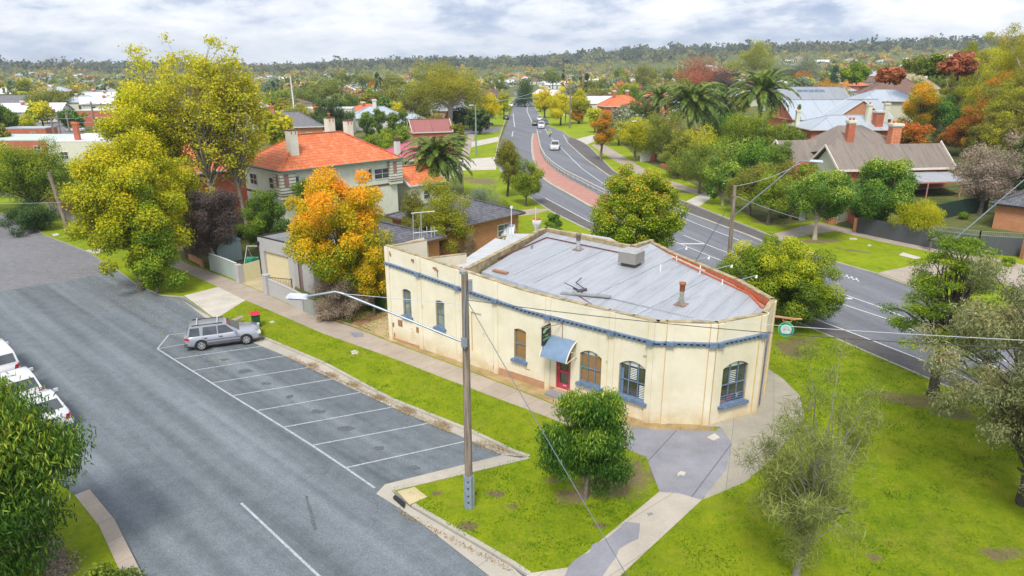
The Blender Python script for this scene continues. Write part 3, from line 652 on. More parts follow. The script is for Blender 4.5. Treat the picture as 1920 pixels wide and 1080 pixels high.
# bare garden ground between the houses
sheet('garden_ground', [(-900, 268), (-300, 330), (30, 372), (130, 384), (240, 434), (376, 500), (452, 528), (501, 549), (600, 588), (660, 608), (735, 560), (760, 470), (870, 430), (905, 405), (870, 360), (868, 300), (860, 240), (930, 198), (960, 184), (300, 186)], .1025, M_GROUND)
sheet('garden_ground', [(1200, 300), (1262, 325), (1330, 362), (1440, 424), (1530, 414), (1606, 430), (1700, 452), (1900, 480), (3400, 700), (3400, 420), (1900, 250), (1500, 205), (1120, 186), (1125, 232)], .1025, M_GROUND)
# worn paint in the angle parking bays
mk = MB()
def line(a, b, w=.09, z=.012, mb=None):
    a = G(*a, z); b = G(*b, z); d = (b - a).normalized(); s = Vector((-d.y, d.x, 0)) * w / 2; (mb or mk).quad(a - s, b - s, b + s, a + s)
OUT = [(316, 628), (295, 654), (325, 673), (360, 695), (397, 718), (435, 742), (481, 770), (531, 801), (585, 835), (648, 877), (703, 915)]
for a, b in zip(OUT[:-1], OUT[1:]): line(a, b, .10)
END = {1: (480, 622), 2: (499, 648), 3: (540, 666), 4: (583, 688), 5: (627, 710), 6: (679, 735), 7: (737, 763), 8: (806, 793), 9: (870, 828)}
for k, e in END.items(): line(OUT[k], e, .09, .0165)
line((316, 628), (365, 622), .08, .0165)
tag(mk.build('parking_lines', M_LINEW), kind='structure')
mk = MB(); line((452, 943), (600, 1082), .10); line((600, 1082), (690, 1180), .10)
tag(mk.build('centre_line', M_LINEW), kind='structure')
# main road paint
mk = MB()
def pl(pts, w=.12, z=.018):
    for a, b in zip(pts[:-1], pts[1:]): line(a, b, w, z)
pl([(1022, 371), (1104, 415), (1280, 492), (1507, 590), (1622, 633), (1735, 677), (1810, 708), (1920, 760), (2200, 900)], .13)
pl([(1010, 262), (1035, 262), (1035, 262)], .1)
pl([(1020, 238), (1028, 252), (1052, 277), (1090, 315), (1132, 345), (1200, 374), (1305, 419), (1390, 452), (1470, 485)], .13)
pl([(1282, 441), (1347, 467), (1480, 514), (1554, 542), (1640, 572), (1760, 620), (1960, 710)], .12); pl([(1240, 446), (1270, 455), (1346, 486), (1480, 532), (1552, 561), (1667, 599), (1760, 640), (1960, 730)], .12)
pl([(1276, 457), (1322, 457)], .35); pl([(1552, 556), (1598, 560)], .35); pl([(1410, 505), (1450, 507)], .35)
pl([(962, 212), (963, 222), (965, 238)], .2); pl([(962, 246), (960, 256)], .2); pl([(990, 198), (988, 208), (998, 230)], .2); pl([(1010, 246), (1015, 248)], .2)
for k in range(4): pl([(1578 + k * 9, 512 + k * 3), (1583 + k * 9, 519 + k * 3)], .12)
pl([(1574, 514), (1610, 526)], .1)
tag(mk.build('road_markings', M_LINE), kind='structure')
# brick median with its pale kerb
ML = [(1001, 250), (999, 264), (1000, 285), (1004, 303), (1011, 320), (1022, 334), (1037, 345), (1072, 364), (1107, 384), (1150, 405)]
MR_ = [(1007, 250), (1010, 264), (1015, 285), (1024, 303), (1040, 318), (1062, 333), (1092, 349), (1125, 367), (1190, 398)]
slab('median', ML + MR_[::-1], .13, brick('median_brick', (.44, .20, .155), (.50, .25, .20), (.38, .27, .23), bw=.5, bh=.25), side=M_KERB)
strip('median_kerb', ML, .45, .14, M_KERB, -1); strip('median_kerb', MR_, .2, .14, M_KERB, 1)
# far streets seen between the houses on the left
sheet('side_street', [(60, 232), (110, 222), (128, 225), (150, 250), (190, 290), (120, 300), (80, 262)], Z + .002, M_OLD); sheet('side_street', [(-200, 330), (60, 270), (120, 262), (140, 268), (0, 310), (-200, 350)], Z + .004, M_OLD)
sheet('lawn', [(70, 236), (88, 233), (92, 238), (76, 240)], Z + .008, M_LUSH)
# leaf litter along the gutter and mulch under the corner trees: nobody could count it
def litter(name, label, regions, n, seed, key, size=.07, z=.03):
    rs = np.random.default_rng(seed); C = []
    for (x0, y0, x1, y1, sp, k) in regions:
        a = np.array(G(x0, y0, z)); b = np.array(G(x1, y1, z)); t = rs.random((int(n * k), 1)); C.append(a + (b - a) * t + rs.normal(size=(int(n * k), 3)) * np.array([sp, sp, 0]))
    C = np.concatenate(C); C[:, 2] = z + rs.random(len(C)) * .02; m = len(C)
    Nn = unit(np.array([0, 0, 1.]) + rs.normal(size=(m, 3)) * .35); A = unit(rs.normal(size=(m, 3)) * np.array([1, 1, .1])); ln = size * (.6 + .8 * rs.random(m))
    o = leaf_mesh(name, C, Nn, A, ln, ln * .5, rs.random(m), LEAF[key], None); return tag(o, label, 'leaves', kind='stuff')
litter('leaf_litter', 'dry brown leaves gathered along the parking kerb', [(539, 668, 850, 812, .10, 1), (580, 682, 592, 688, .15, .2), (612, 700, 630, 706, .15, .2), (655, 718, 672, 724, .15, .2), (706, 742, 720, 748, .16, .3), (755, 764, 775, 772, .22, .4), (820, 792, 842, 800, .2, .3), (890, 830, 985, 852, .2, .5), (740, 955, 960, 1070, .08, .3)], 1500, 3, 'litter')
litter('leaf_litter', 'pale fallen leaves scattered on the street below the yellow trees', [(180, 520, 430, 690, .9, 1), (120, 500, 330, 560, 1.0, 1), (300, 560, 480, 640, 1.5, .4), (60, 430, 200, 500, .9, .8)], 420, 5, 'gold', .09, .012)
litter('mulch', 'brown bark mulch under the tree at the bottom left corner', [(60, 1010, 120, 1075, .3, 1)], 2600, 6, 'brown', .10, .12)
litter('leaf_litter', 'brown leaves on the ground beneath the orange tree', [(600, 590, 720, 590, .6, 1), (610, 560, 700, 570, .6, 1)], 2500, 8, 'litter', .09, .115)
def inpoly(poly, X, Y):
    c = np.zeros(len(X), bool); n = len(poly)
    for i in range(n):
        x0, y0 = poly[i][:2]; x1, y1 = poly[(i + 1) % n][:2]
        if y0 == y1: continue
        c ^= ((y0 > Y) != (y1 > Y)) & (X < (x1 - x0) * (Y - y0) / (y1 - y0) + x0)
    return c
def vnoise(x, y, s, seed):
    r_ = np.random.default_rng(seed).random((128, 128)); u = (x * s) % 128; v = (y * s) % 128; i = u.astype(int); j = v.astype(int); f = u - i; g = v - j; f = f * f * (3 - 2 * f); g = g * g * (3 - 2 * g); a = (i + 1) % 128; b = (j + 1) % 128
    return (r_[i, j] * (1 - f) + r_[a, j] * f) * (1 - g) + (r_[i, b] * (1 - f) + r_[a, b] * f) * g
def tuftfield(name, label, inside, outside, box, n, seed, key, z=.1, h=.09):
    rs = np.random.default_rng(seed); X = box[0] + (box[1] - box[0]) * rs.random(n); Y = box[2] + (box[3] - box[2]) * rs.random(n); k = np.zeros(n, bool)
    for p in inside: k |= inpoly(p, X, Y)
    for p in outside: k &= ~inpoly(p, X, Y)
    C = np.stack([X[k], Y[k], np.full(k.sum(), z + h * .4)], 1); m = len(C); A = unit(np.array([0, 0, 1.]) + rs.normal(size=(m, 3)) * .6); Nn = unit(np.cross(A, rs.normal(size=(m, 3)))); ln = h * (.5 + .9 * rs.random(m))
    f_ = .30 * vnoise(X[k], Y[k], .28, 1) + .36 * vnoise(X[k], Y[k], .9, 2) + .34 * vnoise(X[k], Y[k], 2.7, 3); ti = .55 + (f_ - .5) * 2.1 + rs.normal(size=m) * .12; kp = rs.random(m) < np.clip(.25 + 3.2 * (f_ - .30), .08, 1); C = C[kp]; A = A[kp]; Nn = Nn[kp]; ln = ln[kp] * (.6 + .9 * f_[kp]); ti = ti[kp]
    o = leaf_mesh(name, C, Nn, A, ln, ln * .3, ti, LEAF[key], None); return tag(o, label, 'grass', kind='stuff')
LEAF['turf'] = leafmat('leaf_turf', [(0, (.42, .36, .07)), (.16, (.33, .34, .03)), (.32, (.28, .36, .010)), (.55, (.23, .36, .008)), (.8, (.13, .26, .008)), (1, (.09, .19, .006))], hue=0, transl=.4)
FOOT = P([(597, 588), (660, 608), (732, 636), (860, 670), (1040, 728), (1220, 785), (1340, 790), (1435, 735), (1439, 690), (1468, 710), (1500, 742), (1508, 775), (1495, 805), (1440, 868), (1395, 905), (1317, 938), (1160, 1083), (1050, 1192), (920, 1190), (990, 1072), (1063, 1062), (1236, 922), (1211, 857), (1175, 842), (1100, 813), (1027, 783), (960, 758), (830, 709), (727, 669), (605, 626), (480, 572), (409, 539), (351, 513), (300, 480), (376, 500), (452, 529), (501, 550), (565, 580)], .1)
tuftfield('grass', 'rough bright green grass around the building and on the verge', [P(SE + KA + [(1100, 1180), (1300, 1500), (3000, 1500)] + MRn[:9], .1)], [FOOT, P([(345, 554), (409, 538), (460, 563), (404, 598)], .1), [(-8, 41.5), (6.9, 30.2), (9.8, 30), (12.6, 31.3), (13.9, 33.6), (9.8, 46.6), (2.5, 51)],
    P([(1110, 870), (1180, 858), (1208, 890), (1175, 925), (1090, 950), (1050, 925)], .1)], (-30, 30, 17, 50), 260000, 12, 'turf')
# ------------------------------------------------------------------ the corner building
CREAM = None
def cream_mat():
    m, nt, b = newmat('cream_painted_brick'); inp(b, 'Roughness', .75)
    f = noise(nt, .8, 6, .6); c = ramp(nt, f, [(.35, (.72, .66, .50)), (.6, (.80, .74, .60))])
    sp = nt.nodes.new('ShaderNodeSeparateXYZ'); nt.links.new(nt.nodes.new('ShaderNodeTexCoord').outputs['Object'], sp.inputs[0])
    drip = noise(nt, 1.0, 5, .6, stretch=(3, 3, .3))
    low = math_(nt, 'MULTIPLY', mapr(nt, sp.outputs[2], .1, 1.1, 1, 0), mapr(nt, noise(nt, 1.5, 6, .7), .35, .6, .2, 1))
    c = mixc(nt, math_(nt, 'MULTIPLY', low, .75), c, (.55, .38, .16))
    c = mixc(nt, mapr(nt, drip, .58, .78, 0, .28), c, (.60, .50, .32))
    peel = mapr(nt, noise(nt, 2.6, 8, .8, loc=(3, 3, 3), stretch=(1, 1, 1)), .655, .69, 0, .9)
    c = mixc(nt, peel, c, (.36, .20, .12))
    nt.links.new(c, b.inputs['Base Color'])
    t = nt.nodes.new('ShaderNodeTexBrick'); nt.links.new(uvout(nt), t.inputs['Vector']); t.inputs['Scale'].default_value = 1; t.inputs['Brick Width'].default_value = .24; t.inputs['Row Height'].default_value = .085; t.inputs['Mortar Size'].default_value = .01
    bump(nt, b, math_(nt, 'ADD', math_(nt, 'MULTIPLY', t.outputs['Fac'], -.7), math_(nt, 'MULTIPLY', noise(nt, 12, 4), .4)), .35, .015)
    return m
M_CREAM = cream_mat()
M_OCHRE = plain('ochre_reveal', (.68, .50, .24), .75, var=.12, scale=2)
M_BLUE = plain('blue_trim', (.14, .20, .305), .6, var=.28, scale=5)
M_CAP = plain('weathered_render', (.36, .29, .17), .9, var=.45, scale=2.2, fine=.4)
M_RED = plain('red_brick_paint', (.50, .13, .06), .8, var=.3, scale=6)
M_BRICK = brick('base_brick', (.42, .19, .09), (.50, .25, .13), (.45, .36, .25))
A0, B0 = Vector((-7.93, 41.41, 0)), Vector((6.91, 30.27, 0))
WL = (B0 - A0).length; WD = (B0 - A0).normalized(); WN = Vector((WD.y, -WD.x, 0))        # WN points out to the footpath
def htop(u): return 5.46 + .88 * max(0, 1 - u / 11.0)
bld = thing('corner_shop', 'cream painted single storey corner shop with blue cornice and iron roof', 'building', (0, 0, 0))
def facade(mb, A, B, zt, holes, depth_=.22, zb=0.08, mi=0, ri=1, top=True):
    "an outer wall face with real openings and reveals; holes = (u0,u1,z0,z1,arch)"
    A = Vector((A[0], A[1], 0)); B = Vector((B[0], B[1], 0)); L_ = (B - A).length; d = (B - A) / L_; n = Vector((d.y, -d.x, 0))
    us = sorted({0, L_} | {h[0] for h in holes} | {h[1] for h in holes}); zs = sorted({0., 1.} )
    fz = zt if callable(zt) else (lambda u: zt)
    pt = lambda u, z, q=0: A + d * u - n * q + Vector((0, 0, z))
    for i in range(len(us) - 1):
        u0, u1 = us[i], us[i + 1]; hs = [h for h in holes if h[0] <= u0 + 1e-6 and h[1] >= u1 - 1e-6]
        if not hs: mb.quad(pt(u0, zb), pt(u1, zb), pt(u1, fz(u1)), pt(u0, fz(u0)), mi); continue
        h = hs[0]; z0, z1, ar = h[2], h[3], h[4]
        if z0 > zb: mb.quad(pt(u0, zb), pt(u1, zb), pt(u1, z0), pt(u0, z0), mi)
        K = 10 if ar else 1; zt_ = lambda u: z1 + ar * (1 - ((u - (h[0] + h[1]) / 2) / ((h[1] - h[0]) / 2)) ** 2) if ar else z1
        for k in range(K):
            a = u0 + (u1 - u0) * k / K; b = u0 + (u1 - u0) * (k + 1) / K
            mb.quad(pt(a, zt_(a)), pt(b, zt_(b)), pt(b, fz(b)), pt(a, fz(a)), mi)
            mb.quad(pt(a, zt_(a), depth_), pt(b, zt_(b), depth_), pt(b, zt_(b)), pt(a, zt_(a)), ri)
        if z0 > zb: mb.quad(pt(u0, z0), pt(u1, z0), pt(u1, z0, depth_), pt(u0, z0, depth_), ri)
        mb.quad(pt(u0, z0), pt(u0, z0, depth_), pt(u0, zt_(u0), depth_), pt(u0, zt_(u0)), ri)
        mb.quad(pt(u1, z0, depth_), pt(u1, z0), pt(u1, zt_(u1)), pt(u1, zt_(u1), depth_), ri)
    return A, d, n
wins = [(1.34, 2.06, 2.02, 3.72, .10), (4.14, 4.84, 1.9, 3.55, .10), (6.94, 7.70, 1.0, 3.50, 0), (10.06, 10.88, 1.36, 3.12, .12), (12.88, 13.80, .38, 2.95, 0), (14.35, 15.64, 1.15, 2.82, .26), (16.66, 18.18, 1.10, 2.85, .30)]
wm = MB()
facade(wm, A0, B0, htop, wins)
# the blocked doorway keeps a recessed plastered face
pU = lambda u, z, q=0, A=A0, d=WD, n=WN: A + d * u + n * q + Vector((0, 0, z))
wm.quad(pU(6.94, 1.0, -.10), pU(7.70, 1.0, -.10), pU(7.70, 3.5, -.10), pU(6.94, 3.5, -.10), 0)
C2, C3, C4, C5 = [Vector(c) for c in ((7.37, 30.27, 0), (9.72, 30.11, 0), (12.49, 31.43, 0), (13.72, 33.59, 0))]
FT = 5.46
facade(wm, B0, C2, FT, []); facade(wm, C2, C3, FT, [])
D3 = (C4 - C3).normalized(); N3 = Vector((D3.y, -D3.x, 0))
facade(wm, C3, C4, FT, [(.62, 2.24, .98, 2.98, .28)])
facade(wm, C4, C5, FT, []); 
RP = [C5, Vector((12.95, 37.2, 0)), Vector((10.6, 43.0, 0)), Vector((9.65, 46.3, 0)), Vector((8.05, 44.75, 0)), Vector((7.3, 45.4, 0)), Vector((2.5, 49.9, 0)), Vector((1.5, 48.3, 0)), Vector((-2.9, 40.3, 0))]
for a, b in zip(RP[:-2], RP[1:-1]): facade(wm, a, b, FT, [])
# cross wall with its weathered render on the roof side
def wallseg(mb, a, b, z0, z1, th, mi=0, mc=None, z1b=None):
    a = Vector(a); b = Vector(b); d = (b - a).normalized(); s = Vector((-d.y, d.x, 0)) * th
    z1b = z1 if z1b is None else z1b
    p = [a, b, b + s, a + s]; zz = [z1, z1b, z1b, z1]
    bot = [(q.x, q.y, z0) for q in p]; top = [(q.x, q.y, h_) for q, h_ in zip(p, zz)]
    mb.add(bot + top, [(4, 5, 6, 7), (0, 1, 5, 4), (1, 2, 6, 5), (2, 3, 7, 6), (3, 0, 4, 7)], mi)
    if mc is not None:
        e = .03; t0 = [(q.x, q.y, h_ + .003) for q, h_ in zip([a - s * e - d * .03, b - s * e + d * .03, b + s * (1 + e) + d * .03, a + s * (1 + e) - d * .03], zz)]; t1 = [(x, y, h_ + .055) for x, y, h_ in t0]
        mb.add(t0 + t1, [(3, 2, 1, 0), (4, 5, 6, 7), (0, 1, 5, 4), (1, 2, 6, 5), (2, 3, 7, 6), (3, 0, 4, 7)], mc)
# parapet backs and caps (inside faces stand inside the outer skin)
ins = lambda p, q=.012: p
N_ = 14
for i in range(N_):
    u0, u1 = WL * i / N_, WL * (i + 1) / N_
    a = A0 + WD * u0 - WN * .004; b = A0 + WD * u1 - WN * .004
    wallseg(wm, a, b, 4.1, htop(u0) - .004, .25, 0, 2, htop(u1) - .004)
def seg_in(a, b, z0, z1, th, mi, mc, z1b=None):
    a = Vector(a); b = Vector(b); d = (b - a).normalized(); wallseg(wm, a + Vector((-d.y, d.x, 0)) * .004 + d * .001, b + Vector((-d.y, d.x, 0)) * .004 - d * .001, z0, z1 - .004, th, mi, mc, z1b)
for a, b in ((C2, C3), (C3, C4), (C4, C5)): seg_in(a, b, 4.1, FT, .25, 0, 2)
seg_in(B0, C2, 4.1, FT, .25, 0, 2)
for i, (a, b) in enumerate(zip(RP[:3], RP[1:4])): seg_in(a, b, 4.2, FT, .28, 3, 2)
for a, b in zip(RP[3:5], RP[4:6]): seg_in(a, b, 4.2, FT + .05, .28, 2, 2)
seg_in(RP[5], RP[6], 4.2, FT + .10, .28, 2, 2); seg_in(RP[6], RP[7], 4.2, FT + .10, .28, 2, 2); wallseg(wm, RP[7], RP[8], 3.6, FT + .02, .3, 2, 2, FT - .25)
# far left end wall and the low ruin beside it
E1 = Vector((-5.62, 43.9, 0)); wallseg(wm, A0 + WD * .26 - WN * .01, E1, .1, 6.3, .26, 0, 2, 6.05); facade(wm, E1 - WN * 0 - WD * .26, A0, 6.25, [])
wallseg(wm, Vector((-5.2, 42.0, 0)), Vector((-3.0, 43.6, 0)), 4.6, 5.35, .22, 0, 2, 5.2)
wall = wm.build('wall', [M_CREAM, M_OCHRE, M_CAP, M_RED], bld)
# pilasters, plinth, cornice
YP = [.12, 2.86, 5.98, 8.8, 12.36, 16.18, 18.3]
def pil(u, w, A=A0, d=WD, n=WN, top=None, q=.07):
    t = (htop(u) if top is None else top); pm = MB()
    c = A + d * u + n * (q / 2 + .002); pm.box((c.x, c.y, (t + .08) / 2), (w, q, t - .10), 0, math.atan2(d.y, d.x))
    e = c - d * (w / 2 - .0) ; pm.box((e.x + d.x * -.013, e.y + d.y * -.013, (t + .08) / 2), (.02, q - .006, t - .12), 1, math.atan2(d.y, d.x))
    pm.build('pilaster', [M_CREAM, M_OCHRE], bld)
for u in YP: pil(u, .30)
D2 = (C3 - C2).normalized(); N2 = Vector((D2.y, -D2.x, 0)); D4 = (C5 - C4).normalized(); N4 = Vector((D4.y, -D4.x, 0))
pil(.17, .30, C2, D2, N2, FT); pil(2.2, .30, C2, D2, N2, FT); pil(.18, .32, C3, D3, N3, FT); pil(2.9, .30, C3, D3, N3, FT); pil(.2, .3, C4, D4, N4, FT); pil(2.3, .3, C4, D4, N4, FT)
cm = MB()
def cornice(A, B, zf, n, step=.27, ext=.0):
    A = Vector((A.x, A.y, 0)); B = Vector((B.x, B.y, 0)); d = (B - A).normalized(); L_ = (B - A).length
    K = max(1, round(L_ / 1.5))
    for k in range(K):
        a = A + d * (L_ * k / K - (ext if k == 0 else 0)); b = A + d * (L_ * (k + 1) / K + (ext if k == K - 1 else 0)); za, zb_ = zf(L_ * k / K), zf(L_ * (k + 1) / K)
        for (q, dz, w, h_) in ((.085, .0, .16, .05), (.055, -.15, .09, .05)):
            cm.beam(a + n * q + Vector((0, 0, za + dz)), b + n * q + Vector((0, 0, zb_ + dz)), w, h_, 0)
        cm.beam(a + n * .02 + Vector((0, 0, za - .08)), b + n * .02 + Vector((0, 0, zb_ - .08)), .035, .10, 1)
    k = int(L_ / step)
    for i in range(k):
        u = (i + .5) * L_ / k; p = A + d * u + n * .09 + Vector((0, 0, zf(u) - .08)); cm.box(p, (.13, .14, .09), 0, math.atan2(d.y, d.x))
zc = lambda u: htop(u) - 1.02 + .12 * max(0, (u - 9) / 9) - .08 * max(0, (u - 9) / 9)
cornice(A0, B0, zc, WN, ext=.1)
z2 = lambda u: zc(WL)
cornice(B0, C2, z2, Vector((0, -1, 0)), ext=0); cornice(C2, C3, z2, N2, ext=.05); cornice(C3, C4, z2, N3, ext=.05)
for u in YP[1:]:
    c = A0 + WD * u + WN * .14; cm.box((c.x, c.y, zc(u) - .07), (.36, .2, .26), 0, math.atan2(WD.y, WD.x))
for (c_, d_, n_, u) in ((C2, D2, N2, .17), (C2, D2, N2, 2.2), (C3, D3, N3, .18), (C3, D3, N3, 2.9)):
    c = c_ + d_ * u + n_ * .13; cm.box((c.x, c.y, z2(0) - .07), (.36, .22, .255), 0, math.atan2(d_.y, d_.x))
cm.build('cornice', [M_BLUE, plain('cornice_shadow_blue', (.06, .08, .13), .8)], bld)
for (u0, u1, h_) in ((0.3, 2.6, .16), (9.0, 12.2, .42), (12.55, 12.86, .30), (15.7, 16.0, .5), (13.9, 14.3, .45)):
    bm_ = MB(); a = A0 + WD * u0 + WN * .012; b = A0 + WD * u1 + WN * .012; bm_.beam(a + Vector((0, 0, .09 + h_ / 2)), b + Vector((0, 0, .09 + h_ / 2)), .03, h_); bm_.build('brick_plinth', M_BRICK, bld)
dk = MB()
for (u0_, u1_, z0_) in ((1.3, 2.1, 1.95), (4.1, 4.9, 1.8), (10.0, 10.95, 1.25), (14.3, 15.7, 1.05), (16.6, 18.2, 1.0)):
    rq = random.Random(int(u0_ * 10))
    for k in range(5): u = rq.uniform(u0_, u1_); w_ = rq.uniform(.02, .05); L_ = rq.uniform(.25, .7); dk.add([pU(u, z0_, -.006) * 1 + WN * .010, pU(u + w_, z0_, -.006) + WN * .010, pU(u + w_ * .6, max(.15, z0_ - L_), -.006) + WN * .010], [(0, 2, 1)])
dk.build('water_stain', plain('sill_stain', (.60, .52, .36), .8, var=.2, scale=8), bld)
M_EXB = plain('exposed_brick', (.34, .17, .10), .9, var=.45, scale=9)
sm = MB()   # patches where the paint was cut back to brick
for (u0, u1, z0, z1) in ((.80, 1.18, 1.18, 1.62), (2.42, 2.70, 1.12, 1.48), (.28, .42, 1.0, 1.3), (.35, .46, .3, .6), (8.55, 8.7, .25, .55)):
    sm.beam(pU((u0 + u1) / 2, z0, .012), pU((u0 + u1) / 2, z1, .012), u1 - u0, .02, 0, up=WN)
for k in range(16):
    u, z = 2.0 + random.Random(k).random() * .35, 1.0 + .045 * k; 
    if k % 3: sm.beam(pU(u - .12, z - .35, .010), pU(u + .05, z - .35, .010), .012, .02, 1, up=WN)
for (u, z, w_, h_) in ((.40, 5.92, .10, .26), (.46, 5.82, .07, .18), (2.3, 5.80, .12, .16), (2.42, 5.76, .12, .24), (4.1, 5.62, .14, .12), (4.25, 5.58, .18, .22), (4.4, 5.5, .12, .16), (4.4, 5.25, .05, .35), (18.2, 1.0, .22, .03), (18.3, .85, .2, .03), (18.15, .72, .25, .03), (11.0, .95, .3, .03)): sm.beam(pU(u, z - h_ / 2, .011), pU(u, z + h_ / 2, .011), w_, .02, 0, up=WN)
sm.build('bare_brick_patch', [M_EXB, plain('faded_red_script', (.62, .42, .22), .8)], bld)
# windows
M_BLIND = boards('amber_blind', (.36, .21, .075), .045, .15, rough=.35)
M_CLEAR = glass('shop_glass', (.05, .055, .05)); M_SASH = glass('sash_glass', (.22, .25, .22)); M_WHITE = plain('white_blind', (.70, .74, .74), .6)
def window(A, d, n, u0, u1, z0, z1, ar, kind, sillext=.12):
    cols, rows = {'amber': (1, [.5]), 'sash': (1, [.5]), 'tri': (3, [.5]), 'tri6': (3, [.5]), 'front': (3, [.5])}[kind]
    q = -.13; f = MB(); P_ = lambda u, z, k=0: A + d * u + n * (q + k) + Vector((0, 0, z))
    zt = lambda u: z1 + ar * (1 - ((u - (u0 + u1) / 2) / ((u1 - u0) / 2)) ** 2)
    fw = .06
    f.beam(P_(u0 + fw / 2, z0), P_(u0 + fw / 2, z1 + .02), .07, fw, 0, up=d); f.beam(P_(u1 - fw / 2, z0), P_(u1 - fw / 2, z1 + .02), .07, fw, 0, up=d)
    f.beam(P_(u0, z0 + .05), P_(u1, z0 + .05), .08, .10, 0)
    K = 8
    for k in range(K):
        a = u0 + (u1 - u0) * k / K; b = u0 + (u1 - u0) * (k + 1) / K; f.beam(P_(a, zt(a) - .03), P_(b, zt(b) - .03), .07, .07, 0)
    for r_ in rows: z = z0 + (z1 - z0) * (r_ + .03); f.beam(P_(u0, z, .004), P_(u1, z, .004), .075, .05, 0)
    for c in range(1, cols): u = u0 + (u1 - u0) * c / cols; f.beam(P_(u, z0, .002), P_(u, zt(u) - .02, .002), .07, .05, 0, up=d)
    fo = f.build('window', M_BLUE, bld)
    g = MB(); S = lambda u, z: A + d * u + n * (q - .02) + Vector((0, 0, z))
    mats = {'amber': M_BLIND, 'sash': M_SASH, 'tri': M_BLIND, 'tri6': M_CLEAR, 'front': M_CLEAR}[kind]
    for k in range(K):
        a = u0 + (u1 - u0) * k / K; b = u0 + (u1 - u0) * (k + 1) / K; zm = z1 - .02
        g.quad(S(a, z0), S(b, z0), S(b, zm), S(a, zm), 0); g.quad(S(a, zm), S(b, zm), S(b, zt(b)), S(a, zt(a)), 1)
    g.build('pane', [mats, M_WHITE if kind != 'sash' else M_SASH], fo)
    s = MB(); ca = A + d * ((u0 + u1) / 2) + n * .02 + Vector((0, 0, z0 - .045))
    s.box(ca, (u1 - u0 + 2 * sillext, .34, .15), 0, math.atan2(d.y, d.x)); s.box(ca + n * .0 + Vector((0, 0, .10)), (u1 - u0 - .01, .28, .06), 0, math.atan2(d.y, d.x)); s.build('sill', M_BLUE, fo)
    return fo
window(A0, WD, WN, *wins[0][:4], wins[0][4], 'sash'); window(A0, WD, WN, *wins[1][:4], wins[1][4], 'sash')
w3 = window(A0, WD, WN, *wins[3][:4], wins[3][4], 'amber')
w4 = window(A0, WD, WN, *wins[5][:4], wins[5][4], 'tri'); w5 = window(A0, WD, WN, *wins[6][:4], wins[6][4], 'tri6'); w6 = window(C3, D3, N3, .62, 2.24, .98, 2.98, .28, 'front')
im = MB()     # furniture glimpsed close behind the panes: louvred shutter, white shelf
for k in range(7): im.beam(pU(17.22, 2.15 + k * .09, -.145), pU(17.58, 2.15 + k * .09, -.145), .006, .045, 0)
for k in range(9): im.beam(pU(17.75, 1.15 + k * .09, -.145), pU(18.12, 1.15 + k * .09, -.145), .006, .05, 0)
im.beam(pU(16.75, 1.15, -.145), pU(16.75, 2.6, -.145), .22, .006, 1, up=WN)
for k in range(7): a = C3 + D3 * 1.2 - N3 * .145 + Vector((0, 0, 2.1 + k * .1)); im.beam(a, a + D3 * .42, .006, .035, 0)
for k in range(3): a = C3 + D3 * .66 - N3 * .06 + Vector((0, 0, 1.2 + k * .13)); im.beam(a, a + D3 * 1.54, .03, .025, 2)
a = C3 + D3 * 1.15 - N3 * .145 + Vector((0, 0, 1.22)); im.beam(a, a + D3 * .3 , .006, .26, 3); a = C3 + D3 * .68 - N3 * .145 + Vector((0, 0, 1.14)); im.beam(a, a + D3 * .4, .006, .16, 4); a = C3 + D3 * 1.72 - N3 * .145 + Vector((0, 0, 1.3)); im.beam(a, a + D3 * .16, .006, .24, 0)
im.build('shutter', [M_WHITE, plain('blue_curtain', (.14, .22, .36), .6), M_BLUE, plain('pink_item', (.6, .06, .14), .6), plain('peach_item', (.6, .30, .2), .6)], bld)
# door, step, awning
dm = MB(); MR = plain('crimson_door', (.50, .05, .10), .45, var=.08)
u0, u1, z0, z1 = 12.88, 13.80, .38, 2.95
for (a, b, c, d_) in ((u0 + .04, z0, u0 + .04, z1), (u1 - .04, z0, u1 - .04, z1)): dm.beam(pU(a, b, -.12), pU(c, d_, -.12), .09, .08, 0, up=WD)
for z, h_ in ((z0 + .16, .32), (z0 + 1.02, .16), (z0 + 2.0, .1), (z1 - .05, .1)): dm.beam(pU(u0 + .08, z, -.14), pU(u1 - .08, z, -.14), .05, h_, 0)
for u in (u0 + .13, u1 - .13): dm.beam(pU(u, z0, -.142), pU(u, z0 + 2.0, -.142), .045, .1, 0, up=WD)
do = dm.build('door', MR, bld)
g = MB(); g.quad(pU(u0 + .05, z0, -.17), pU(u1 - .05, z0, -.17), pU(u1 - .05, z1, -.17), pU(u0 + .05, z1, -.17)); g.build('pane', glass('door_glass', (.05, .06, .045)), do)
g = MB(); g.beam(pU(13.3, .62, -.10), pU(13.5, .62, -.10), .01, .08); g.beam(pU(12.98, 1.5, -.1), pU(13.0, 1.62, -.08), .03, .03); g.build('handle', M_PALE, do)
st = MB(); st.box(pU(13.34, .16, .32), (1.5, .62, .14), 0, math.atan2(WD.y, WD.x)); st.box(pU(13.34, .29, .10), (.96, .36, .16), 1, math.atan2(WD.y, WD.x)); st.build('doorstep', [M_APRON, M_PATH], bld)
aw = MB(); M_AWN = plain('awning_blue', (.20, .29, .42), .45, var=.1, metal=.2)
a0, a1 = 12.5, 14.18; K = 8
prof = [(.05 + 1.0 * math.sin(k / K * 1.15) / math.sin(1.15), 3.42 - .86 * (1 - math.cos(k / K * 1.15)) / (1 - math.cos(1.15)) * .75 - .25 * k / K) for k in range(K + 1)]
for (q0, za), (q1, zb_) in zip(prof[:-1], prof[1:]):
    aw.quad(pU(a0, zb_, q1), pU(a1, zb_, q1), pU(a1, za, q0), pU(a0, za, q0), 0); aw.quad(pU(a0, za - .02, q0), pU(a1, za - .02, q0), pU(a1, zb_ - .02, q1), pU(a0, zb_ - .02, q1), 0)
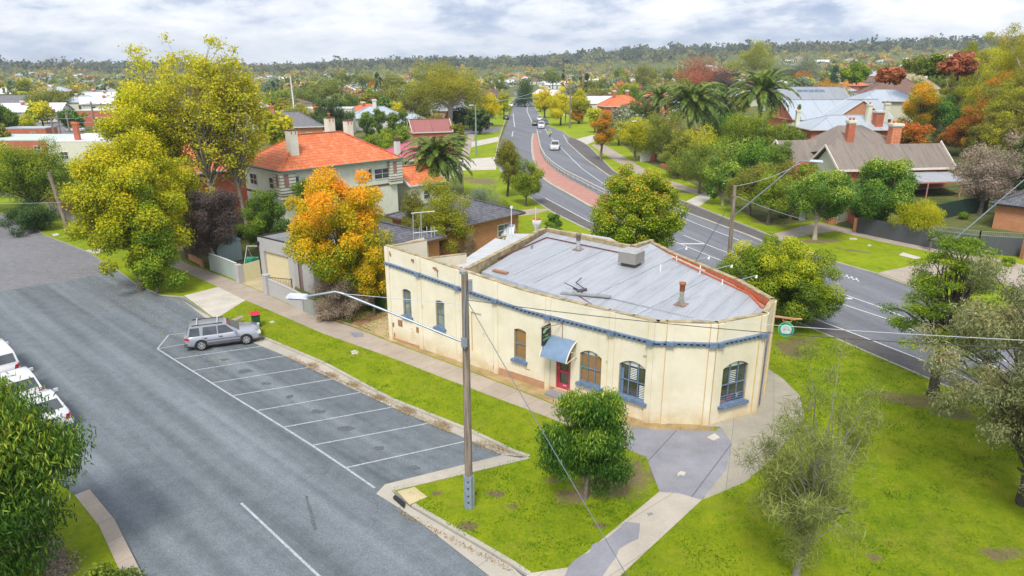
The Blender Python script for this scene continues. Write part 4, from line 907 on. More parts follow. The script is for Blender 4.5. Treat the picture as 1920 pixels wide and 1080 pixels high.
for u in (a0 + .02, a1 - .02):
    for (q0, za), (q1, zb_) in zip(prof[:-1], prof[1:]): aw.beam(pU(u, za - .01, q0), pU(u, zb_ - .01, q1), .05, .05, 1)
    aw.beam(pU(u, 2.60, .03), pU(u, prof[-1][1] - .04, prof[-1][0] - .05), .035, .035, 1); aw.beam(pU(u, 2.75, .03), pU(u, 3.0, .62), .03, .03, 1); aw.beam(pU(u, 2.5, .03), pU(u, 3.42, .03), .05, .04, 1)
aw.build('awning', [M_AWN, M_CREAM], bld)
# roof: one big plane falling to a box gutter behind the street wall
M_IRON = iron('roof_iron', (.43, .45, .49), .45, .15, pitch=.15, rust=.35, sheet=.9)
rz = lambda x, y: 4.72 + .062 * ((x * .60 + y * .80) - 30.2)
rm = MB(); ROOF = [(-1.9, 40.9), (2.6, 49.2), (7.35, 44.85), (8.05, 44.2), (9.5, 45.6), (10.3, 42.9), (12.65, 37.1), (13.3, 33.9), (12.5, 32.3), (9.6, 31.0), (3.4, 35.6)]
gx = []
rm.sheet(ROOF, 0); rm.v = [(x, y, rz(x, y)) for x, y, z in rm.v]
n0 = len(rm.v)
# side skirts of the roof edge over the gutter
for a, b in ((ROOF[0], ROOF[-1]), (ROOF[-1], ROOF[-2])): rm.quad((a[0], a[1], rz(*a) - .22), (b[0], b[1], rz(*b) - .22), (b[0], b[1], rz(*b)), (a[0], a[1], rz(*a)), 1)
rm.sheet([(-2.6, 37.2), (6.8, 30.4), (9.7, 30.3), (12.6, 31.7), (13.5, 33.5), (9.6, 31.3), (3.4, 35.9), (-1.7, 41.2), (-3.2, 39.7)], 4.50, 1)
rm.build('roof', [M_IRON, iron('gutter_iron', (.42, .46, .52), .5, .1, pitch=.6, rust=.2)], bld)
fl = MB()   # flashings and ribs laid along the fall
def rp(px, py, q=0): 
    z = 5.0
    for _ in range(6): p = G(px, py, z); z = rz(p.x, p.y) + q
    return Vector((p.x, p.y, z))
for a, b in (((1262, 484), (1405, 551)), ((1405, 551), (1430, 577)), ): fl.beam(rp(*a, .05), rp(*b, .05), .13, .05, 0)
for a, b in (((1025, 445), (1160, 473)), ((902, 498), (1025, 445))): fl.beam(rp(*a, .05), rp(*b, .05), .09, .05, 2)
for a, b in (((1160, 480), (1215, 462)), ((1262, 484), (1100, 560)), ((964, 515), (1075, 461)), ((1000, 530), (1130, 470)), ((1190, 592), (1330, 520))): fl.beam(rp(*a, .012), rp(*b, .012), .06, .02, 1)
fl.beam(rp(1150, 598, -.1), rp(1075, 548, .05), .06, .05, 2); fl.beam(rp(1145, 559, .04), rp(1325, 603, -.0), .07, .05, 1)
fl.beam(rp(1052, 549, .03), rp(1145, 556, .12), .35, .06, 3)
fl.build('flashing', [M_RED, plain('dull_flashing', (.30, .33, .38), .5), plain('maroon_pipe', (.16, .05, .05), .6), plain('grey_duct', (.25, .26, .27), .5)], bld)
# evaporative cooler, flues, small vents
ac = thing('rooftop_cooler', 'grey boxy evaporative cooler standing on the iron roof', 'air cooler', rp(1183, 497), R(-38))
m = MB(); m.box((0, 0, .12), (.9, .9, .24), 1); m.build('base', [M_CAP, plain('cooler_dark', (.08, .08, .08), .7)], ac)
m = MB(); m.box((0, 0, .40), (1.22, 1.22, .34), 0, 0, .98); m.box((0, 0, .74), (1.2, 1.2, .33), 0, 0, 1.0); 
M_COOL = boards('cooler_louvre', (.30, .285, .26), .05, .05, rough=.7); m.build('body', M_COOL, ac)
m = MB(); m.box((0, 0, .965), (1.24, 1.24, .10), 0, 0, .86); m.build('lid', plain('cooler_lid', (.36, .36, .36), .6), ac)
def flue(label, x, y, h, r_, c1, c2, rust):
    t = thing('flue', label, 'chimney pipe', rp(x, y)); a = MB(); a.tube([(0, 0, -.05), (0, 0, h)], r_, 14); a.build('pipe', plain('flue_' + label[:5], c1, .5, .2, var=.25, scale=5), t)
    a = MB(); a.lathe([(r_ * 1.05, h - .42), (r_ * 1.2, h - .40), (r_ * 1.22, h - .05), (r_ * 1.5, h - .04), (r_ * 1.5, h + .06), (r_ * .9, h + .08), (.0, h + .08)], n=14); a.build('cowl', plain('cowl_' + label[:5], c2, .8, var=.4, scale=8), t)
    a = MB(); a.box((0, 0, .015), (.62, .62, .05), 0, R(-38)); a.build('flashing', plain('rusty_collar', (.24, .17, .13), .9, var=.4, scale=6), t)
flue('tall rusty topped flue at the front of the iron roof', 1277, 571, 1.18, .12, (.33, .33, .26), (.33, .11, .04), 1)
flue('plain grey flue near the back parapet of the iron roof', 1084, 468, 1.05, .13, (.42, .45, .46), (.22, .17, .14), 0)
for x, y, h_ in ((1238, 510, .45), (1268, 492, .42), (1312, 514, .55), (1354, 533, .3)): p = rp(x, y); m = MB(); m.tube([p, p + Vector((0, 0, h_))], .035, 8); m.build('vent_pipe', plain('white_pvc', (.8, .8, .8), .4), bld)
m = MB(); m.beam(rp(1255, 478, .35), rp(1322, 508, .35), .05, .05, 0); m.build('conduit', plain('cream_pipe', (.6, .55, .42), .5), bld)
m = MB(); p = rp(997, 466); m.tube([p, p + Vector((0, 0, .2))], .06, 8); m.tube([p + Vector((-.12, 0, .22)), p + Vector((.12, 0, .22))], .05, 8); m.build('vent', plain('vent_grey', (.2, .22, .24), .5), bld)
an = thing('fallen_antenna', 'broken antenna lying on the iron roof behind the street parapet', 'antenna', rp(1085, 545)); m = MB()
q = lambda x, y, z=.08: rp(x, y, z) - rp(1085, 545)
m.tube([q(1058, 530, .4), q(1085, 543)], .03, 6); m.tube([q(1098, 543), q(1080, 530, .25), q(1090, 521, .35)], .035, 6); m.tube([q(1082, 546, .05), q(1100, 542, .1)], .09, 8); m.tube([q(1075, 540, .1), q(1092, 548, .03)], .05, 6); m.build('mast', plain('antenna_dark', (.08, .08, .09), .6, .3), an)
m = MB(); m.box(rp(938, 509, .08), (1.1, .28, .10), 0, R(-38)); m.build('ridge_cover', M_EXB, bld)
# iron lights over the right hand parapet
for k, (x0, y0, x1, y1, lab) in enumerate(((1262, 470, 1287, 468, 'first'), (1303, 488, 1325, 486, 'second'), (1345, 504, 1370, 506, 'third'), (1390, 524, 1418, 527, 'fourth'))):
    a = D(x0, y0, {0: 41.6, 1: 39.8, 2: 38.4, 3: 36.2}[k]); 
    a = G(x0, y0, 5.56); b = a + Vector((.95, .25, .12)); t = thing('sign_light', lab + ' small white floodlight from the back on the right parapet', 'floodlight', a)
    m = MB(); m.tube([(0, 0, 0), (b - a) * .9 + Vector((0, 0, .06)), b - a], .018, 6); m.build('arm', plain('light_arm', (.35, .4, .48), .5), t)
    m = MB(); m.tube([b - a + Vector((0, 0, .05)), b - a + Vector((-.04, 0, -.10))], [.04, .08], 10); m.build('lamp_head', plain('light_white', (.8, .8, .82), .4), t)
# rear wing roofs
rw = MB(); M_OLDI = iron('rear_iron', (.55, .56, .57), .5, .05, pitch=.15, rust=.5)
rw.add([(-5.0, 43.2, 3.7), (-2.6, 41.0, 4.1), (1.7, 48.9, 4.35), (-1.3, 52.6, 4.1)], [(0, 1, 2, 3)]); rw.add([(-5.0, 43.2, 0), (-1.3, 52.6, 0), (-1.3, 52.6, 4.05), (-5.0, 43.2, 3.6)], [(0, 1, 2, 3)], 1)
rw.add([(-1.0, 46.8, 4.5), (1.5, 48.9, 4.6), (3.0, 53.5, 4.2), (-.3, 54.2, 4.1)], [(0, 1, 2, 3)])
rw.add([(5.8, 47.3, 4.55), (9.4, 46.6, 4.2), (7.6, 51.5, 4.4), (4.2, 51.2, 5.0), (3.3, 49.6, 4.9)], [(0, 1, 2, 3, 4)]); rw.add([(3.3, 49.6, 4.9), (4.2, 51.2, 5.0), (2.6, 51.6, 4.2)], [(0, 1, 2)])
rw.build('rear_roof', [M_OLDI, M_CREAM], bld)
tt = MB()
for k in range(9): c = Vector((-5.3, 42.0, 5.1)).lerp(Vector((-2.9, 40.6, 4.95)), k / 8); tt.lathe([(.02, .0), (.12, .02), (.14, .14), (.02, .2)], c, 7)
tt.build('terracotta_cap', M_RED, bld)
# antenna frame above the back wall
af = thing('antenna_frame', 'pale galvanised antenna frame above the rear wall of the corner shop', 'antenna', (-5.2, 46.5, .1)); m = MB(); b_ = Vector((-5.2, 46.5, .1))
def Q(x, y, Y=46.5): return D(x, y, Y) - b_
for (x0, y0, x1, y1) in ((774, 400, 776, 470), (789, 400, 791, 470), (771, 400, 815, 396), (776, 437, 820, 433), (800, 425, 801, 445), (808, 425, 809, 445), (814, 425, 815, 442), (787, 425, 786, 470)): m.tube([Q(x0, y0), Q(x1, y1)], .035, 6)
m.tube([Q(782, 470), (0, 0, 0)], .05, 6); m.build('mast', plain('galv', (.45, .5, .52), .4, .4), af)
# downpipe and wall signs
m = MB(); p0 = C4 + D4 * .55 + N4 * .08; m.tube([p0 + Vector((0, 0, .3)), p0 + Vector((0, 0, 3.6)), p0 + Vector((D4.x * .5, D4.y * .5, 4.2))], .055, 8); m.build('downpipe', plain('downpipe_plum', (.16, .13, .20), .5), bld)
def text_mesh(name, body, size, mat, parent, origin, xdir, ydir, ext=.004, align='CENTER'):
    cu = bpy.data.curves.new(name, 'FONT'); cu.body = body; cu.size = size; cu.extrude = ext; cu.align_x = align; cu.align_y = 'CENTER'
    ob = bpy.data.objects.new(name, cu); COL.objects.link(ob); dg = bpy.context.evaluated_depsgraph_get(); me = bpy.data.meshes.new_from_object(ob.evaluated_get(dg)); bpy.data.objects.remove(ob)
    me.materials.clear(); me.materials.append(mat); x = Vector(xdir).normalized(); y = Vector(ydir).normalized(); z = x.cross(y)
    me.transform(Matrix(((x.x, y.x, z.x, origin[0]), (x.y, y.y, z.y, origin[1]), (x.z, y.z, z.z, origin[2]), (0, 0, 0, 1))))
    o = bpy.data.objects.new(name, me); link(o, parent); reg(o, parent); return o
hs = MB(); bu = 12.62
hs.beam(pU(13.25, 3.3, .03), pU(13.25, 4.25, .03), .03, .03, 1); hs.beam(pU(bu + .6, 4.2, .03), pU(bu, 4.15, 1.15), .03, .03, 1)
hc = pU(bu, 3.62, .62); hs.box(hc, (.05, .80, 1.05), 0, math.atan2(WD.y, WD.x)); hs.box(hc, (.06, .84, .03), 1, math.atan2(WD.y, WD.x))
hs.beam(hc + WN * .35 + Vector((0, 0, .5)), hc + WN * .35 + Vector((0, 0, .62)), .02, .02, 1)
ho = hs.build('hanging_sign', [plain('sign_black', (.018, .02, .022), .4), plain('sign_rust', (.25, .15, .10), .7)], bld)
M_SGR = plain('sign_green', (.30, .62, .32), .5); xa = -WN
o_ = hc - WD * .03; text_mesh('sign_text', 'THE\nLOUNGE', .17, M_SGR, ho, o_ + Vector((0, 0, -.12)), -xa, (0, 0, 1)) if False else None
fx = WD  # the face towards the camera looks back along the wall
xr = Vector((0, 0, 1)).cross(-WD) * 1.0
xr = -WN if (-WN).x > 0 else WN
xdir = Vector((0, 0, 1)).cross(fx); 
text_mesh('lettering', 'THE\nLOUNGE', .165, M_SGR, ho, hc + fx * .03 + Vector((0, 0, -.13)), xdir, (0, 0, 1))
lg = MB(); c = hc + fx * .032 + Vector((0, 0, .28)) - xdir * .16
lg.add([c + xdir * (.17 * math.cos(a) * (1 if math.cos(a) > 0 else 1.1)) + Vector((0, 0, .12 * math.sin(a) + .05 * math.cos(a))) for a in [k * math.pi / 8 for k in range(16)]], [tuple(range(16))])
lg.beam(c + xdir * .12, c + xdir * .45 + Vector((0, 0, .07)), .01, .03, 1); lg.build('leaf_logo', [M_SGR, M_WHITE], ho)
# round green sign on a timber bracket at the right corner
rs_ = MB(); ra = G(1452, 600, 4.9); ra = C5 + N4 * .05 + Vector((-.1, .1, 4.55)); rb_ = D(1503, 600, ra.y + .6)
rs_.beam(ra, ra.lerp(rb_, .75), .10, .09, 0); rs_.beam(ra.lerp(rb_, .74), rb_ + Vector((0, 0, .06)), .09, .07, 0); q0 = ra.lerp(rb_, .38); q1 = ra.lerp(rb_, .66)
for q in (q0, q1): rs_.tube([q, q - Vector((0, 0, .20))], .02, 6)
rs_.tube([q0 - Vector((0, 0, .20)), q1 - Vector((0, 0, .20))], .02, 6); ro = rs_.build('sign_bracket', plain('bracket_timber', (.62, .32, .18), .6), bld)
sc_ = (q0 + q1) / 2 - Vector((0, 0, .66)); fd = Vector((-.28, -1, .1)).normalized()
def disc(mb, c, nrm, r0, r1, mi, off=0, th=.02, n=32):
    x = Vector((0, 0, 1)).cross(nrm).normalized(); y = nrm.cross(x); a = [c + nrm * off + (x * math.cos(t) + y * math.sin(t)) * r1 for t in [2 * math.pi * k / n for k in range(n)]]
    b = [c + nrm * (off - th) + (x * math.cos(t) + y * math.sin(t)) * r1 for t in [2 * math.pi * k / n for k in range(n)]]
    mb.add(a + b, [tuple(range(n)), tuple(range(n, 2 * n))[::-1]] + [((k + 1) % n, k, n + k, n + (k + 1) % n) for k in range(n)], mi)
rd = MB(); disc(rd, sc_, fd, 0, .40, 0, 0, .08); disc(rd, sc_, fd, 0, .385, 1, .006, .004); disc(rd, sc_, fd, 0, .27, 2, .012, .004); disc(rd, sc_, fd, 0, .245, 3, .018, .004)
rdo = rd.build('round_sign', [M_SGR, plain('ring_green', (.01, .30, .17), .4), M_WHITE, plain('sign_pale_grey', (.50, .56, .58), .5)], ro)
xs_ = Vector((0, 0, 1)).cross(fd).normalized(); text_mesh('lettering', '18-18', .15, plain('sign_dim_green', (.16, .30, .26), .6), rdo, sc_ + fd * .022, xs_, fd.cross(xs_))
np_ = MB(); np_.beam(pU(18.02 - .1, 3.62, .02), pU(18.45 - .05, 3.60, .02), .02, .12, 0); no_ = np_.build('street_plate', plain('plate_cream', (.55, .52, .42), .6), bld)
text_mesh('lettering', 'GEORGE ST', .075, plain('plate_text', (.22, .2, .17), .6), no_, pU(18.16, 3.61, .032), WD, (0, 0, 1))
m = MB(); m.beam(pU(14.42, 2.02, -.115), pU(14.74, 2.02, -.115), .004, .16, 0); so_ = m.build('window_sticker', plain('sticker_green', (.03, .26, .10), .5), bld)
text_mesh('lettering', 'Eat here', .085, M_WHITE, so_, pU(14.58, 2.02, -.11), WD, (0, 0, 1))
for u, z in ((15.9, 2.75), (3.0, 3.0), (7.85, 2.3)): m = MB(); m.beam(pU(u, z, .03), pU(u + .12, z - .1, .04), .02, .02); m.beam(pU(u, z, .03), pU(u + .1, z + .1, .04), .02, .02); m.build('wall_fitting', M_OCHRE, bld)
# ------------------------------------------------------------------ houses
M_TILER = tiles('terracotta_tiles', (.72, .21, .08), (.60, .15, .06), (.28, .07, .035), lich=(.66, .46, .30), lam=.2, row=.46, col=.36)
M_TILED = tiles('dark_tiles', (.10, .10, .12), (.17, .17, .19), (.035, .035, .04), row=.34, col=.3, lich=(.3, .3, .3), lam=.1)
M_TILEB = tiles('brown_tiles', (.24, .14, .11), (.19, .11, .09), (.09, .05, .04), lam=.1)
M_SLATE = tiles('slate', (.17, .17, .19), (.23, .22, .24), (.08, .08, .09), lam=.08)
M_AGED = iron('aged_iron', (.24, .20, .17), .8, 0, pitch=.2, rust=.35, var=.2, sheet=3)
M_PALEI = iron('pale_iron', (.45, .50, .57), .4, .1, pitch=.25, var=.08, sheet=5)
M_PINK = iron('pink_iron', (.50, .10, .17), .5, 0, pitch=.25, var=.08, sheet=5)
M_MAROON = iron('maroon_iron', (.33, .12, .11), .6, 0, pitch=.25, rust=.2, sheet=4)
M_GREYI = iron('grey_iron', (.30, .32, .35), .5, 0, pitch=.25, sheet=4)
M_BRKR = brick('red_brick', (.47, .10, .045), (.55, .14, .06), (.42, .22, .15)); M_BRKO = brick('orange_brick', (.55, .22, .09), (.45, .14, .06), (.5, .35, .22))
M_CREAMW = plain('cream_render', (.66, .66, .54), .8, var=.08); M_WBOARD = boards('cream_weatherboard', (.66, .64, .52), .18, .04)
M_GRNW = plain('pale_green_render', (.68, .70, .60), .8, var=.08, scale=1.5); M_WHITEP = plain('white_paint', (.66, .66, .63), .5, var=.05)
M_GLZ = glass('house_glass', (.05, .06, .07)); M_MET = plain('metal_grey', (.30, .32, .34), .45, .5, var=.15); M_DARK = plain('near_black', (.02, .02, .022), .6)
M_TERRA = plain('terracotta_pot', (.60, .17, .06), .7, var=.1); M_GREYR = plain('grey_render', (.44, .43, .43), .8, var=.06, scale=2); M_BROWN = plain('dark_brown_trim', (.13, .07, .05), .7)
def chimney(root, x, y, z0, z1, w, mats, pots=1, cap=True, kind=0, d=None):
    m = MB(); d = d or w; m.box((x, y, (z0 + z1) / 2), (w, d, z1 - z0), 0)
    if cap: m.box((x, y, z1 - .32), (w * 1.12, d * 1.12, .12), 1); m.box((x, y, z1 - .06), (w * 1.3, d * 1.3, .30), 1); m.box((x, y, z1 + .12), (w * 1.15, d * 1.15, .08), 1)
    else:
        m.box((x, y, z1 + .04), (w * 1.08, d * 1.08, .12), 1)
        for s in (-1, 1): m.box((x + s * w * .25, y - d / 2 - .01, z1 - .25), (w * .16, .02, .3), 2)
    for k in range(pots): m.lathe([(.10, 0), (.17, .05), (.15, .3), (.19, .34), (.19, .42), (.09, .42)], (x + (k - (pots - 1) / 2) * w * .5, y, z1 + .12), 8, 2)
    return m.build('chimney', list(mats) + [M_TERRA], root)
def house(label, name, loc, rz, L, W, wh, rh, roofm, wallm, kind='hip', over=.5, cat='house', wins=None, chims=(), group=None, trim=None, far=False, z0=-.6):
    root = thing(name, label, cat, loc, rz, group); x, y = L / 2, W / 2; m = MB()
    m.box((0, 0, (wh + z0) / 2), (L, W, wh - z0), 0)
    if kind == 'gable':
        for s in (-1, 1): m.add([(s * x, -y, wh), (s * x, y, wh), (s * x, 0, wh + rh * (W / (W + 2 * over)))], [(0, 1, 2) if s > 0 else (2, 1, 0)], 1 if trim else 0)
    m.build('wall', [wallm, trim or wallm], root)
    m = MB(); X, Y = x + over, y + over
    if kind == 'hip':
        k = max(0, X - Y) if L >= W else 0; ky = max(0, Y - X) if W > L else 0
        a, b, c, d = (-X, -Y, wh), (X, -Y, wh), (X, Y, wh), (-X, Y, wh); r0, r1 = ((-k, 0, wh + rh), (k, 0, wh + rh)) if L >= W else ((0, -ky, wh + rh), (0, ky, wh + rh))
        if L >= W:
            m.add([a, b, c, d, r0, r1], [(0, 1, 5, 4), (1, 2, 5), (2, 3, 4, 5), (3, 0, 4)]) if k > 0 else m.add([a, b, c, d, r0], [(0, 1, 4), (1, 2, 4), (2, 3, 4), (3, 0, 4)])
            for p, q in ((a, r0), (d, r0), (b, r1), (c, r1), (r0, r1)): m.beam(Vector(p) + Vector((0, 0, .05)), Vector(q) + Vector((0, 0, .07)), .22, .09, 2)
        else:
            m.add([a, b, c, d, r0, r1], [(0, 1, 4), (1, 2, 5, 4), (2, 3, 5), (3, 0, 4, 5)])
            for p, q in ((a, r0), (b, r0), (d, r1), (c, r1), (r0, r1)): m.beam(Vector(p) + Vector((0, 0, .05)), Vector(q) + Vector((0, 0, .07)), .22, .09, 2)
    elif kind == 'gable':
        m.quad((-X, -Y, wh), (X, -Y, wh), (X, 0, wh + rh), (-X, 0, wh + rh)); m.quad((X, Y, wh), (-X, Y, wh), (-X, 0, wh + rh), (X, 0, wh + rh))
        for sx in (-X, X):
            for sy in (-Y, Y): m.beam((sx, sy, wh - .02), (sx, 0, wh + rh - .02), .10, .24, 1)
        m.beam((-X, 0, wh + rh + .04), (X, 0, wh + rh + .04), .3, .08, 2)
    elif kind == 'flat':
        m.box((0, 0, wh + .1), (L + .04, W + .04, .2), 0)
    e = MB()
    if kind != 'flat':
        m.add([(-X, -Y, wh - .03), (X, -Y, wh - .03), (X, Y, wh - .03), (-X, Y, wh - .03)], [(3, 2, 1, 0)], 1)
        for (p, q) in (((-X, -Y), (X, -Y)), ((X, Y), (-X, Y))) + ((((X, -Y), (X, Y)), ((-X, Y), (-X, -Y))) if kind == 'hip' else ()): e.beam((*p, wh - .04), (*q, wh - .04), .14, .18, 0)
    ro = m.build('roof', [roofm, M_WHITEP, roofm], root)
    if kind != 'flat' and not far: e.build('gutter', trim or M_WHITEP, ro)
    for (cx_, cy_, zt, w_, ms, pots, cap) in chims: chimney(root, cx_, cy_, wh, zt, w_, ms, pots, cap)
    if wins is None: wins = [('f', -L * .3, 1.0, 1.3, 1.3), ('f', L * .28, 1.0, 1.3, 1.3), ('f', 0, .1, .9, 2.0), ('l', 0, 1, 1.2, 1.2), ('r', 0, 1, 1.2, 1.2)]
    for (sd, u, z, w_, h_) in wins:
        f = MB(); g = MB()
        def bx(mb, q, dw, dh, th, mi=0):
            if sd in 'fb': s = -1 if sd == 'f' else 1; mb.box((u, s * (y + q), z + h_ / 2), (w_ + dw, th, h_ + dh), mi)
            else: s = -1 if sd == 'l' else 1; mb.box((s * (x + q), u, z + h_ / 2), (th, w_ + dw, h_ + dh), mi)
        if far: bx(f, .01, 0, 0, .06); f.build('window', M_GLZ, root); continue
        for (du, dz, ww, hh) in ((-w_ / 2, 0, .08, h_), (w_ / 2, 0, .08, h_), (0, -h_ / 2, w_ + .08, .09), (0, h_ / 2, w_ + .08, .09), (0, 0, w_, .05)) + (((0, 0, .05, h_),) if w_ > 1.1 else ()):
            if sd in 'fb': s = -1 if sd == 'f' else 1; f.box((u + du, s * (y + .025), z + h_ / 2 + dz), (ww, .07, hh))
            else: s = -1 if sd == 'l' else 1; f.box((s * (x + .025), u + du, z + h_ / 2 + dz), (.07, ww, hh))
        fo = f.build('window', M_WHITEP, root); bx(g, .012, -.04, -.04, .012); g.build('pane', M_GLZ, fo)
    return root
S45 = R(45.8)
# two storey house
h1 = house('two storey pale green house with orange tiled hip roof and three tall chimneys', 'tiled_house', (-22.2, 80.3, .1), S45, 14.6, 9.0, 6.5, 3.1, M_TILER, M_GRNW, 'hip', .6,
   wins=[('f', -6.0, 4.3, .9, 1.5), ('f', 3.5, 4.3, .5, 1.3), ('f', 5.2, 4.3, 2.2, 1.2), ('l', -2.2, 4.3, 1.8, 1.2), ('l', 2.4, 4.3, 1.6, 1.2), ('l', -1.8, .9, 2.2, 1.4), ('f', -5.0, .9, 1.4, 1.4)],
   chims=[(-4.9, -2.6, 10.4, .95, (M_GRNW, M_BROWN), 0, False), (1.8, .6, 11.2, .9, (M_GRNW, M_BROWN), 1, False), (5.3, 2.2, 10.6, .85, (M_GRNW, M_BROWN), 0, False)], trim=plain('green_gutter', (.10, .18, .15), .5))
m = MB()     # corner bays with banded brickwork and panels
for (cx_, cy_) in ((-7.0, -4.2), (7.0, -4.2)):
    for z_ in (3.9, 4.15): m.box((cx_, cy_, z_), (1.9, 1.5, .06), 1)
    m.box((cx_, cy_, 5.0), (1.8, 1.4, 2.95), 0)
    for k in range(6): m.box((cx_, cy_, 4.45 + k * .34), (1.86, 1.46, .05), 1)
    m.box((cx_ - .2, cy_ - .73, 5.55), (.5, .03, 1.3), 2); m.box((cx_ - .93, cy_ - .1, 5.55), (.03, .5, 1.3), 2)
m.box((0, -4.53, 3.55), (14.6, .05, .22), 1); m.box((-7.33, 0, 3.5), (.05, 9.0, .22), 1)
m.build('banded_bay', [M_GRNW, M_BROWN, plain('bay_panel', (.35, .17, .13), .7)], h1)
m = MB(); m.tube([(-7.45, -2.6, 0), (-7.45, -2.6, 6.4)], .06, 6); m.build('downpipe', M_WHITEP, h1)
house('orange tiled hip roof house half hidden behind the tall yellow green trees', 'tiled_house', (-36.5, 82.5, .1), S45, 12, 9.5, 5.6, 3.0, M_TILER, M_BRKR, 'hip', .5, chims=[(-1, 2, 10.0, .8, (M_BRKR, M_TERRA), 1, True), (3.5, -1, 9.6, .8, (M_BRKR, M_TERRA), 1, True)])
house('low terracotta tiled wing at the right end of the two storey house', 'tiled_house', (-12.9, 87.6, .1), S45, 5.0, 6.0, 3.0, 1.9, M_TILER, M_CREAMW, 'gable', .4, wins=[('f', 0, 1, 1, 1.2)])
house('pink iron hip roof house just beyond the palm', 'pink_roof_house', (-15.3, 109.5, .1), S45, 9, 9, 3.6, 2.4, M_PINK, M_CREAMW, 'hip', .5, chims=[(-4.6, -1.5, 6.6, .7, (M_WHITEP, M_BROWN), 0, True)])
house('small red brick gabled house with maroon iron roof', 'brick_cottage', (-18.2, 154.0, .1), R(20), 8.5, 5.6, 3.4, 2.6, M_MAROON, M_BRKR, 'gable', .3, wins=[('l', -1.2, .9, 1.4, 1.5), ('l', .2, 4.2, .4, .6), ('f', 0, 1, 1.2, 1.3)])
house('slate grey hip roof house with two orange brick chimneys', 'slate_house', (-53, 166, .1), R(20), 15, 10, 3.6, 3.2, M_SLATE, M_BRKO, 'hip', .5, chims=[(-3.5, -2.6, 8.2, 1.0, (M_BRKO, M_TERRA), 1, True), (6.5, 0.5, 7.8, .9, (M_BRKO, M_TERRA), 1, True)])
fl_ = thing('flat_roof_block', 'long white parapet block beneath the tall mast', 'building', (-50, 186, .1), R(5)); m = MB(); m.box((0, 0, 3.2), (16, 6, 6.4)); m.box((0, 0, 6.5), (16.2, 6.2, .35), 1)
for k in range(8): m.box((-7 + k * 2, -3.02, 5.9), (.1, .06, .9), 1)
m.build('wall', [M_CREAMW, M_WHITEP], fl_)
# dark tiled brick house behind the shop
house('brown brick house with dark grey tiled roof behind the shop', 'dark_tiled_house', (-5.6, 67.0, .1), R(48), 9.5, 8.2, 2.9, 1.7, M_TILED, M_BRKO, 'hip', .5, trim=M_BROWN, wins=[('f', 2.6, .9, 1.8, 1.2), ('l', 0, 1, 1.4, 1.2)])
house('low dark tiled house behind the orange leaved tree', 'dark_tiled_house', (-12.2, 57.0, .1), R(48), 9.0, 7.6, 2.8, 1.5, M_TILED, M_BRKO, 'hip', .5, trim=M_BROWN)
tp_ = thing('tarpaulin', 'crumpled blue tarpaulin poking above the dark tiled roof', 'tarpaulin', D(905, 397, 70)); m = MB(); m.add([(-.9, 0, -.3), (.9, .3, -.5), (.2, 0, .35), (-.5, .3, .3), (.5, .8, .1)], [(0, 1, 2, 3), (3, 2, 4)]); m.build('sheet', plain('tarp_blue', (.04, .22, .62), .5), tp_)
# modern grey garage with flat parapet
gar = thing('garage', 'modern grey rendered garage with cream roller door and flat roof', 'garage', (0, 0, 0)); m = MB()
ga, gb = Vector((-21.2, 55.3, 0)), Vector((-17.5, 52.6, 0)); gc = Vector((-17.1, 52.0, 0)); gd_ = Vector((-15.3, 50.4, 0)); up = Vector((.68, .74, 0))
facade(m, ga, gb, 3.55, [(.7, 3.9, .1, 2.45, 0)], .25, .05, 0, 0)
m.prism([ga[:2], gb[:2], (gb + up * 7)[:2], (ga + up * 7)[:2]], 3.1, 3.14, 1); wallseg(m, ga + up * 7, ga, .05, 3.55, .2, 0, 2); wallseg(m, gb + Vector((.0, .0, 0)), gb + up * 7, .05, 3.5, .2, 0, 2); wallseg(m, gb - Vector((.01, 0, 0)), ga, 3.0, 3.56, -.2, 0, 2)
facade(m, gc, gd_, 3.75, [(.22, .82, .1, 2.75, 0), ], .12, .05, 0, 3); facade(m, gd_, gd_ + up * 3.2, 3.75, [(.5, 2.6, .1, 2.6, 0)], .12, .05, 0, 3)
for a, b in ((gc, gd_), (gd_, gd_ + up * 3.2), (gd_ + up * 3.2, gc + up * 3.2), (gc + up * 3.2, gc)): wallseg(m, a + (b - a).normalized() * .004 + up * .01, b, 2.9, 3.76, .2, 0, 2)
m.prism([gc[:2], gd_[:2], (gd_ + up * 3.2)[:2], (gc + up * 3.2)[:2]], 3.2, 3.24, 1)
facade(m, gb, gc, 3.55, [], .1)
m.build('wall', [M_GREYR, M_MET, M_DARK, plain('taupe_panel', (.22, .17, .16), .6)], gar)
m = MB(); gdv = (gb - ga).normalized(); gn = Vector((gdv.y, -gdv.x, 0)); a = ga + gdv * .7 - gn * .2; b = ga + gdv * 3.9 - gn * .2
m.quad(a + Vector((0, 0, .1)), b + Vector((0, 0, .1)), b + Vector((0, 0, 2.45)), a + Vector((0, 0, 2.45))); m.build('roller_door', boards('roller_door', (.72, .64, .42), .09, .03), gar)
m = MB(); a = gc + (gd_ - gc).normalized() * .22 + Vector((.08, .09, 0)); b = gc + (gd_ - gc).normalized() * .82 + Vector((.08, .09, 0)); m.quad(a + Vector((0, 0, .1)), b + Vector((0, 0, .1)), b + Vector((0, 0, 2.75)), a + Vector((0, 0, 2.75)))
a = gd_ + up * .5 + Vector((-.08, .09, 0)); b = gd_ + up * 2.6 + Vector((-.08, .09, 0)); m.quad(a + Vector((0, 0, .1)), b + Vector((0, 0, .1)), b + Vector((0, 0, 2.6)), a + Vector((0, 0, 2.6))); m.build('screen_panel', plain('taupe_panel', (.22, .17, .16), .6), gar)
m = MB(); q = ga + gn * .08 + gdv * .1; m.tube([q, q + Vector((0, 0, 3.0))], .06, 8); m.box(q + Vector((0, 0, 3.05)), (.3, .2, .25)); m.build('downpipe', M_DARK, gar)
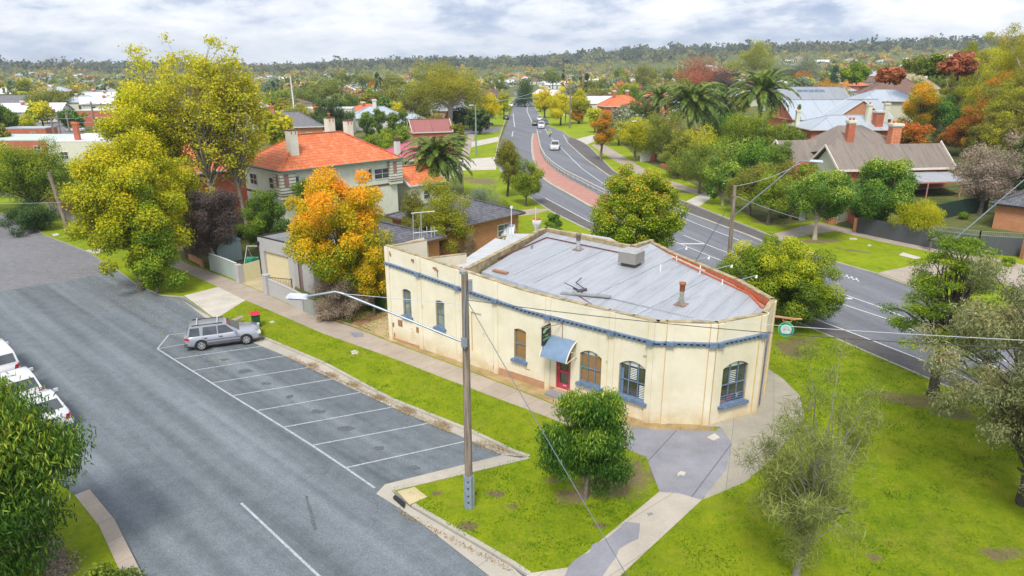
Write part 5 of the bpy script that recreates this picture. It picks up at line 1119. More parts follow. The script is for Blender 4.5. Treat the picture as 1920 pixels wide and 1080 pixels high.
def post_rail(name, label, a, b, z0, h, cat, n=2, mat=M_MET, bar=None, mr=None, picket=.14):
    t = thing(name, label, cat, a); d = Vector(b) - Vector(a)
    for k in range(n): p = d * k / (n - 1); m = MB(); m.box(p + Vector((0, 0, h / 2 + z0)), (.06, .06, h)); m.build('post', mat, t)
    m = MB(); m.beam(Vector((0, 0, z0 + h * .95)), d + Vector((0, 0, z0 + h * .95)), .04, .04); m.beam(Vector((0, 0, z0 + .12)), d + Vector((0, 0, z0 + .12)), .04, .04)
    K = int(d.length / picket)
    for k in range(1, K): p = d * k / K; m.beam(p + Vector((0, 0, z0 + .1)), p + Vector((0, 0, z0 + h * .95)), .02, .02)
    m.build('bars', mr or mat, t); return t
gate = post_rail('driveway_gate', 'black barred sliding gate standing open beside the garage', G(508, 548, .1), G(543, 556, .1) + Vector((.1, .5, 0)), 0, 1.3, 'gate', 2, M_DARK)
def solid_fence(name, label, pts, h, mat, cat='fence', th=.08, postw=.0, pm_=None, z=.1, panels=False, cap=None):
    b = G(*pts[0], z); t = thing(name, label, cat, b)
    W_ = [G(*p, z) - b for p in pts]; m = MB()
    for a, c in zip(W_[:-1], W_[1:]): m.beam(a + Vector((0, 0, h / 2)), c + Vector((0, 0, h / 2)), th, h, 0, up=(0, 0, 1))
    m.build('panel', mat, t)
    if cap:
        m = MB()
        for a, c in zip(W_[:-1], W_[1:]): m.beam(a + Vector((0, 0, h + .03)), c + Vector((0, 0, h + .03)), th + .06, .06)
        m.build('capping', cap, t)
    if postw:
        for p in W_: m = MB(); m.box(p + Vector((0, 0, h / 2 + .05)), (postw, postw, h + .1)); m.build('post', pm_ or mat, t)
    return t
solid_fence('concrete_fence', 'pale green grey panel fence along the footpath by the shed', [(395, 506), (424, 517), (447, 527)], 1.5, boards('green_grey_panel', (.42, .50, .47), .5, .1, True), 'fence', .08, .0, cap=M_WHITEP)
solid_fence('gate_pillar', 'grey rendered pillar between the panel fence and the cream gate', [(447, 529), (454, 531)], 1.55, M_GREYR, 'pillar', .45)
solid_fence('side_gate', 'ribbed cream metal gate left of the garage', [(456, 530), (491, 519)], 1.5, boards('cream_ribs', (.70, .66, .42), .12, .05, True), 'gate', .05)
solid_fence('front_wall', 'low light grey rendered wall in front of the garage yard', [(507, 553), (540, 568), (570, 584)], 1.25, M_GREYR, 'wall', .14, cap=M_GREYR)
solid_fence('letterbox_pillar', 'grey rendered pillar at the garage driveway with a letter slot', [(499, 550), (506, 553)], 1.55, M_GREYR, 'pillar', .42, cap=M_GREYR)
solid_fence('paling_screen', 'short weathered grey paling screen at the end of the grey wall', [(572, 585), (584, 590), (596, 594)], 1.15, boards('grey_paling', (.30, .33, .31), .3, .25, True), 'fence', .05)
solid_fence('brick_fence', 'low red brick fence along the footpath left of the panel fence', [(356, 486), (376, 496), (381, 502)], .5, M_BRKO, 'fence', .2)
solid_fence('brick_fence', 'red brick fence beside the far footpath behind the leaning pole', [(84, 372), (110, 385), (150, 402)], 1.1, M_BRKR, 'fence', .2)
# garden shed, tank, clothes and clutter behind the panel fence
sh = thing('garden_shed', 'small pale blue metal shed behind the panel fence', 'shed', (-26.2, 60.6, .1), R(40)); m = MB(); m.box((0, 0, .95), (2.2, 1.6, 1.9)); m.build('wall', boards('shed_steel', (.36, .46, .50), .2, .05, True), sh)
m = MB(); m.add([(-1.2, -.9, 1.9), (1.2, -.9, 1.9), (1.2, .9, 1.9), (-1.2, .9, 1.9), (-.4, 0, 2.35), (.4, 0, 2.35)], [(0, 1, 5, 4), (1, 2, 5), (2, 3, 4, 5), (3, 0, 4)]); m.build('roof', plain('shed_roof', (.20, .30, .34), .5), sh)
gt = thing('garden_swing', 'white tubular swing frame in the yard by the garage', 'swing', (-23.6, 57.6, .1)); m = MB()
for s in (0, 1.4): m.tube([(s, 0, 0), (s + .3, .6, 1.9), (s + .6, 1.2, 0)], .035, 6)
m.tube([(.3, .6, 1.9), (1.7, .6, 1.9)], .035, 6); m.build('frame', M_WHITEP, gt)
gc_ = thing('green_cover', 'crumpled dark green cover heaped in the yard by the garage', 'cover', (-22.6, 57.4, .1)); m = MB(); rr = random.Random(4)
m.add([(rr.uniform(-.9, .9), rr.uniform(-.6, .6), 0 if k < 8 else rr.uniform(.5, 1.1)) for k in range(16)], [(k, (k + 3) % 16, (k + 9) % 16) for k in range(16)] + [(k, (k + 5) % 16, (k + 8) % 16) for k in range(16)]); m.build('cloth', plain('cover_green', (.02, .22, .14), .6), gc_)
# big brick house on the right with twin gables
h8 = thing('gabled_house', 'large red brick house with aged brown iron roof and cream gables', 'house', (0, 0, 0)); m = MB(); r = MB()
f0, f1 = Vector((46.4, 96.9, 0)), Vector((63.6, 99.6, 0)); ax = (f1 - f0).normalized(); ay = Vector((-ax.y, ax.x, 0)); L8 = (f1 - f0).length
def pr(u, v, z): return f0 + ax * u + ay * v + Vector((0, 0, z))
m.prism([pr(0, .2, 0)[:2], pr(L8, .2, 0)[:2], pr(L8, 14, 0)[:2], pr(-4, 14, 0)[:2], pr(-4, 6.5, 0)[:2], pr(0, 6.5, 0)[:2]], 0, 3.4, 0)
m.add([pr(-.02, .3, 3.2), pr(-.02, 6.4, 3.2), pr(-.02, 3.3, 6.0)], [(2, 1, 0)], 1); m.quad(pr(-.03, 6.4, 1.9), pr(-.03, .25, 1.9), pr(-.03, .25, 3.25), pr(-.03, 6.4, 3.25), 1)
m.add([pr(-4.02, 7, 3.2), pr(-4.02, 13, 3.2), pr(-4.02, 10, 6.1)], [(2, 1, 0)], 1)
m.build('wall', [M_BRKR, M_CREAMW], h8)
r.quad(pr(-.6, -.45, 3.15), pr(L8 + .5, -.45, 3.15), pr(L8 + .5, 3.4, 6.2), pr(-.6, 3.4, 6.2)); r.quad(pr(L8 + .5, 7.2, 3.1), pr(-.6, 7.2, 3.1), pr(-.6, 3.4, 6.2), pr(L8 + .5, 3.4, 6.2))
r.quad(pr(-4.6, 6.4, 3.0), pr(6, 6.4, 3.0), pr(6, 10, 6.3), pr(-4.6, 10, 6.3)); r.quad(pr(6, 14, 3.1), pr(-4.6, 14, 3.1), pr(-4.6, 10, 6.3), pr(6, 10, 6.3))
a, b, c, d_, e1, e2 = pr(1.5, 4.2, 5.5), pr(13.5, 4.2, 5.5), pr(15.5, 15, 3.2), pr(-2, 15, 3.2), pr(5.5, 10.2, 8.4), pr(9.5, 10.2, 8.4)
r.add([a, b, c, d_, e1, e2], [(0, 1, 5, 4), (1, 2, 5), (2, 3, 4, 5), (3, 0, 4)])
r.build('roof', M_AGED, h8)
r = MB()
for (p, q) in ((pr(-.62, -.5, 3.1), pr(-.62, 3.4, 6.2)), (pr(-.62, 7.2, 3.1), pr(-.62, 3.4, 6.2)), (pr(L8 + .52, -.5, 3.1), pr(L8 + .52, 3.4, 6.5)), (pr(-4.62, 6.4, 3.0), pr(-4.62, 10, 6.3)), (pr(-4.62, 13.8, 3.0), pr(-4.62, 10, 6.3)), (pr(-.6, -.48, 3.05), pr(L8 + .5, -.48, 3.05))): r.beam(p, q, .12, .30)
r.build('bargeboard', plain('cream_barge', (.72, .66, .58), .6), h8)
m = MB(); m.quad(pr(3.0, -.3, 2.55), pr(11.8, -6.8, 2.2), pr(14.8, -6.6, 2.2), pr(L8 - .5, -.3, 2.55)); m.build('verandah_roof', [iron('verandah_sheet', (.42, .44, .48), .4, 0, pitch=.3, sheet=2.2, rust=.2)], h8)
m = MB(); v0, v1, v2, v3 = pr(3.2, -.2, 2.6), pr(3.2, -7.2, 2.25), pr(13.2, -7.2, 2.25), pr(15.0, -.2, 2.6)
m.quad(v0, v1, v2, v3); m.quad(v3 - Vector((0, 0, .05)), v2 - Vector((0, 0, .05)), v1 - Vector((0, 0, .05)), v0 - Vector((0, 0, .05)))
co = m.build('carport_roof', iron('carport_sheet', (.40, .42, .45), .4, 0, pitch=.25, sheet=2.2, rust=.25), h8)
m = MB()
for p in (v1, v2, (v1 + v2) / 2): m.beam(Vector((p.x, p.y, 0)), p, .14, .14)
m.beam(v1, v2, .08, .18); m.build('carport_post', plain('carport_pink', (.45, .22, .18), .7), h8)
M_QB = brick('banded_chimney', (.60, .12, .04), (.62, .14, .05), (.62, .5, .3), bw=.9, bh=.22, mort=.03)
for (u, v, zt, w_, ms) in ((5.0, 6.3, 9.3, 1.0, (M_BRKR, M_CREAMW)), (11.2, 4.8, 8.9, 1.35, (M_QB, M_CREAMW))):
    p = pr(u, v, 0); chimney(h8, p.x, p.y, 4.8, zt, w_, ms, 2, True)
m = MB(); m.box(pr(-4.05, 8.5, 1.6), (.1, 1.6, 1.5)); m.box(pr(-.05, 3.0, 1.4), (.1, 1.6, 1.5)); m.build('window', M_GLZ, h8)
# fences of that garden
FM = boards('charcoal_fence', (.085, .095, .11), .20, .1, True, .5, .35)
def pw(x, y, z=.1): return G(x, y, z)
fn_ = solid_fence('metal_fence', 'long charcoal ribbed metal fence along the far footpath', [(1606, 436), (1680, 452), (1760, 468), (1830, 476), (1912, 481)], 1.75, FM, 'fence', .06)
lt = MB(); b0 = G(1606, 436, .1)
for (x0, y0, x1, y1) in ((1745, 465, 1830, 476), (1830, 476, 1912, 481)):
    a = G(x0, y0, .1) - b0; c = G(x1, y1, .1) - b0; 
    for zz in (1.8, 2.2): lt.beam(a + Vector((0, 0, zz)), c + Vector((0, 0, zz)), .05, .05)
    K = int((c - a).length / .16)
    for k in range(K): p = a.lerp(c, k / K); lt.beam(p + Vector((0, 0, 1.78)), p + Vector((0, 0, 2.2)), .02, .02); 
    for p in (a, c): lt.box(p + Vector((0, 0, 1.1)), (.09, .09, 2.3))
lt.build('lattice', M_MET, fn_)
solid_fence('metal_fence', 'dark green metal fence at the back of the garden beneath the carport', [(1748, 415), (1805, 402), (1850, 398)], 1.9, plain('dark_green_fence', (.03, .06, .05), .5), 'fence', .06)
solid_fence('brick_pillar', 'orange brick pillar at the right end of the charcoal fence', [(1914, 486), (1930, 486)], 1.7, M_BRKO, 'pillar', .5); solid_fence('brick_pillar', 'orange brick pillar at the left end of the charcoal fence', [(1600, 434), (1606, 435)], 1.5, M_BRKO, 'pillar', .45)
post_rail('picket_gate', 'small white picket gate between brick pillars', G(1568, 420, .1), G(1590, 414, .1), 0, 1.1, 'gate', 2, M_WHITEP)
solid_fence('brick_fence', 'low dark brick front wall left of the picket gate', [(1545, 415), (1556, 420), (1567, 421)], .8, M_BRKO, 'fence', .3); solid_fence('brick_fence', 'dark brick boundary wall behind the picket gate', [(1588, 412), (1604, 425)], 1.3, M_BRKR, 'fence', .3)
solid_fence('brick_pillar', 'red brick gate pillar left of the drooping tree', [(1222, 300), (1228, 302)], 1.5, M_BRKR, 'pillar', .6, z=.1); solid_fence('brick_pillar', 'red brick gate pillar beside the far wooden pole', [(1254, 316), (1262, 318)], 1.5, M_BRKR, 'pillar', .6)
post_rail('iron_fence', 'dark iron railing between the red brick gate pillars', G(1229, 303, .1), G(1254, 315, .1), 0, 1.3, 'fence', 3, M_DARK, picket=.25); solid_fence('brick_fence', 'low red brick wall by the far footpath', [(1240, 314), (1262, 322), (1290, 338)], .7, M_BRKR, 'fence', .3)
solid_fence('white_screen', 'white panel screen left of the brick gate pillars', [(1200, 303), (1218, 302)], 1.9, M_WHITEP, 'screen', .1)
# brick outbuilding, far right
ob = house('orange brick outbuilding with charcoal tiled roof and white door', 'brick_outbuilding', (61.0, 74.5, .1), R(-48), 9.5, 13.5, 2.75, 2.6, M_TILED, M_BRKO, 'hip', .5, trim=M_DARK, wins=[('l', -2.6, .1, 1.5, 2.0)])
m = MB(); m.box((-4.80, -2.6, 1.1), (.06, 1.4, 2.0)); m.build('door', M_WHITEP, ob)
m = MB(); m.box((0, 0, 4.7), (2.6, 3.4, 1.0)); m.add([(-1.8, -2.2, 5.2), (1.8, -2.2, 5.2), (1.8, 2.2, 5.2), (-1.8, 2.2, 5.2), (0, -1, 6.1), (0, 1, 6.1)], [(0, 1, 4), (1, 2, 5, 4), (2, 3, 5), (3, 0, 4, 5)], 1); m.build('roof_lantern', [M_WHITEP, M_TILED], ob)
# houses in the upper right
house('pale iron hip roof house with twin cream and brick chimneys', 'iron_roof_house', (73.5, 155, T(73, 155)), R(0), 19, 12, 3.6, 2.6, M_PALEI, M_BRKR, 'hip', .7, chims=[(3.5, -3.2, 8.6, .9, (M_CREAMW, M_CREAMW), 1, True), (7.4, -2.8, 8.8, .9, (M_CREAMW, M_CREAMW), 1, True), (5.0, -4.6, 7.3, 1.6, (M_BRKR, M_WHITEP), 0, True), (-9.6, 2.0, 7.0, .8, (M_CREAMW, M_CREAMW), 1, True)])
house('red brick gable ended house with pale iron roof behind the chimneys', 'iron_roof_house', (81, 180, T(81, 180)), R(8), 26, 13, 3.4, 4.4, M_PALEI, M_BRKR, 'gable', .4, wins=[('f', -6, 1, 1.4, 1.4)])
house('brick gable end facing the street between the iron roofs', 'brick_gable_house', (80.5, 166, T(80, 166)), R(98), 6, 13, 4.4, 4.2, M_PALEI, M_BRKO, 'gable', .3, wins=[('r', 2, 1, 1.2, 1.2)])
house('cream two storey weatherboard house with pale iron hip roof', 'weatherboard_house', (103, 196, T(103, 196)), R(-6), 16, 11, 5.8, 2.8, M_PALEI, M_WBOARD, 'hip', .7, wins=[('f', 3.5, 3.6, 1.1, 1.5), ('f', -4, 3.6, 1.1, 1.5), ('l', 0, 3.4, 1.2, 1.4)])
house('brown tiled hip roof house behind the cream weatherboard house', 'brown_roof_house', (121, 225, T(121, 225)), R(-20), 20, 16, 5.4, 5.2, M_TILEB, M_CREAMW, 'hip', .6)
so = house('grey brown roof house with a row of solar panels', 'solar_roof_house', (104, 252, T(104, 252)), R(2), 26, 14, 3.4, 4.4, M_GREYI, M_CREAMW, 'gable', .5)
m = MB()
for k in range(5): m.beam(Vector((-3 + k * 2.0, -3.4, 5.75)), Vector((-3 + k * 2.0, -1.6, 6.85)), 1.8, .08, 0, up=(0, -.5, .86))
m.build('solar_panel', glass('solar_cell', (.10, .14, .24)), so)
house('tall hip roof house with stone coloured slates on the right hill', 'hilltop_house', (146, 262, T(146, 262)), R(-25), 19, 14, 5, 5, tiles('straw_tiles', (.40, .33, .22), (.36, .30, .20), (.2, .16, .1)), M_CREAMW, 'hip', .5, chims=[(-6, -2, 12, 1.0, (M_CREAMW, M_CREAMW), 2, True), (5, 0, 12, 1.0, (M_CREAMW, M_CREAMW), 2, True)])
house('white roofed house between the orange tree and the right hillside trees', 'white_roof_house', (118, 178, T(118, 178) + 1), R(-30), 13, 10, 4.2, 3, M_PALEI, M_WHITEP, 'hip', .5, chims=[(-4, -2, 9.6, .9, (M_WHITEP, M_WHITEP), 1, True)])
# beside the far end of the main road
house('red tiled house with white chimneys beyond the roadside yellow trees', 'red_roof_house', (38, 246, .1), R(10), 14, 10, 4.0, 3.6, M_TILER, M_BRKR, 'hip', .5, chims=[(-3, -1, 9, .9, (M_BRKR, M_WHITEP), 1, True), (2, 0, 9, .9, (M_BRKR, M_WHITEP), 1, True)])
house('crimson iron roofed cottage right of the roadside yellow trees', 'crimson_roof_cottage', (35.5, 212, .1), R(10), 9, 8, 3.8, 2.6, M_PINK, M_WHITEP, 'hip', .4); house('tall orange brick villa behind the crimson roofed cottage', 'brick_villa', (49, 238, .1), R(0), 8, 8, 7.5, 2.0, M_TILER, M_BRKO, 'hip', .3)
house('brown skillion roofed shed right of the crimson cottage', 'roadside_shed', (41.0, 192, .1), R(0), 7, 6, 3.6, 1.0, M_TILEB, M_BRKO, 'gable', .3)
house('grey iron roofed house left of the main road', 'grey_roof_house', (-19.5, 232, .1), R(5), 13, 9, 3.4, 2.5, M_GREYI, M_BRKO, 'hip', .5); house('pale iron roofed house with white chimney left of the big gum', 'pale_roof_house', (-38.5, 200, .1), R(12), 15, 11, 3.4, 2.8, M_PALEI, M_WHITEP, 'hip', .5, chims=[(-.5, -1, 8.0, 1.1, (M_WHITEP, M_WHITEP), 1, True)])
house('pale cottage with striped verandah posts below the big gum', 'verandah_cottage', (-26.2, 184, .1), R(5), 9, 8, 3.2, 2.0, M_PALEI, M_WHITEP, 'hip', .6)
# upper left
shd = house('long low brick shed with pale flat roof on the left', 'brick_shed', (-116, 168, .1), R(4), 10, 5, 2.9, .2, M_PALEI, M_BRKR, 'flat', wins=[('f', 2, 1.6, 1, .5)])
m = MB(); m.box((0, 0, 3.2), (16.2, 8.2, .3)); 
house('mint green flat roofed shop row on the left', 'flat_roof_shop', (-98, 140, .1), R(0), 22, 12, 3.3, .2, plain('mint_roof', (.52, .60, .54), .6, var=.12, scale=.4), M_BRKR, 'flat')
house('white flat roofed building with red vent stacks left of the yellow tree', 'flat_roof_shop', (-78, 133, .1), R(8), 13, 16, 4.0, .2, plain('white_roof', (.66, .68, .72), .5, var=.1, scale=.4), M_CREAMW, 'flat', chims=[(-2, -6, 7.2, .8, (M_BRKR, M_TERRA), 0, True)])
house('cream and brick hall with a flat parapet behind the corner tree on the left', 'parapet_hall', (-117, 215, .1), R(-2), 26, 12, 4.4, .2, plain('cream_roof', (.60, .58, .50), .6), M_BRKR, 'flat', wins=[('f', -6, 1, 3, 1.6), ('f', 4, 1, 3, 1.6)])
house('white arched colonnade house far left', 'arched_house', (-126, 245, .1), R(-5), 18, 12, 5, 2.4, M_PALEI, M_WHITEP, 'hip', .5, wins=[('f', -5, .5, 2.4, 2.6), ('f', 0, .5, 2.4, 2.6), ('f', 5, .5, 2.4, 2.6)])
house('slate roofed house behind the row of thin cypresses far left', 'slate_house', (-178, 255, .1), R(6), 24, 12, 3.6, 3.6, M_SLATE, M_BRKR, 'hip', .5)

# ------------------------------------------------------------------ poles, lamps, wires
M_WOOD = boards('pole_wood', (.27, .215, .165), .05, .3, True, .9, .5); M_GALV = plain('galvanised', (.33, .37, .42), .4, .5, var=.1)
def pole_mat():
    m, nt, b = newmat('weathered_pole'); inp(b, 'Roughness', .9)
    n = noise(nt, 6, 6, .7, stretch=(3, 3, .12)); nt.links.new(ramp(nt, n, [(.35, (.10, .075, .055)), (.5, (.24, .19, .15)), (.68, (.36, .31, .26))]), b.inputs['Base Color']); bump(nt, b, n, .6, .03); return m
M_POLE = pole_mat()
def upole(name, label, base, h, r0=.16, r1=.12, mat=M_POLE, cat='power pole', arm=None, cross=0, lean=(0, 0), group=None, guard=False, head='box'):
    t = thing(name, label, cat, base, 0, group); m = MB(); tp = Vector((lean[0], lean[1], h)); m.tube([(0, 0, -.3), tp * .33, tp * .66, tp], [r0 * 1.03, r0 * .97, (r0 + r1) / 2, r1], 12); m.build('pole', mat, t)
    if arm:
        a0, pts = arm; pts = [Vector(p) for p in pts]; m = MB(); m.tube(pts, [.045] * len(pts), 8); am = m.build('lamp_arm', M_GALV, t)
        e = pts[-1]; d = (pts[-1] - pts[-2]); d.z = 0; d.normalize(); m = MB(); ang = math.atan2(d.y, d.x)
        m.box(e + d * .38, (.86, .34, .12), 0, ang, .8); m.box(e + d * .40 + Vector((0, 0, -.09)), (.6, .26, .07), 1, ang, 1.0); m.build('lamp_head', [plain('lamp_casing', (.55, .60, .66), .4), glass('lamp_lens', (.35, .38, .4))], am)
    for k in range(cross):
        z = h - .45 - k * .9; m = MB(); m.beam((-1.1, 0, z), (1.1, .2, z), .1, .12)
        for u in (-1, -.45, .45, 1): m.tube([(u, .1 * u, z + .05), (u, .1 * u, z + .22)], .05, 6, 1)
        m.build('crossarm', [M_POLE, M_WHITEP], t)
    if guard:
        m = MB()
        m.tube([(0, 0, 0), (0, 0, 1.5)], r0 * 1.18, 14)
        for k in range(6): m.beam((r0 * 1.22 * math.cos(k * 1.05 - 2.2), r0 * 1.22 * math.sin(k * 1.05 - 2.2), 0), (r0 * 1.22 * math.cos(k * 1.05 - 2.2), r0 * 1.22 * math.sin(k * 1.05 - 2.2), 1.48), .05, .05)
        for z in (.35, .65, 1.0, 1.3): m.box((-.02, -r0 * 1.25, z), (.05, .05, .05), 1)
        m.build('steel_guard', [plain('guard_blue_grey', (.30, .36, .45), .45, .3, var=.15, scale=8), M_DARK], t)
    return t
PB = Vector((-1.72, 23.46, .1)); PT = D(871, 512, 23.46)
a_ = D(872, 641, 23.4) - PB; e_ = D(575, 556, 24.7) - PB; k_ = D(628, 547, 24.5) - PB
up_ = upole('street_lamp_pole', 'tall weathered wooden pole with long lamp arm on the near grass', PB, PT.z - .1, .155, .125, arm=(0, [a_ + Vector((-.05, -.05, 0)), a_.lerp(k_, .5) + Vector((0, 0, .02)), k_ + Vector((.25, 0, -.06)), k_, e_]), guard=True, lean=(PT.x - PB.x, 0))
m = MB(); m.box(a_ + Vector((-.02, -.15, .05)), (.22, .14, .34)); m.box(D(882, 535, 23.35) - PB, (.14, .2, .42)); m.tube([a_ + Vector((0, -.18, -.2)), a_ + Vector((0, -.17, .9)), D(873, 540, 23.3) - PB], .03, 6); m.tube([(-.03, 0, PT.z - .12), (-.03, 0, PT.z - .02)], .135, 12); m.build('bracket', M_GALV, up_)
m = MB(); hb = D(560, 552, 24.75) - PB
RB = G(1362, 545, .1); rt = D(1378, 348, RB.y); ra_ = D(1376, 405, RB.y - .1) - RB; re_ = D(1500, 302, RB.y - 3.0) - RB; rf_ = D(1520, 301, RB.y - 3.4) - RB
upole('street_lamp_pole', 'wooden pole with raised lamp arm beside the main road behind the yellow bush', RB, rt.z - .1, .17, .14, arm=(0, [ra_, ra_.lerp(re_, .5), re_, rf_]), lean=(rt.x - RB.x, 0))
LB = G(130, 440, .1); ltp = D(108, 323, LB.y); upole('power_pole', 'short wooden pole leaning on the verge at the left', LB, ltp.z - .1, .2, .17, lean=(ltp.x - LB.x - .9, 0), cross=0)
MB_ = G(1271, 302, .1); mt = D(1272, 250, MB_.y); upole('street_lamp_pole', 'distant wooden pole with curved lamp arm by the brick gate pillars', MB_, mt.z + .1, .24, .2, arm=(0, [D(1270, 262, MB_.y) - MB_, D(1225, 240, MB_.y - 2) - MB_, D(1200, 228, MB_.y - 3) - MB_, D(1193, 227, MB_.y - 3.2) - MB_]))
for (x, yb, yt, lab, cr, lean_) in ((1068, 241, 169, 'taller grey pole of the pair right of the main road', 0, 0), (1060, 236, 172, 'thinner grey pole of the pair right of the main road', 0, 0), (893, 292, 196, 'slender green lamp post on the lawn left of the main road', 0, 0), (993, 195, 168, 'pole at the far right side of the main road', 0, 0), (972, 196, 165, 'pale pole in the far middle of the main road', 0, 0), (931, 200, 166, 'pole among trees at the far left side of the main road', 1, 0),
        (104, 265, 218, 'thick dark power pole beside the left side street', 2, 0), (131, 248, 210, 'power pole at the bend of the left side street', 1, 0), (183, 262, 190, 'pale power pole left of the tall yellow tree', 1, 0), (116, 262, 212, 'thin lamp post by the left side street', 0, 0)):
    b = G(x, yb, .1); t_ = D(x, yt, b.y); arm = None
    if 'taller grey' in lab: arm = (0, [D(1066, 180, b.y) - b, D(1060, 174, b.y) - b, D(1048, 173, b.y - 1) - b, D(1044, 174, b.y - 1) - b])
    if 'slender green' in lab: arm = (0, [D(892, 200, b.y) - b, D(889, 197, b.y) - b, D(887, 197, b.y) - b])
    upole('power_pole', lab, b, t_.z - .1, .17 if 'slender' in lab or 'thin' in lab else .24, .12 if 'slender' in lab else .18, mat=plain('post_green', (.20, .30, .24), .5) if 'slender' in lab else M_POLE, arm=arm, cross=cr)
b = G(546, 210, .1); t_ = D(544, 142, 186.); upole('mast', 'tall thin white mast above the flat parapet block', (t_.x + .3, 186, 3.0), t_.z - 3, .22, .16, mat=M_WHITEP, cat='mast', lean=(-.3, 0))
def wire(label, a, b, sag, r=.02, col='wire_dark', name='overhead_wire', n=22, grp='overhead wires'):
    a = Vector(a); b = Vector(b); m = MB(); m.tube([a.lerp(b, k / n) - Vector((0, 0, sag * 4 * (k / n) * (1 - k / n))) for k in range(n + 1)], r, 5); o = m.build(name, {'wire_dark': plain('wire_dark', (.06, .06, .065), .6), 'wire_pale': plain('wire_pale', (.48, .52, .58), .5), 'wire_grey': plain('wire_grey', (.16, .20, .24), .5)}[col]); return tag(o, label, 'wire', grp)
PX = PB + Vector((.08, -.12, D(877, 563, 23.3).z - .1))
wire('twisted dark service cable from the near pole across the front of the shop', PX, D(1960, 655, 19.0), .25, .015); wire('bright pale cable running from the shop roof to the right edge', D(1060, 575, 31.5), D(1980, 641, 20.0), .15, .013, 'wire_pale')
wire('stay wire from the near pole down to the ground at the bottom', PX, G(1185, 1095, .1), .05, .016, 'wire_grey'); wire('thin stay cable from the near pole to the bend of its lamp arm', D(868, 571, 23.4), D(645, 551, 24.4), 0, .012, 'wire_pale'); wire('thin pale cable crossing the left edge in front of the street trees', D(-80, 383, 62), D(250, 372, 76), .15, .022, 'wire_pale')
wire('dark cable sloping from the right roadside pole to the shop', D(1377, 366, RB.y), D(1305, 488, 40.5), .1, .022); wire('pale cable from the right roadside pole up to the right', D(1378, 349, RB.y), D(1500, 306, RB.y + 12), .3, .02, 'wire_pale')
wire('pale cable from the right roadside pole to the brick house yard', D(1380, 368, RB.y), D(1536, 418, 72), .2, .02, 'wire_pale'); wire('dark cable from the brick house toward the right outbuilding', D(1700, 355, 85), D(1960, 318, 70), .5, .03)
wire('cable crossing the main road far away', D(800, 190, 190), D(1010, 182, 230), .5, .05, 'wire_pale'); wire('higher cable crossing the main road far away', D(930, 190, 200), D(1010, 170, 240), .4, .05, 'wire_pale'); wire('cables over the left side street', D(104, 222, 175), D(183, 214, 190), .5, .05, 'wire_pale'); wire('lower cable over the left side street', D(131, 228, 175), D(183, 226, 190), .4, .05, 'wire_pale')
wire('long galvanised stay pole rising to the right edge', G(1795, 448, 0) * 1.0 if False else D(1792, 447, 30), D(1925, 333, 34), 0, .03, 'wire_grey', 'lamp_arm_tube', 4)

# ------------------------------------------------------------------ street furniture
bn = thing('wheelie_bin', 'dark green wheelie bin with a red lid on the grass', 'bin', G(481, 612, .1), R(25)); m = MB(); m.box((0, 0, .48), (.46, .52, .88), 0, 0, 1.22); m.box((0, -.02, .90), (.60, .68, .05), 0); m.build('body', plain('bin_green', (.02, .09, .05), .5), bn)
m = MB(); m.box((0, 0, .965), (.60, .70, .09), 0, 0, .86); m.box((0, .34, .93), (.50, .08, .06), 0); m.build('lid', plain('bin_red', (.62, .02, .04), .45), bn)
for s in (-1, 1): m = MB(); m.lathe([(.0, -.03), (.10, -.03), (.10, .03), (.0, .03)], (s * 0, 0, 0), 12, 0, 'y'); o = m.build('wheel', M_DARK, bn); o.location = (s * .26, .26, .10); o.rotation_euler = (0, 0, math.pi / 2)
def pit(label, pts, z, mat, name='pit_cover', th=.03): 
    m = MB(); m.prism(P(pts, z), z - th, z); return tag(m.build(name, mat), label, 'pit cover')
pit('square concrete drain cover at the kerb corner by the near pole', [(745, 921), (777, 913), (801, 931), (768, 946)], .14, concrete('pit_tan', (.50, .42, .25), st=.4)); 
m = MB(); m.prism(P([(737, 934), (758, 953), (760, 945), (741, 930)], .06), .03, .13); tag(m.build('drain_inlet', M_DARK), 'dark drain inlet slot in the kerb corner', 'drain')
pit('small round white cover on the grass verge', [(657, 658), (665, 656), (673, 659), (670, 664), (660, 664)], .115, M_PALE); pit('small pale cover in the grass near the wheelie bin', [(504, 603), (512, 601), (516, 604), (509, 606)], .115, M_PALE)
pit('pale slab in the lawn nearer the dark fence', [(1685, 478), (1693, 473), (1728, 483), (1718, 486)], .15, M_PALE); pit('small rectangular cover on the far lawn by the dirt patch', [(1592, 446), (1606, 446), (1608, 449), (1594, 449)], .13, M_PALE); pit('smallest square cover in the middle of the far lawn', [(1626, 459), (1632, 458), (1634, 461), (1627, 461)], .13, M_PALE)
pit('concrete crossing slab over the verge by the bushy street tree', [(161, 469), (210, 461), (212, 465), (180, 476)], .17, M_PALE, 'crossing_slab', .12); pit('pale sloping concrete spout in the grass by the bin', [(434, 598), (452, 591), (458, 594), (440, 602)], .13, M_PATH, 'kerb_ramp'); pit('small grey cover set in the front path', [(1213, 962), (1222, 961), (1225, 964), (1216, 967)], .118, M_APRON)
pit('pale slab on the verge at the foot of the leaning pole', [(97, 439), (107, 437), (112, 440), (101, 443)], .14, M_PALE)
def sign(name, label, base, h, w_, hh, mat, lean=0, postm=M_GALV, cat='sign', dz=0):
    t = thing(name, label, cat, base); m = MB(); m.tube([(0, 0, -.1), (0, 0, h)], .035, 8); m.build('post', postm, t); m = MB(); m.box((0, -.05, h - hh / 2 + dz), (w_, .03, hh)); m.build('panel', mat, t); return t
sign('road_sign', 'grey rectangular road sign seen from behind on the far verge', G(1499, 444, .1), 2.6, .62, .9, plain('sign_back', (.36, .38, .38), .5)); sign('marker_post', 'short timber marker post beside the curved footpath', G(1517, 772, .1), .6, .16, .5, M_WOOD)
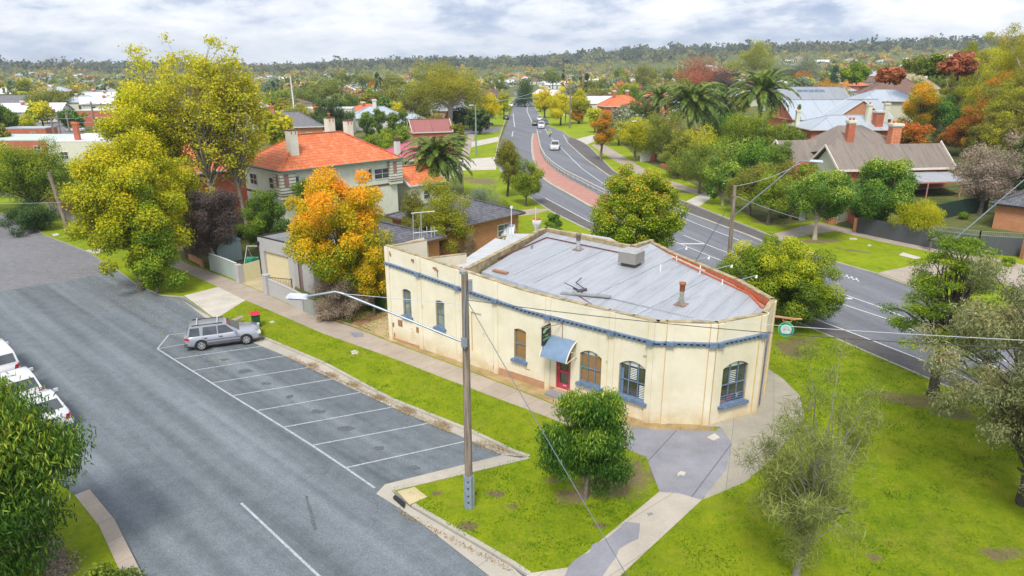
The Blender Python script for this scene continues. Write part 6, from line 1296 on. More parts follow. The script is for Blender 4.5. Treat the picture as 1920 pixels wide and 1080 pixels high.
mp = thing('marker_flag', 'slim bright red marker stake in the grass on the right', 'marker', G(1888, 776, .1)); m = MB(); m.box((0, 0, .45), (.10, .06, .55), 0, 0, .5); m.tube([(0, 0, 0), (0, 0, .3)], .02, 6); m.build('flag', plain('marker_red', (.85, .03, .02), .5), mp)
gs = thing('round_road_sign', 'dark round back of a road sign among the right hand gum leaves', 'sign', G(1918, 770, .1) + Vector((.4, .5, 0))); m = MB(); m.tube([(0, 0, 0), (0, 0, 3.3)], .04, 8); m.build('post', M_GALV, gs); m = MB(); disc(m, Vector((0, -.05, 3.1)), Vector((0, -1, 0)), 0, .38, 0); m.build('panel', plain('sign_dark_back', (.10, .16, .14), .5), gs)
sign('street_name_sign', 'small white street sign post by the left lawn', G(874, 244, .1), 2.6, 1.0, .8, M_WHITEP); sign('blue_post', 'blue topped post at the edge of the left lawn', G(929, 240, .1), 3.0, .5, .6, plain('post_blue', (.02, .30, .34), .5))
sign('red_marker', 'bright red round sign by the left side street', G(886, 240, .1), 1.6, .9, .9, plain('marker_red', (.85, .03, .02), .5)); sign('white_pole', 'white vertical post behind the shop roof', Vector((2.0, 57, .1)), 5.6, .1, .2, M_WHITEP, postm=M_WHITEP); sign('white_pole', 'white vertical pipe in front of the rear shop roof', Vector((-.05, 52.5, .1)), 6.6, .2, .2, M_WHITEP, postm=M_WHITEP)
# garden things behind the shop
uf = thing('garden_urn', 'white rendered urn shaped chimney top behind the shop parapet', 'chimney', (2.15, 58, .1)); m = MB(); m.lathe([(.25, 0), (.25, 2.9), (.22, 3.1), (.26, 3.6), (.40, 3.9), (.40, 4.3), (.2, 4.35), (.0, 4.3)], n=12); m.build('body', M_WHITEP, uf); m = MB(); m.lathe([(.36, 4.3), (.38, 4.38), (.0, 4.38)], n=12); m.build('rim', M_RED, uf)
dh = house('small white dog kennel on the lawn behind the shop', 'dog_kennel', (-.5, 66.5, .1), R(-10), 1.3, 1.1, 1.1, .8, M_PALEI, M_WHITEP, 'gable', .1, cat='kennel', wins=[('f', 0, .2, .4, .6)])
# median railing
rl = thing('median_railing', 'long steel post and rail fence along the brick median', 'railing', (0, 0, 0)); W_ = [G(x, y, .13) for x, y in [(1007, 252), (1010, 266), (1014, 285), (1023, 303), (1039, 318), (1061, 333), (1091, 349), (1124, 367), (1168, 388)]]
ln_ = [0]
for a, b in zip(W_[:-1], W_[1:]): ln_.append(ln_[-1] + (b - a).length)
def along(s):
    for i in range(len(W_) - 1):
        if s <= ln_[i + 1]: return W_[i].lerp(W_[i + 1], (s - ln_[i]) / (ln_[i + 1] - ln_[i]))
    return W_[-1]
s = 0; proto = None; m = MB()
M_RAIL = plain('rail_green_grey', (.36, .40, .33), .5, var=.15)
while s < ln_[-1]:
    p = along(s)
    if proto is None: q = MB(); q.box((0, 0, .6), (.16, .16, 1.2)); proto = q.build('post', M_RAIL, rl); proto.location = p
    else: c = proto.copy(); COL.objects.link(c); c.parent = rl; c.location = p
    s += 2.45
K = int(ln_[-1] / 2.45)
for zz, w_ in ((1.15, .12), (.75, .10)):
    for k in range(K): m.beam(along(k * 2.45) + Vector((-.1, 0, zz)), along((k + 1) * 2.45) + Vector((-.1, 0, zz)), w_, w_)
m.build('rail', plain('rail_steel', (.58, .60, .56), .45, .2), rl)

# ------------------------------------------------------------------ vehicles
M_TYRE = plain('tyre', (.018, .018, .02), .85); M_RIM = plain('alloy', (.48, .48, .50), .35, .6); M_CGL = glass('car_glass', (.045, .055, .065), .04); M_TRIMP = plain('grey_bumper', (.11, .11, .12), .6)
M_TAIL = plain('tail_light', (.55, .01, .015), .3, coat=.5); M_HEAD = plain('head_light', (.72, .74, .70), .2, coat=.7); M_PLATE = plain('number_plate', (.60, .62, .60), .5)
def paint(name, c): m = plain(name, c, .32, .25 if max(c) < .6 else 0, var=.03, scale=1, spec=.5, coat=.8); m.node_tree.nodes['Principled BSDF'].inputs['Coat Roughness'].default_value = .05; return m
def car(name, label, loc, rz, body, prof, L=4.45, W=1.75, H=1.58, wr=.33, group=None, cat='car', rack=False, two=False, bars=False, z=0.006):
    """prof: rows (x, z_bottom, z_belt, half-width) for the body shell and 'gh' for the glasshouse; x runs from tail 0 to nose 1"""
    root = thing(name, label, cat, (loc[0], loc[1], z + (loc[2] if len(loc) > 2 else 0)), rz, group); belt = prof['belt']; gh = prof['gh']; X = lambda t: (t - .5) * L
    m = MB(); rows = []
    N_s = 25
    def interp(tab, t):
        for (a, va), (b, vb) in zip(tab[:-1], tab[1:]):
            if t <= b: k = (t - a) / (b - a) if b > a else 0; k = k * k * (3 - 2 * k) if prof.get('sm') else k; return va + (vb - va) * k
        return tab[-1][1]
    for i in range(N_s):
        t = i / (N_s - 1); zb = .20 + .06 * (abs(t - .5) * 2) ** 6; zt = interp(belt, t) * H; e = min(t, 1 - t); hw = W / 2 * (1 - .16 * max(0, 1 - e / .10) ** 2)
        xx = X(t); rows.append([(xx, -hw * .90, zb), (xx, -hw * .985, zb + .12), (xx, -hw, zb + (zt - zb) * .45), (xx, -hw * .99, zb + (zt - zb) * .62), (xx, -hw * .955, zt - .045), (xx, -hw * .88, zt), (xx, 0, zt + .025), (xx, hw * .88, zt), (xx, hw * .955, zt - .045), (xx, hw * .99, zb + (zt - zb) * .62), (xx, hw, zb + (zt - zb) * .45), (xx, hw * .985, zb + .12), (xx, hw * .90, zb)])
    nr = 13; V = [p for r_ in rows for p in r_]; F = []
    for i in range(N_s - 1):
        for k in range(nr - 1): F.append((i * nr + k, (i + 1) * nr + k, (i + 1) * nr + k + 1, i * nr + k + 1))
        F.append((i * nr + nr - 1, (i + 1) * nr + nr - 1, (i + 1) * nr, i * nr))
    F.append(tuple(range(nr))); F.append(tuple((N_s - 1) * nr + k for k in range(nr))[::-1])
    m.add(V, F, 0, True)
    for f_i in range(len(m.f)):
        if all((m.v[j][2] < .48) for j in m.f[f_i]) and two: m.m[f_i] = 1
    x0, x1, x2, x3 = [X(t) for t in gh[:4]]; zb = H * prof['ghb']; hw0 = W / 2 * .90; hw1 = W / 2 * prof.get('tum', .72)
    if len(gh) > 4: pass
    # glasshouse body: base x0..x3, roof x1..x2
    ctr = [(x0, zb), (x1, H - .03), (x1 + .25, H), ((x1 + x2) / 2, H + .012), (x2 - .2, H - .015), (x2, H - .05), (x3, H * prof.get('ghf', prof['ghb']))]
    n0 = len(m.v); V = []
    for (xx, zz) in ctr:
        k = (zz - zb) / (H - zb); k = max(0, min(1, k)); w_ = hw0 + (hw1 - hw0) * k; V += [(xx, -w_, zz), (xx, -w_ * .86, zz + .02 * k), (xx, w_ * .86, zz + .02 * k), (xx, w_, zz)]
    F = []
    for i in range(len(ctr) - 1):
        for k in range(3): F.append((i * 4 + k, (i + 1) * 4 + k, (i + 1) * 4 + k + 1, i * 4 + k + 1))
    m.add(V, F, 0, True)
    for s, kk in ((-1, 0), (1, 3)):
        base = [(c[0], s * (hw0), zb - .03) for c in (ctr[0], ctr[-1])]; up_v = [V[i * 4 + kk] for i in range(len(ctr))]; poly = [base[0]] + up_v + [base[1]]
        m.add(poly, [tuple(range(len(poly))) if s < 0 else tuple(range(len(poly)))[::-1]], 0)
    bo = m.build('body', [body, M_TRIMP], root)
    # side windows
    def side(s, xa, xb, xc, xd, lo=.10, hi=.07):
        z0_, z1_ = zb + .02, H - hi - .03; f = lambda z: (hw0 + (hw1 - hw0) * (z - zb) / (H - zb)) + .006
        g = MB(); q = [(xa, s * f(z0_), z0_), (xb, s * f(z0_), z0_), (xc, s * f(z1_), z1_), (xd, s * f(z1_), z1_)]; g.add(q, [(0, 1, 2, 3) if s < 0 else (3, 2, 1, 0)]); g.build('side_window', M_CGL, root)
    cuts = prof['cuts']
    for s in (-1, 1):
        for (a, b, c, d_) in cuts: side(s, X(a), X(b), X(c), X(d_))
    g = MB(); e_ = .008
    def lerp3(p, q, t): return tuple(p[i] + (q[i] - p[i]) * t for i in range(3))
    fz = H * prof.get('ghf', prof['ghb'])
    b0, b1 = (x3, -hw0 * .93, fz), (x3, hw0 * .93, fz); t0_, t1_ = (x2, -hw1 * .92, H - .05), (x2, hw1 * .92, H - .05)
    off = lambda p, s: (p[0] + s * .012, p[1], p[2] + .012)
    q = [off(lerp3(b0, t0_, .08), 1), off(lerp3(b1, t1_, .08), 1), off(lerp3(b1, t1_, .94), 1), off(lerp3(b0, t0_, .94), 1)]; g.add(q, [(0, 1, 2, 3)]); g.build('windscreen', M_CGL, root)
    g = MB(); b0, b1 = (x0, -hw0 * .86, zb), (x0, hw0 * .86, zb); t0_, t1_ = (x1, -hw1 * .88, H - .03), (x1, hw1 * .88, H - .03)
    q = [off(lerp3(b0, t0_, .12), -1), off(lerp3(b1, t1_, .12), -1), off(lerp3(b1, t1_, .88), -1), off(lerp3(b0, t0_, .88), -1)]; g.add(q, [(3, 2, 1, 0)]); g.build('rear_window', M_CGL, root)
    if 'roofrack' in prof or rack:
        for s in (-1, 1): g = MB(); g.beam((x1 + .15, s * hw1 * .90, H + .05), (x2 - .15, s * hw1 * .90, H + .03), .04, .04); g.beam((x1 + .2, s * hw1 * .90, H), (x1 + .2, s * hw1 * .90, H + .05), .05, .05); g.beam((x2 - .25, s * hw1 * .90, H - .02), (x2 - .25, s * hw1 * .90, H + .04), .05, .05); g.build('roof_rail', M_DARK, root)
    if bars:
        for xx in (x1 + .45, x2 - .45): g = MB(); g.beam((xx, -hw1 * 1.0, H + .11), (xx, hw1 * 1.0, H + .11), .06, .035); g.beam((xx, -hw1 * .9, H + .05), (xx, -hw1 * .9, H + .11), .04, .04); g.beam((xx, hw1 * .9, H + .05), (xx, hw1 * .9, H + .11), .04, .04); g.build('roof_bar', plain('bar_silver', (.75, .76, .78), .35, .4), root)
    # wheels with arches
    for ti, t in enumerate(prof['axles']):
        for s in (-1, 1):
            g = MB(); n = 20; ar = []
            for k in range(n + 1): a = math.pi * k / n; ar.append((X(t) + (wr + .065) * math.cos(a), s * (W / 2 + .004), wr + (wr + .065) * math.sin(a)))
            ar += [(X(t) - (wr + .065), s * (W / 2 + .004), .22), (X(t) + (wr + .065), s * (W / 2 + .004), .22)]
            g.add(ar, [tuple(range(len(ar))) if s > 0 else tuple(range(len(ar)))[::-1]]); g.build('wheel_arch', M_DARK, root)
            g = MB(); g.lathe([(.0, -.10), (wr * .62, -.10), (wr * .70, -.115), (wr * .96, -.10), (wr, -.06), (wr, .06), (wr * .96, .10), (wr * .6, .10)], (0, 0, 0), 22, 0, 'y'); w = g.build('wheel', M_TYRE, root)
            w.location = (X(t), s * (W / 2 - .06), wr)
            if s > 0: w.rotation_euler = (0, 0, math.pi)
            g = MB(); g.lathe([(.0, -.118), (wr * .16, -.122), (wr * .2, -.11), (wr * .2, -.09)], (0, 0, 0), 12, 0, 'y'); g.lathe([(wr * .66, -.10), (wr * .67, -.122), (wr * .58, -.122), (wr * .58, -.09)], (0, 0, 0), 20, 0, 'y')
            for k in range(6): a = k * math.pi / 3 + .3; g.beam((wr * .15 * math.cos(a), -.118, wr * .15 * math.sin(a)), (wr * .62 * math.cos(a), -.122, wr * .62 * math.sin(a)), .085, .012, 0, up=(0, 1, 0))
            o = g.build('rim', M_RIM, w)
    for s in (-1, 1):
        zt = interp(belt, .02) * H; tz_ = prof.get('tz', zt - .22); g = MB(); g.add([(X(0) - .012, s * W * .30, tz_ - .12), (X(0) - .012, s * W * .405, tz_ - .12), (X(0) - .012, s * W * .405, tz_ + .14), (X(0) - .012, s * W * .34, tz_ + .14), (X(0) + .26, s * (W * .487), tz_ - .06), (X(0) + .22, s * (W * .482), tz_ + .14)], [(0, 1, 2, 3), (3, 2, 1, 0), (1, 4, 5, 2), (2, 5, 4, 1)]); g.build('tail_light', M_TAIL, root)
        zn = interp(belt, .95) * H; g = MB(); g.box((X(1) - .13, s * W * .375, zn - .15), (.24, W * .20, .16), 0, -s * .25); g.build('headlight', M_HEAD, root)
        g = MB(); xm = X(prof.get('mir', gh[3] - .07)); g.box((xm, s * (W / 2 + .09), zb + .08), (.10, .20, .15)); g.build('mirror', prof.get('mirm', body), root)
        for t in prof.get('handles', (.36, .54)): g = MB(); g.box((X(t), s * (W / 2 - .002), zb - .14), (.18, .05, .035)); g.build('door_handle', prof.get('hm', body), root)
        for t in prof.get('seams', (.44, .62)):
            g = MB(); g.beam((X(t), s * (W / 2 + .001), .34), (X(t), s * (W / 2 - .03), zb - .04), .008, .012); g.build('door_seam', M_DARK, root)
    g = MB(); g.box((X(0) + .02, 0, .42), (.16, W * .93, .22), 0); g.build('rear_bumper', M_TRIMP if two else body, root); g = MB(); g.box((X(1) - .05, 0, .40), (.16, W * .90, .24), 0); g.build('front_bumper', M_TRIMP if two else body, root)
    g = MB(); g.box((X(1) - .01, 0, interp(belt, 1) * H - .16), (.06, W * .42, .12)); g.build('grille', M_DARK, root)
    g = MB(); g.box((X(0) - .035, 0, .68 if prof.get('ph') is None else prof['ph']), (.02, .38, .11)); g.build('number_plate', M_PLATE, root)
    return root
WAGON = dict(belt=[(0, .58), (.02, .61), (.5, .61), (.70, .64), (.76, .63), (.94, .565), (1, .46)], gh=[.015, .075, .545, .735], ghb=.60, ghf=.625, tum=.74, axles=[.205, .80], cuts=[(.055, .20, .20, .085), (.235, .425, .425, .25), (.44, .66, .545, .44)], tz=.74, th=.42, seams=(.235, .44, .66), handles=(.27, .47), hm=M_DARK)
HATCH = dict(belt=[(0, .56), (.02, .60), (.6, .62), (.72, .60), (.93, .52), (1, .40)], gh=[.02, .14, .56, .78], ghb=.60, ghf=.60, tum=.74, axles=[.18, .82], cuts=[(.09, .19, .19, .155), (.22, .44, .44, .23), (.46, .70, .575, .46)], tz=.68, th=.34, ph=.62)
SEDAN = dict(belt=[(0, .60), (.12, .65), (.2, .655), (.62, .64), (.74, .62), (.93, .54), (1, .42)], gh=[.12, .27, .55, .76], ghb=.645, ghf=.62, tum=.72, axles=[.19, .81], cuts=[(.20, .30, .30, .27), (.32, .46, .46, .32), (.48, .69, .57, .48)], tz=.72, th=.2)
UTE = dict(belt=[(0, .54), (.37, .55), (.40, .56), (.72, .58), (.78, .575), (.95, .53), (1, .40)], gh=[.36, .40, .62, .76], ghb=.56, ghf=.575, tum=.76, axles=[.2, .79], cuts=[(.39, .51, .51, .41), (.525, .70, .62, .525)], tz=.75, th=.3)
VAN = dict(belt=[(0, .58), (.02, .62), (.7, .62), (.78, .56), (.95, .50), (1, .38)], gh=[.01, .05, .66, .84], ghb=.60, ghf=.55, tum=.80, axles=[.2, .81], cuts=[(.06, .3, .3, .08), (.32, .52, .52, .32), (.54, .76, .68, .54)], tz=.82, th=.3, ph=.72)
SILV = paint('silver_paint', (.36, .38, .44)); WHT = paint('white_paint_car', (.60, .60, .63)); BLKP = paint('black_paint', (.02, .02, .025)); BLUP = paint('steel_blue_paint', (.10, .14, .22)); MRNP = paint('maroon_paint', (.2, .02, .03))
ra1 = G(381, 657, 0); ra2 = G(461, 646, 0); dv = ra2 - ra1; ctr = (ra1 + ra2) / 2 + Vector((-dv.y, dv.x, 0)).normalized() * .85
wg_ = car('parked_wagon', 'silver station wagon with roof bars parked nose to the kerb', ctr, math.atan2(dv.y, dv.x), SILV, WAGON, 4.45, 1.74, 1.56, .335, rack=True, two=True, bars=True)
for s in (-1, 1):
    m = MB(); m.beam((-1.0, s * .872, .42), (1.0, s * .872, .42), .012, .14); m.build('side_cladding', M_TRIMP, wg_); m = MB(); m.beam((-1.05, s * .874, .62), (1.05, s * .874, .62), .012, .045); m.build('side_moulding', M_TRIMP, wg_)
g1 = 'white cars parked along the left edge'
aw_ = math.atan2(20.5, -22.7)
car('parked_van', 'white van like wagon at the left edge, farthest of the three white cars', (-30.3, 36.6, 0), R(137), WHT, VAN, 4.8, 1.85, 1.70, .34, g1)
car('parked_hatchback', 'white hatchback parked between the other two white cars', (-26.8, 33.5, 0), R(137), WHT, HATCH, 4.1, 1.7, 1.48, .31, g1)
car('parked_sedan', 'white sedan half covered by the gum tree, nearest of the three white cars', (-23.8, 30.9, 0), R(137), WHT, SEDAN, 4.4, 1.75, 1.42, .32, g1)
def road_car(name, label, x, y, rz, body, prof, **k): return car(name, label, G(x, y, 0), rz, body, prof, **k)
road_car('moving_ute', 'white dual cab ute driving towards the camera on the main road', 1041, 280, R(-97), WHT, UTE, L=5.2, W=1.95, H=1.85, wr=.40); road_car('moving_suv', 'white four wheel drive following the motorcycle', 1015, 240, R(-93), WHT, WAGON, L=4.9, W=2.0, H=1.9, wr=.4)
road_car('moving_car', 'black car beside the white four wheel drive', 1004, 235, R(-92), BLKP, WAGON, L=4.6, W=1.9, H=1.75, wr=.36); road_car('moving_car', 'dark blue car turning right of the white four wheel drive', 1021, 233, R(-80), BLUP, HATCH, L=4.6, W=1.9, H=1.6, wr=.34); road_car('moving_car', 'small white car farthest back in the queue on the main road', 1012, 226, R(-92), WHT, HATCH, L=4.4, W=1.8, H=1.6, wr=.33)
road_car('parked_car', 'dark hatchback parked at the left kerb of the main road', 949, 224, R(88), BLKP, HATCH, L=4.3, W=1.8, H=1.55, wr=.33); road_car('parked_car', 'grey car parked on the left lawn under the yellow street tree', 911, 235, R(10), BLUP, SEDAN, L=4.5, W=1.8, H=1.5, wr=.33)
road_car('moving_car', 'white car far along the left lane of the main road', 959, 200, R(88), WHT, WAGON, L=4.5, W=1.9, H=1.7, wr=.35); road_car('moving_car', 'red and white car farthest along the left lane of the main road', 962, 196.5, R(88), MRNP, HATCH, L=4.5, W=1.9, H=1.6, wr=.35); road_car('parked_car', 'silver car in the left side street', 143, 247, R(170), WHT, SEDAN, L=4.6, W=1.8, H=1.5, wr=.33)
road_car('parked_car', 'white car partly hidden in the yard behind the bushy street tree', 296, 425, R(140), WHT, HATCH, L=4.2, W=1.7, H=1.5, wr=.33)
# motorcyclist
mc = thing('motorcycle', 'small motorcycle ridden toward the camera ahead of the white ute', 'motorcycle', G(1031, 257, 0), R(-95)); m = MB()
for xx in (-.7, .7): m.lathe([(.18, -.06), (.32, -.05), (.32, .05), (.18, .06)], (xx, 0, .32), 16, 0, 'y')
m.build('wheel', M_TYRE, mc); m = MB(); m.box((.05, 0, .62), (.9, .30, .36), 0, 0, .7); m.box((-.45, 0, .82), (.6, .26, .12)); m.beam((.45, 0, .9), (.7, 0, .35), .1, .1); m.beam((.45, -.36, 1.02), (.45, .36, 1.02), .04, .04); m.box((.58, 0, .92), (.18, .3, .3), 1); m.build('frame', [M_DARK, M_WHITEP], mc)
rd_ = thing('person', 'motorcyclist in a fluorescent yellow jacket and white helmet', 'person', G(1031, 257, 0), R(-95))
def skin(name, verts, edges, rad, mat, parent, sub=1):
    me = bpy.data.meshes.new(name); me.from_pydata(verts, edges, []); o = bpy.data.objects.new(name, me); link(o, parent); reg(o, parent); me.materials.append(mat); s = o.modifiers.new('s', 'SKIN'); 
    for i, r_ in enumerate(rad): me.skin_vertices[0].data[i].radius = (r_, r_)
    me.skin_vertices[0].data[0].use_root = True; u = o.modifiers.new('u', 'SUBSURF'); u.levels = sub; u.render_levels = sub; return o
bv = [(-.35, 0, .95), (-.25, 0, 1.15), (-.12, 0, 1.38), (-.05, 0, 1.50), (.02, 0, 1.62)] + sum([[(-.12, s * .20, 1.42), (.12, s * .30, 1.2), (.40, s * .30, 1.05), (-.30, s * .12, .93), (.10, s * .24, .80), (-.02, s * .22, .42), (.1, s * .22, .36)] for s in (-1, 1)], [])
be = [(0, 1), (1, 2), (2, 3), (3, 4), (2, 5), (5, 6), (6, 7), (0, 8), (8, 9), (9, 10), (10, 11), (2, 12), (12, 13), (13, 14), (0, 15), (15, 16), (16, 17), (17, 18)]
skin('body', bv, be, [.17, .17, .18, .08, .07, .09, .065, .05, .11, .09, .06, .05, .09, .065, .05, .11, .09, .06, .05], plain('rider_dark', (.04, .045, .06), .8), rd_)
skin('jacket', [(-.33, 0, 1.02), (-.22, 0, 1.2), (-.12, 0, 1.42)] + [(-.12, s * .21, 1.42) for s in (-1, 1)] + [(.12, s * .31, 1.21) for s in (-1, 1)] + [(.34, s * .31, 1.08) for s in (-1, 1)], [(0, 1), (1, 2), (2, 3), (2, 4), (3, 5), (4, 6), (5, 7), (6, 8)], [.2, .2, .2, .12, .12, .085, .085, .07, .07], plain('hi_vis_yellow', (.62, .85, .02), .6), rd_)
m = MB(); m.lathe([(.0, -.14), (.11, -.12), (.15, 0), (.13, .10), (.06, .15), (0, .16)], (.06, 0, 1.74), 12); m.build('helmet', M_WHITEP, rd_)
# ------------------------------------------------------------------ trees one can tell apart
# near trees
tpx('gum_tree', 'small dense round gum tree with drooping leaves in the near grass', 'tree', 1096, 935, 722, 166, 'eucal', 11, cb=.05, shape='round', M=56, n=21000, leaf=.26, asp=.24, droop=.7, rc=.60, tr=.09, lump=.12, fill=.35, tvar=.6, tgrad=.2)
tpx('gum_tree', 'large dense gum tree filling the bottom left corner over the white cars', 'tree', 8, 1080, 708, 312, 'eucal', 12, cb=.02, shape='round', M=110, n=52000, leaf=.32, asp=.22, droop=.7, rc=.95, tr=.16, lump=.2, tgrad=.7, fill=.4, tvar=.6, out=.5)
tree('bush', 'dark leafy bush cut by the bottom edge beneath the corner gum', 'bush', (-13.6, 18.2, .1), 1.1, 2.6, 'green', 13, cb=.0, shape='dome', M=18, n=5000, leaf=.12, rc=.4, tr=.03, parts=('stem', 'foliage'))
tpx('conifer_tree', 'open layered green tree with a thick dark trunk in the right hand grass', 'tree', 1748, 740, 428, 325, 'fresh', 14, cb=.27, shape='layer', M=105, n=18000, leaf=.20, asp=.30, rc=.60, tr=.26, lump=.1, flat=.38, bark=BARKD, nmax=90, out=.3, droop=.15, tvar=.5, fill=.2)
tree('gum_tree', 'tall grey green gum cut by the right edge', 'tree', (20.9, 24.0, .1), 10.4, 8.8, 'mallee', 15, cb=.06, shape='round', M=110, n=46000, leaf=.24, asp=.26, droop=.5, rc=.72, tr=.2, lump=.3, bark=BARKD, nmax=70, fill=.2, tvar=.6)
tree('gum_tree', 'second grey green gum behind the one cut by the right edge', 'tree', (26.5, 29.5, .1), 9.5, 7.0, 'mallee', 16, cb=.2, shape='round', M=70, n=18000, leaf=.24, asp=.26, droop=.5, rc=.85, tr=.2, bark=BARKD, tvar=.6)
tree('casuarina_tree', 'thin straggly she-oak with drooping needles at the bottom edge', 'tree', (9.8, 19.5, .1), 8.2, 5.0, 'needle', 17, cb=.10, shape='vase', M=95, n=20000, leaf=.34, asp=.05, droop=.35, rc=.55, tr=.10, lump=.35, bark=plain('bark_grey', (.26, .24, .21), .9, var=.3, scale=6), nmax=85, fill=.1, out=.2, tvar=.6)
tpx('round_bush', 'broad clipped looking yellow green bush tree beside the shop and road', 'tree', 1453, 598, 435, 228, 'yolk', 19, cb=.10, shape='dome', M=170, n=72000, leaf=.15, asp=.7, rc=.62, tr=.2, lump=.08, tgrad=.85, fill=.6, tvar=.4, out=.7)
tpx('liquidambar_tree', 'egg shaped green and orange street tree between the shop and the main road', 'tree', 1192, 500, 295, 200, 'autumn', 20, cb=.06, shape='egg', M=150, n=44000, leaf=.22, asp=.7, rc=.72, tr=.2, lump=.07, tgrad=.25, tvar=.9, fill=.5)
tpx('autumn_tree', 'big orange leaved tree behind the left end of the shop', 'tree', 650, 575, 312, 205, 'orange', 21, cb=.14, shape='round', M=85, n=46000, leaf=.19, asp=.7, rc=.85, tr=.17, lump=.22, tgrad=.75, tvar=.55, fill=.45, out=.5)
tpx('autumn_tree', 'smaller orange and green tree leaning against the shop end wall', 'tree', 700, 590, 462, 85, 'orange', 22, cb=.1, shape='egg', M=30, n=11000, leaf=.17, asp=.7, rc=.5, tr=.08, tvar=.8)
tpx('yellow_tree', 'broad bright yellow street tree on the left verge', 'tree', 274, 540, 222, 262, 'lime', 23, cb=.16, shape='egg', M=130, n=54000, leaf=.24, asp=.7, rc=.95, tr=.2, lump=.2, tgrad=.3, tvar=.7, fill=.3, lean=(-1.0, 1.6))
tpx('street_tree', 'dark green low crown at the foot of the broad yellow street tree', 'tree', 302, 548, 355, 120, 'fresh', 24, cb=.0, shape='egg', M=50, n=20000, leaf=.20, asp=.65, rc=.7, tr=.12, tvar=.7, tgrad=.35)
for (lab, x, yb, yt, w, sd) in (('tallest sparse yellow green tree, its bare trunk rising over the purple tree', 418, 452, 44, 165, 25), ('airy yellow green tree left of the tallest one', 338, 450, 78, 165, 125), ('yellow green tree with a straight trunk right of the tallest tree', 466, 446, 84, 125, 26)):
    tpx('poplar_tree', lab, 'tree', x, yb, yt, w, 'poplar', sd, cb=.30, shape='round', M=150, n=9500, leaf=.31, asp=.7, rc=.95, tr=.22, lump=.2, tvar=.85, fill=.0, bark=plain('bark_poplar', (.24, .215, .175), .9, var=.3, scale=6), nmax=110, base_frac=.22)
tpx('yellow_tree', 'pale yellow tree at the left shoulder of the tallest tree', 'tree', 290, 470, 148, 120, 'lime', 27, cb=.35, shape='round', M=60, n=17000, leaf=.26, asp=.7, rc=.95, tr=.18, lump=.3, tvar=.7, fill=.2, nmax=50)
tpx('yellow_tree', 'low yellow green tree screening the brick wall beside the purple tree', 'tree', 352, 480, 296, 112, 'lime', 127, cb=.12, shape='round', M=60, n=11000, leaf=.26, asp=.7, rc=.8, tr=.12, lump=.25, tvar=.8, fill=.15)
tpx('plum_tree', 'dusky purple leaved tree above the garden shed', 'tree', 412, 500, 348, 105, 'purple', 28, cb=.12, shape='round', M=55, n=26000, leaf=.16, asp=.6, rc=.75, tr=.14, tvar=.7, bark=BARKD)
tpx('street_tree', 'dark trunked dense green tree on the left verge', 'tree', 66, 412, 258, 190, 'fresh', 29, cb=.28, shape='dome', M=75, n=30000, leaf=.24, asp=.5, rc=1.25, tr=.35, tgrad=.4, tvar=.5, bark=BARKD, base_frac=.1)
tpx('street_tree', 'green tree cut by the left edge behind the verge', 'tree', -20, 400, 250, 150, 'green', 30, cb=.2, shape='round', M=55, n=16000, leaf=.26, rc=1.2, tr=.25, tgrad=.4)
tpx('bush', 'round dark green bush on the road edge at the left', 'bush', 64, 432, 374, 96, 'dark', 31, cb=.0, shape='dome', M=40, n=17000, leaf=.17, rc=.7, tr=.06, parts=('stem', 'foliage'), tvar=.7)
tpx('shrub', 'tall green shrub at the corner of the two storey house', 'shrub', 506, 466, 350, 92, 'green', 32, cb=.02, shape='egg', M=36, n=14000, leaf=.2, rc=.7, tr=.08, parts=('stem', 'foliage'))
tpx('shrub', 'green climber tree between the two storey house and the orange tree', 'shrub', 585, 440, 318, 70, 'green', 33, cb=.1, shape='egg', M=36, n=11000, leaf=.2, rc=.7, tr=.1)
tpx('shrub', 'dark green shrub left of the two storey house windows', 'shrub', 470, 450, 405, 60, 'green', 34, cb=0, shape='dome', M=20, n=7000, leaf=.18, rc=.5, tr=.05, parts=('stem', 'foliage'))
tpx('bare_shrub', 'twiggy brown shrub beneath the orange tree', 'shrub', 640, 598, 512, 110, 'brown', 35, cb=.05, shape='dome', M=40, n=8000, leaf=.11, rc=.5, tr=.05, fill=.1, nmax=40, parts=('stem', 'foliage')); tpx('shrub', 'dark green shrub against the shop end wall', 'shrub', 700, 580, 505, 60, 'dark', 36, cb=.05, shape='dome', M=26, n=9000, leaf=.14, rc=.45, tr=.04, parts=('stem', 'foliage'))
tpx('bare_shrub', 'low tangle of dry brown stems by the grey paling screen', 'shrub', 622, 600, 555, 70, 'brown', 37, cb=.0, shape='dome', M=24, n=5000, leaf=.10, rc=.4, tr=.03, parts=('stem', 'foliage'), fill=.1)
tpx('creeper', 'tangled vine covered tree behind the antenna frame', 'tree', 830, 480, 330, 140, 'gum', 38, cb=.03, shape='egg', M=70, n=26000, leaf=.17, rc=.85, tr=.12, tvar=.9, fill=.2); tpx('creeper', 'dry brown vine tangle hanging over the rear shop roof', 'shrub', 850, 478, 408, 110, 'brown', 39, cb=.0, shape='dome', M=34, n=11000, leaf=.12, rc=.55, tr=.05, parts=('stem', 'foliage'), fill=.1)
tpx('creeper', 'yellow flecked vine at the top of the rear roof tangle', 'shrub', 778, 470, 345, 75, 'olive', 40, cb=.05, shape='egg', M=30, n=10000, leaf=.16, rc=.6, tr=.06, tvar=.8)
tpx('bush', 'blue grey feathery bush on the embankment behind the dark tiled roof', 'bush', 908, 408, 343, 85, 'grey', 41, cb=0, shape='dome', M=34, n=12000, leaf=.22, asp=.2, rc=.85, tr=.06, parts=('stem', 'foliage')); tpx('bush', 'pale green feathery bush nearer the road on the embankment', 'bush', 948, 418, 368, 56, 'olive', 42, cb=0, shape='dome', M=22, n=7000, leaf=.22, asp=.2, rc=.7, tr=.06, parts=('stem', 'foliage'))
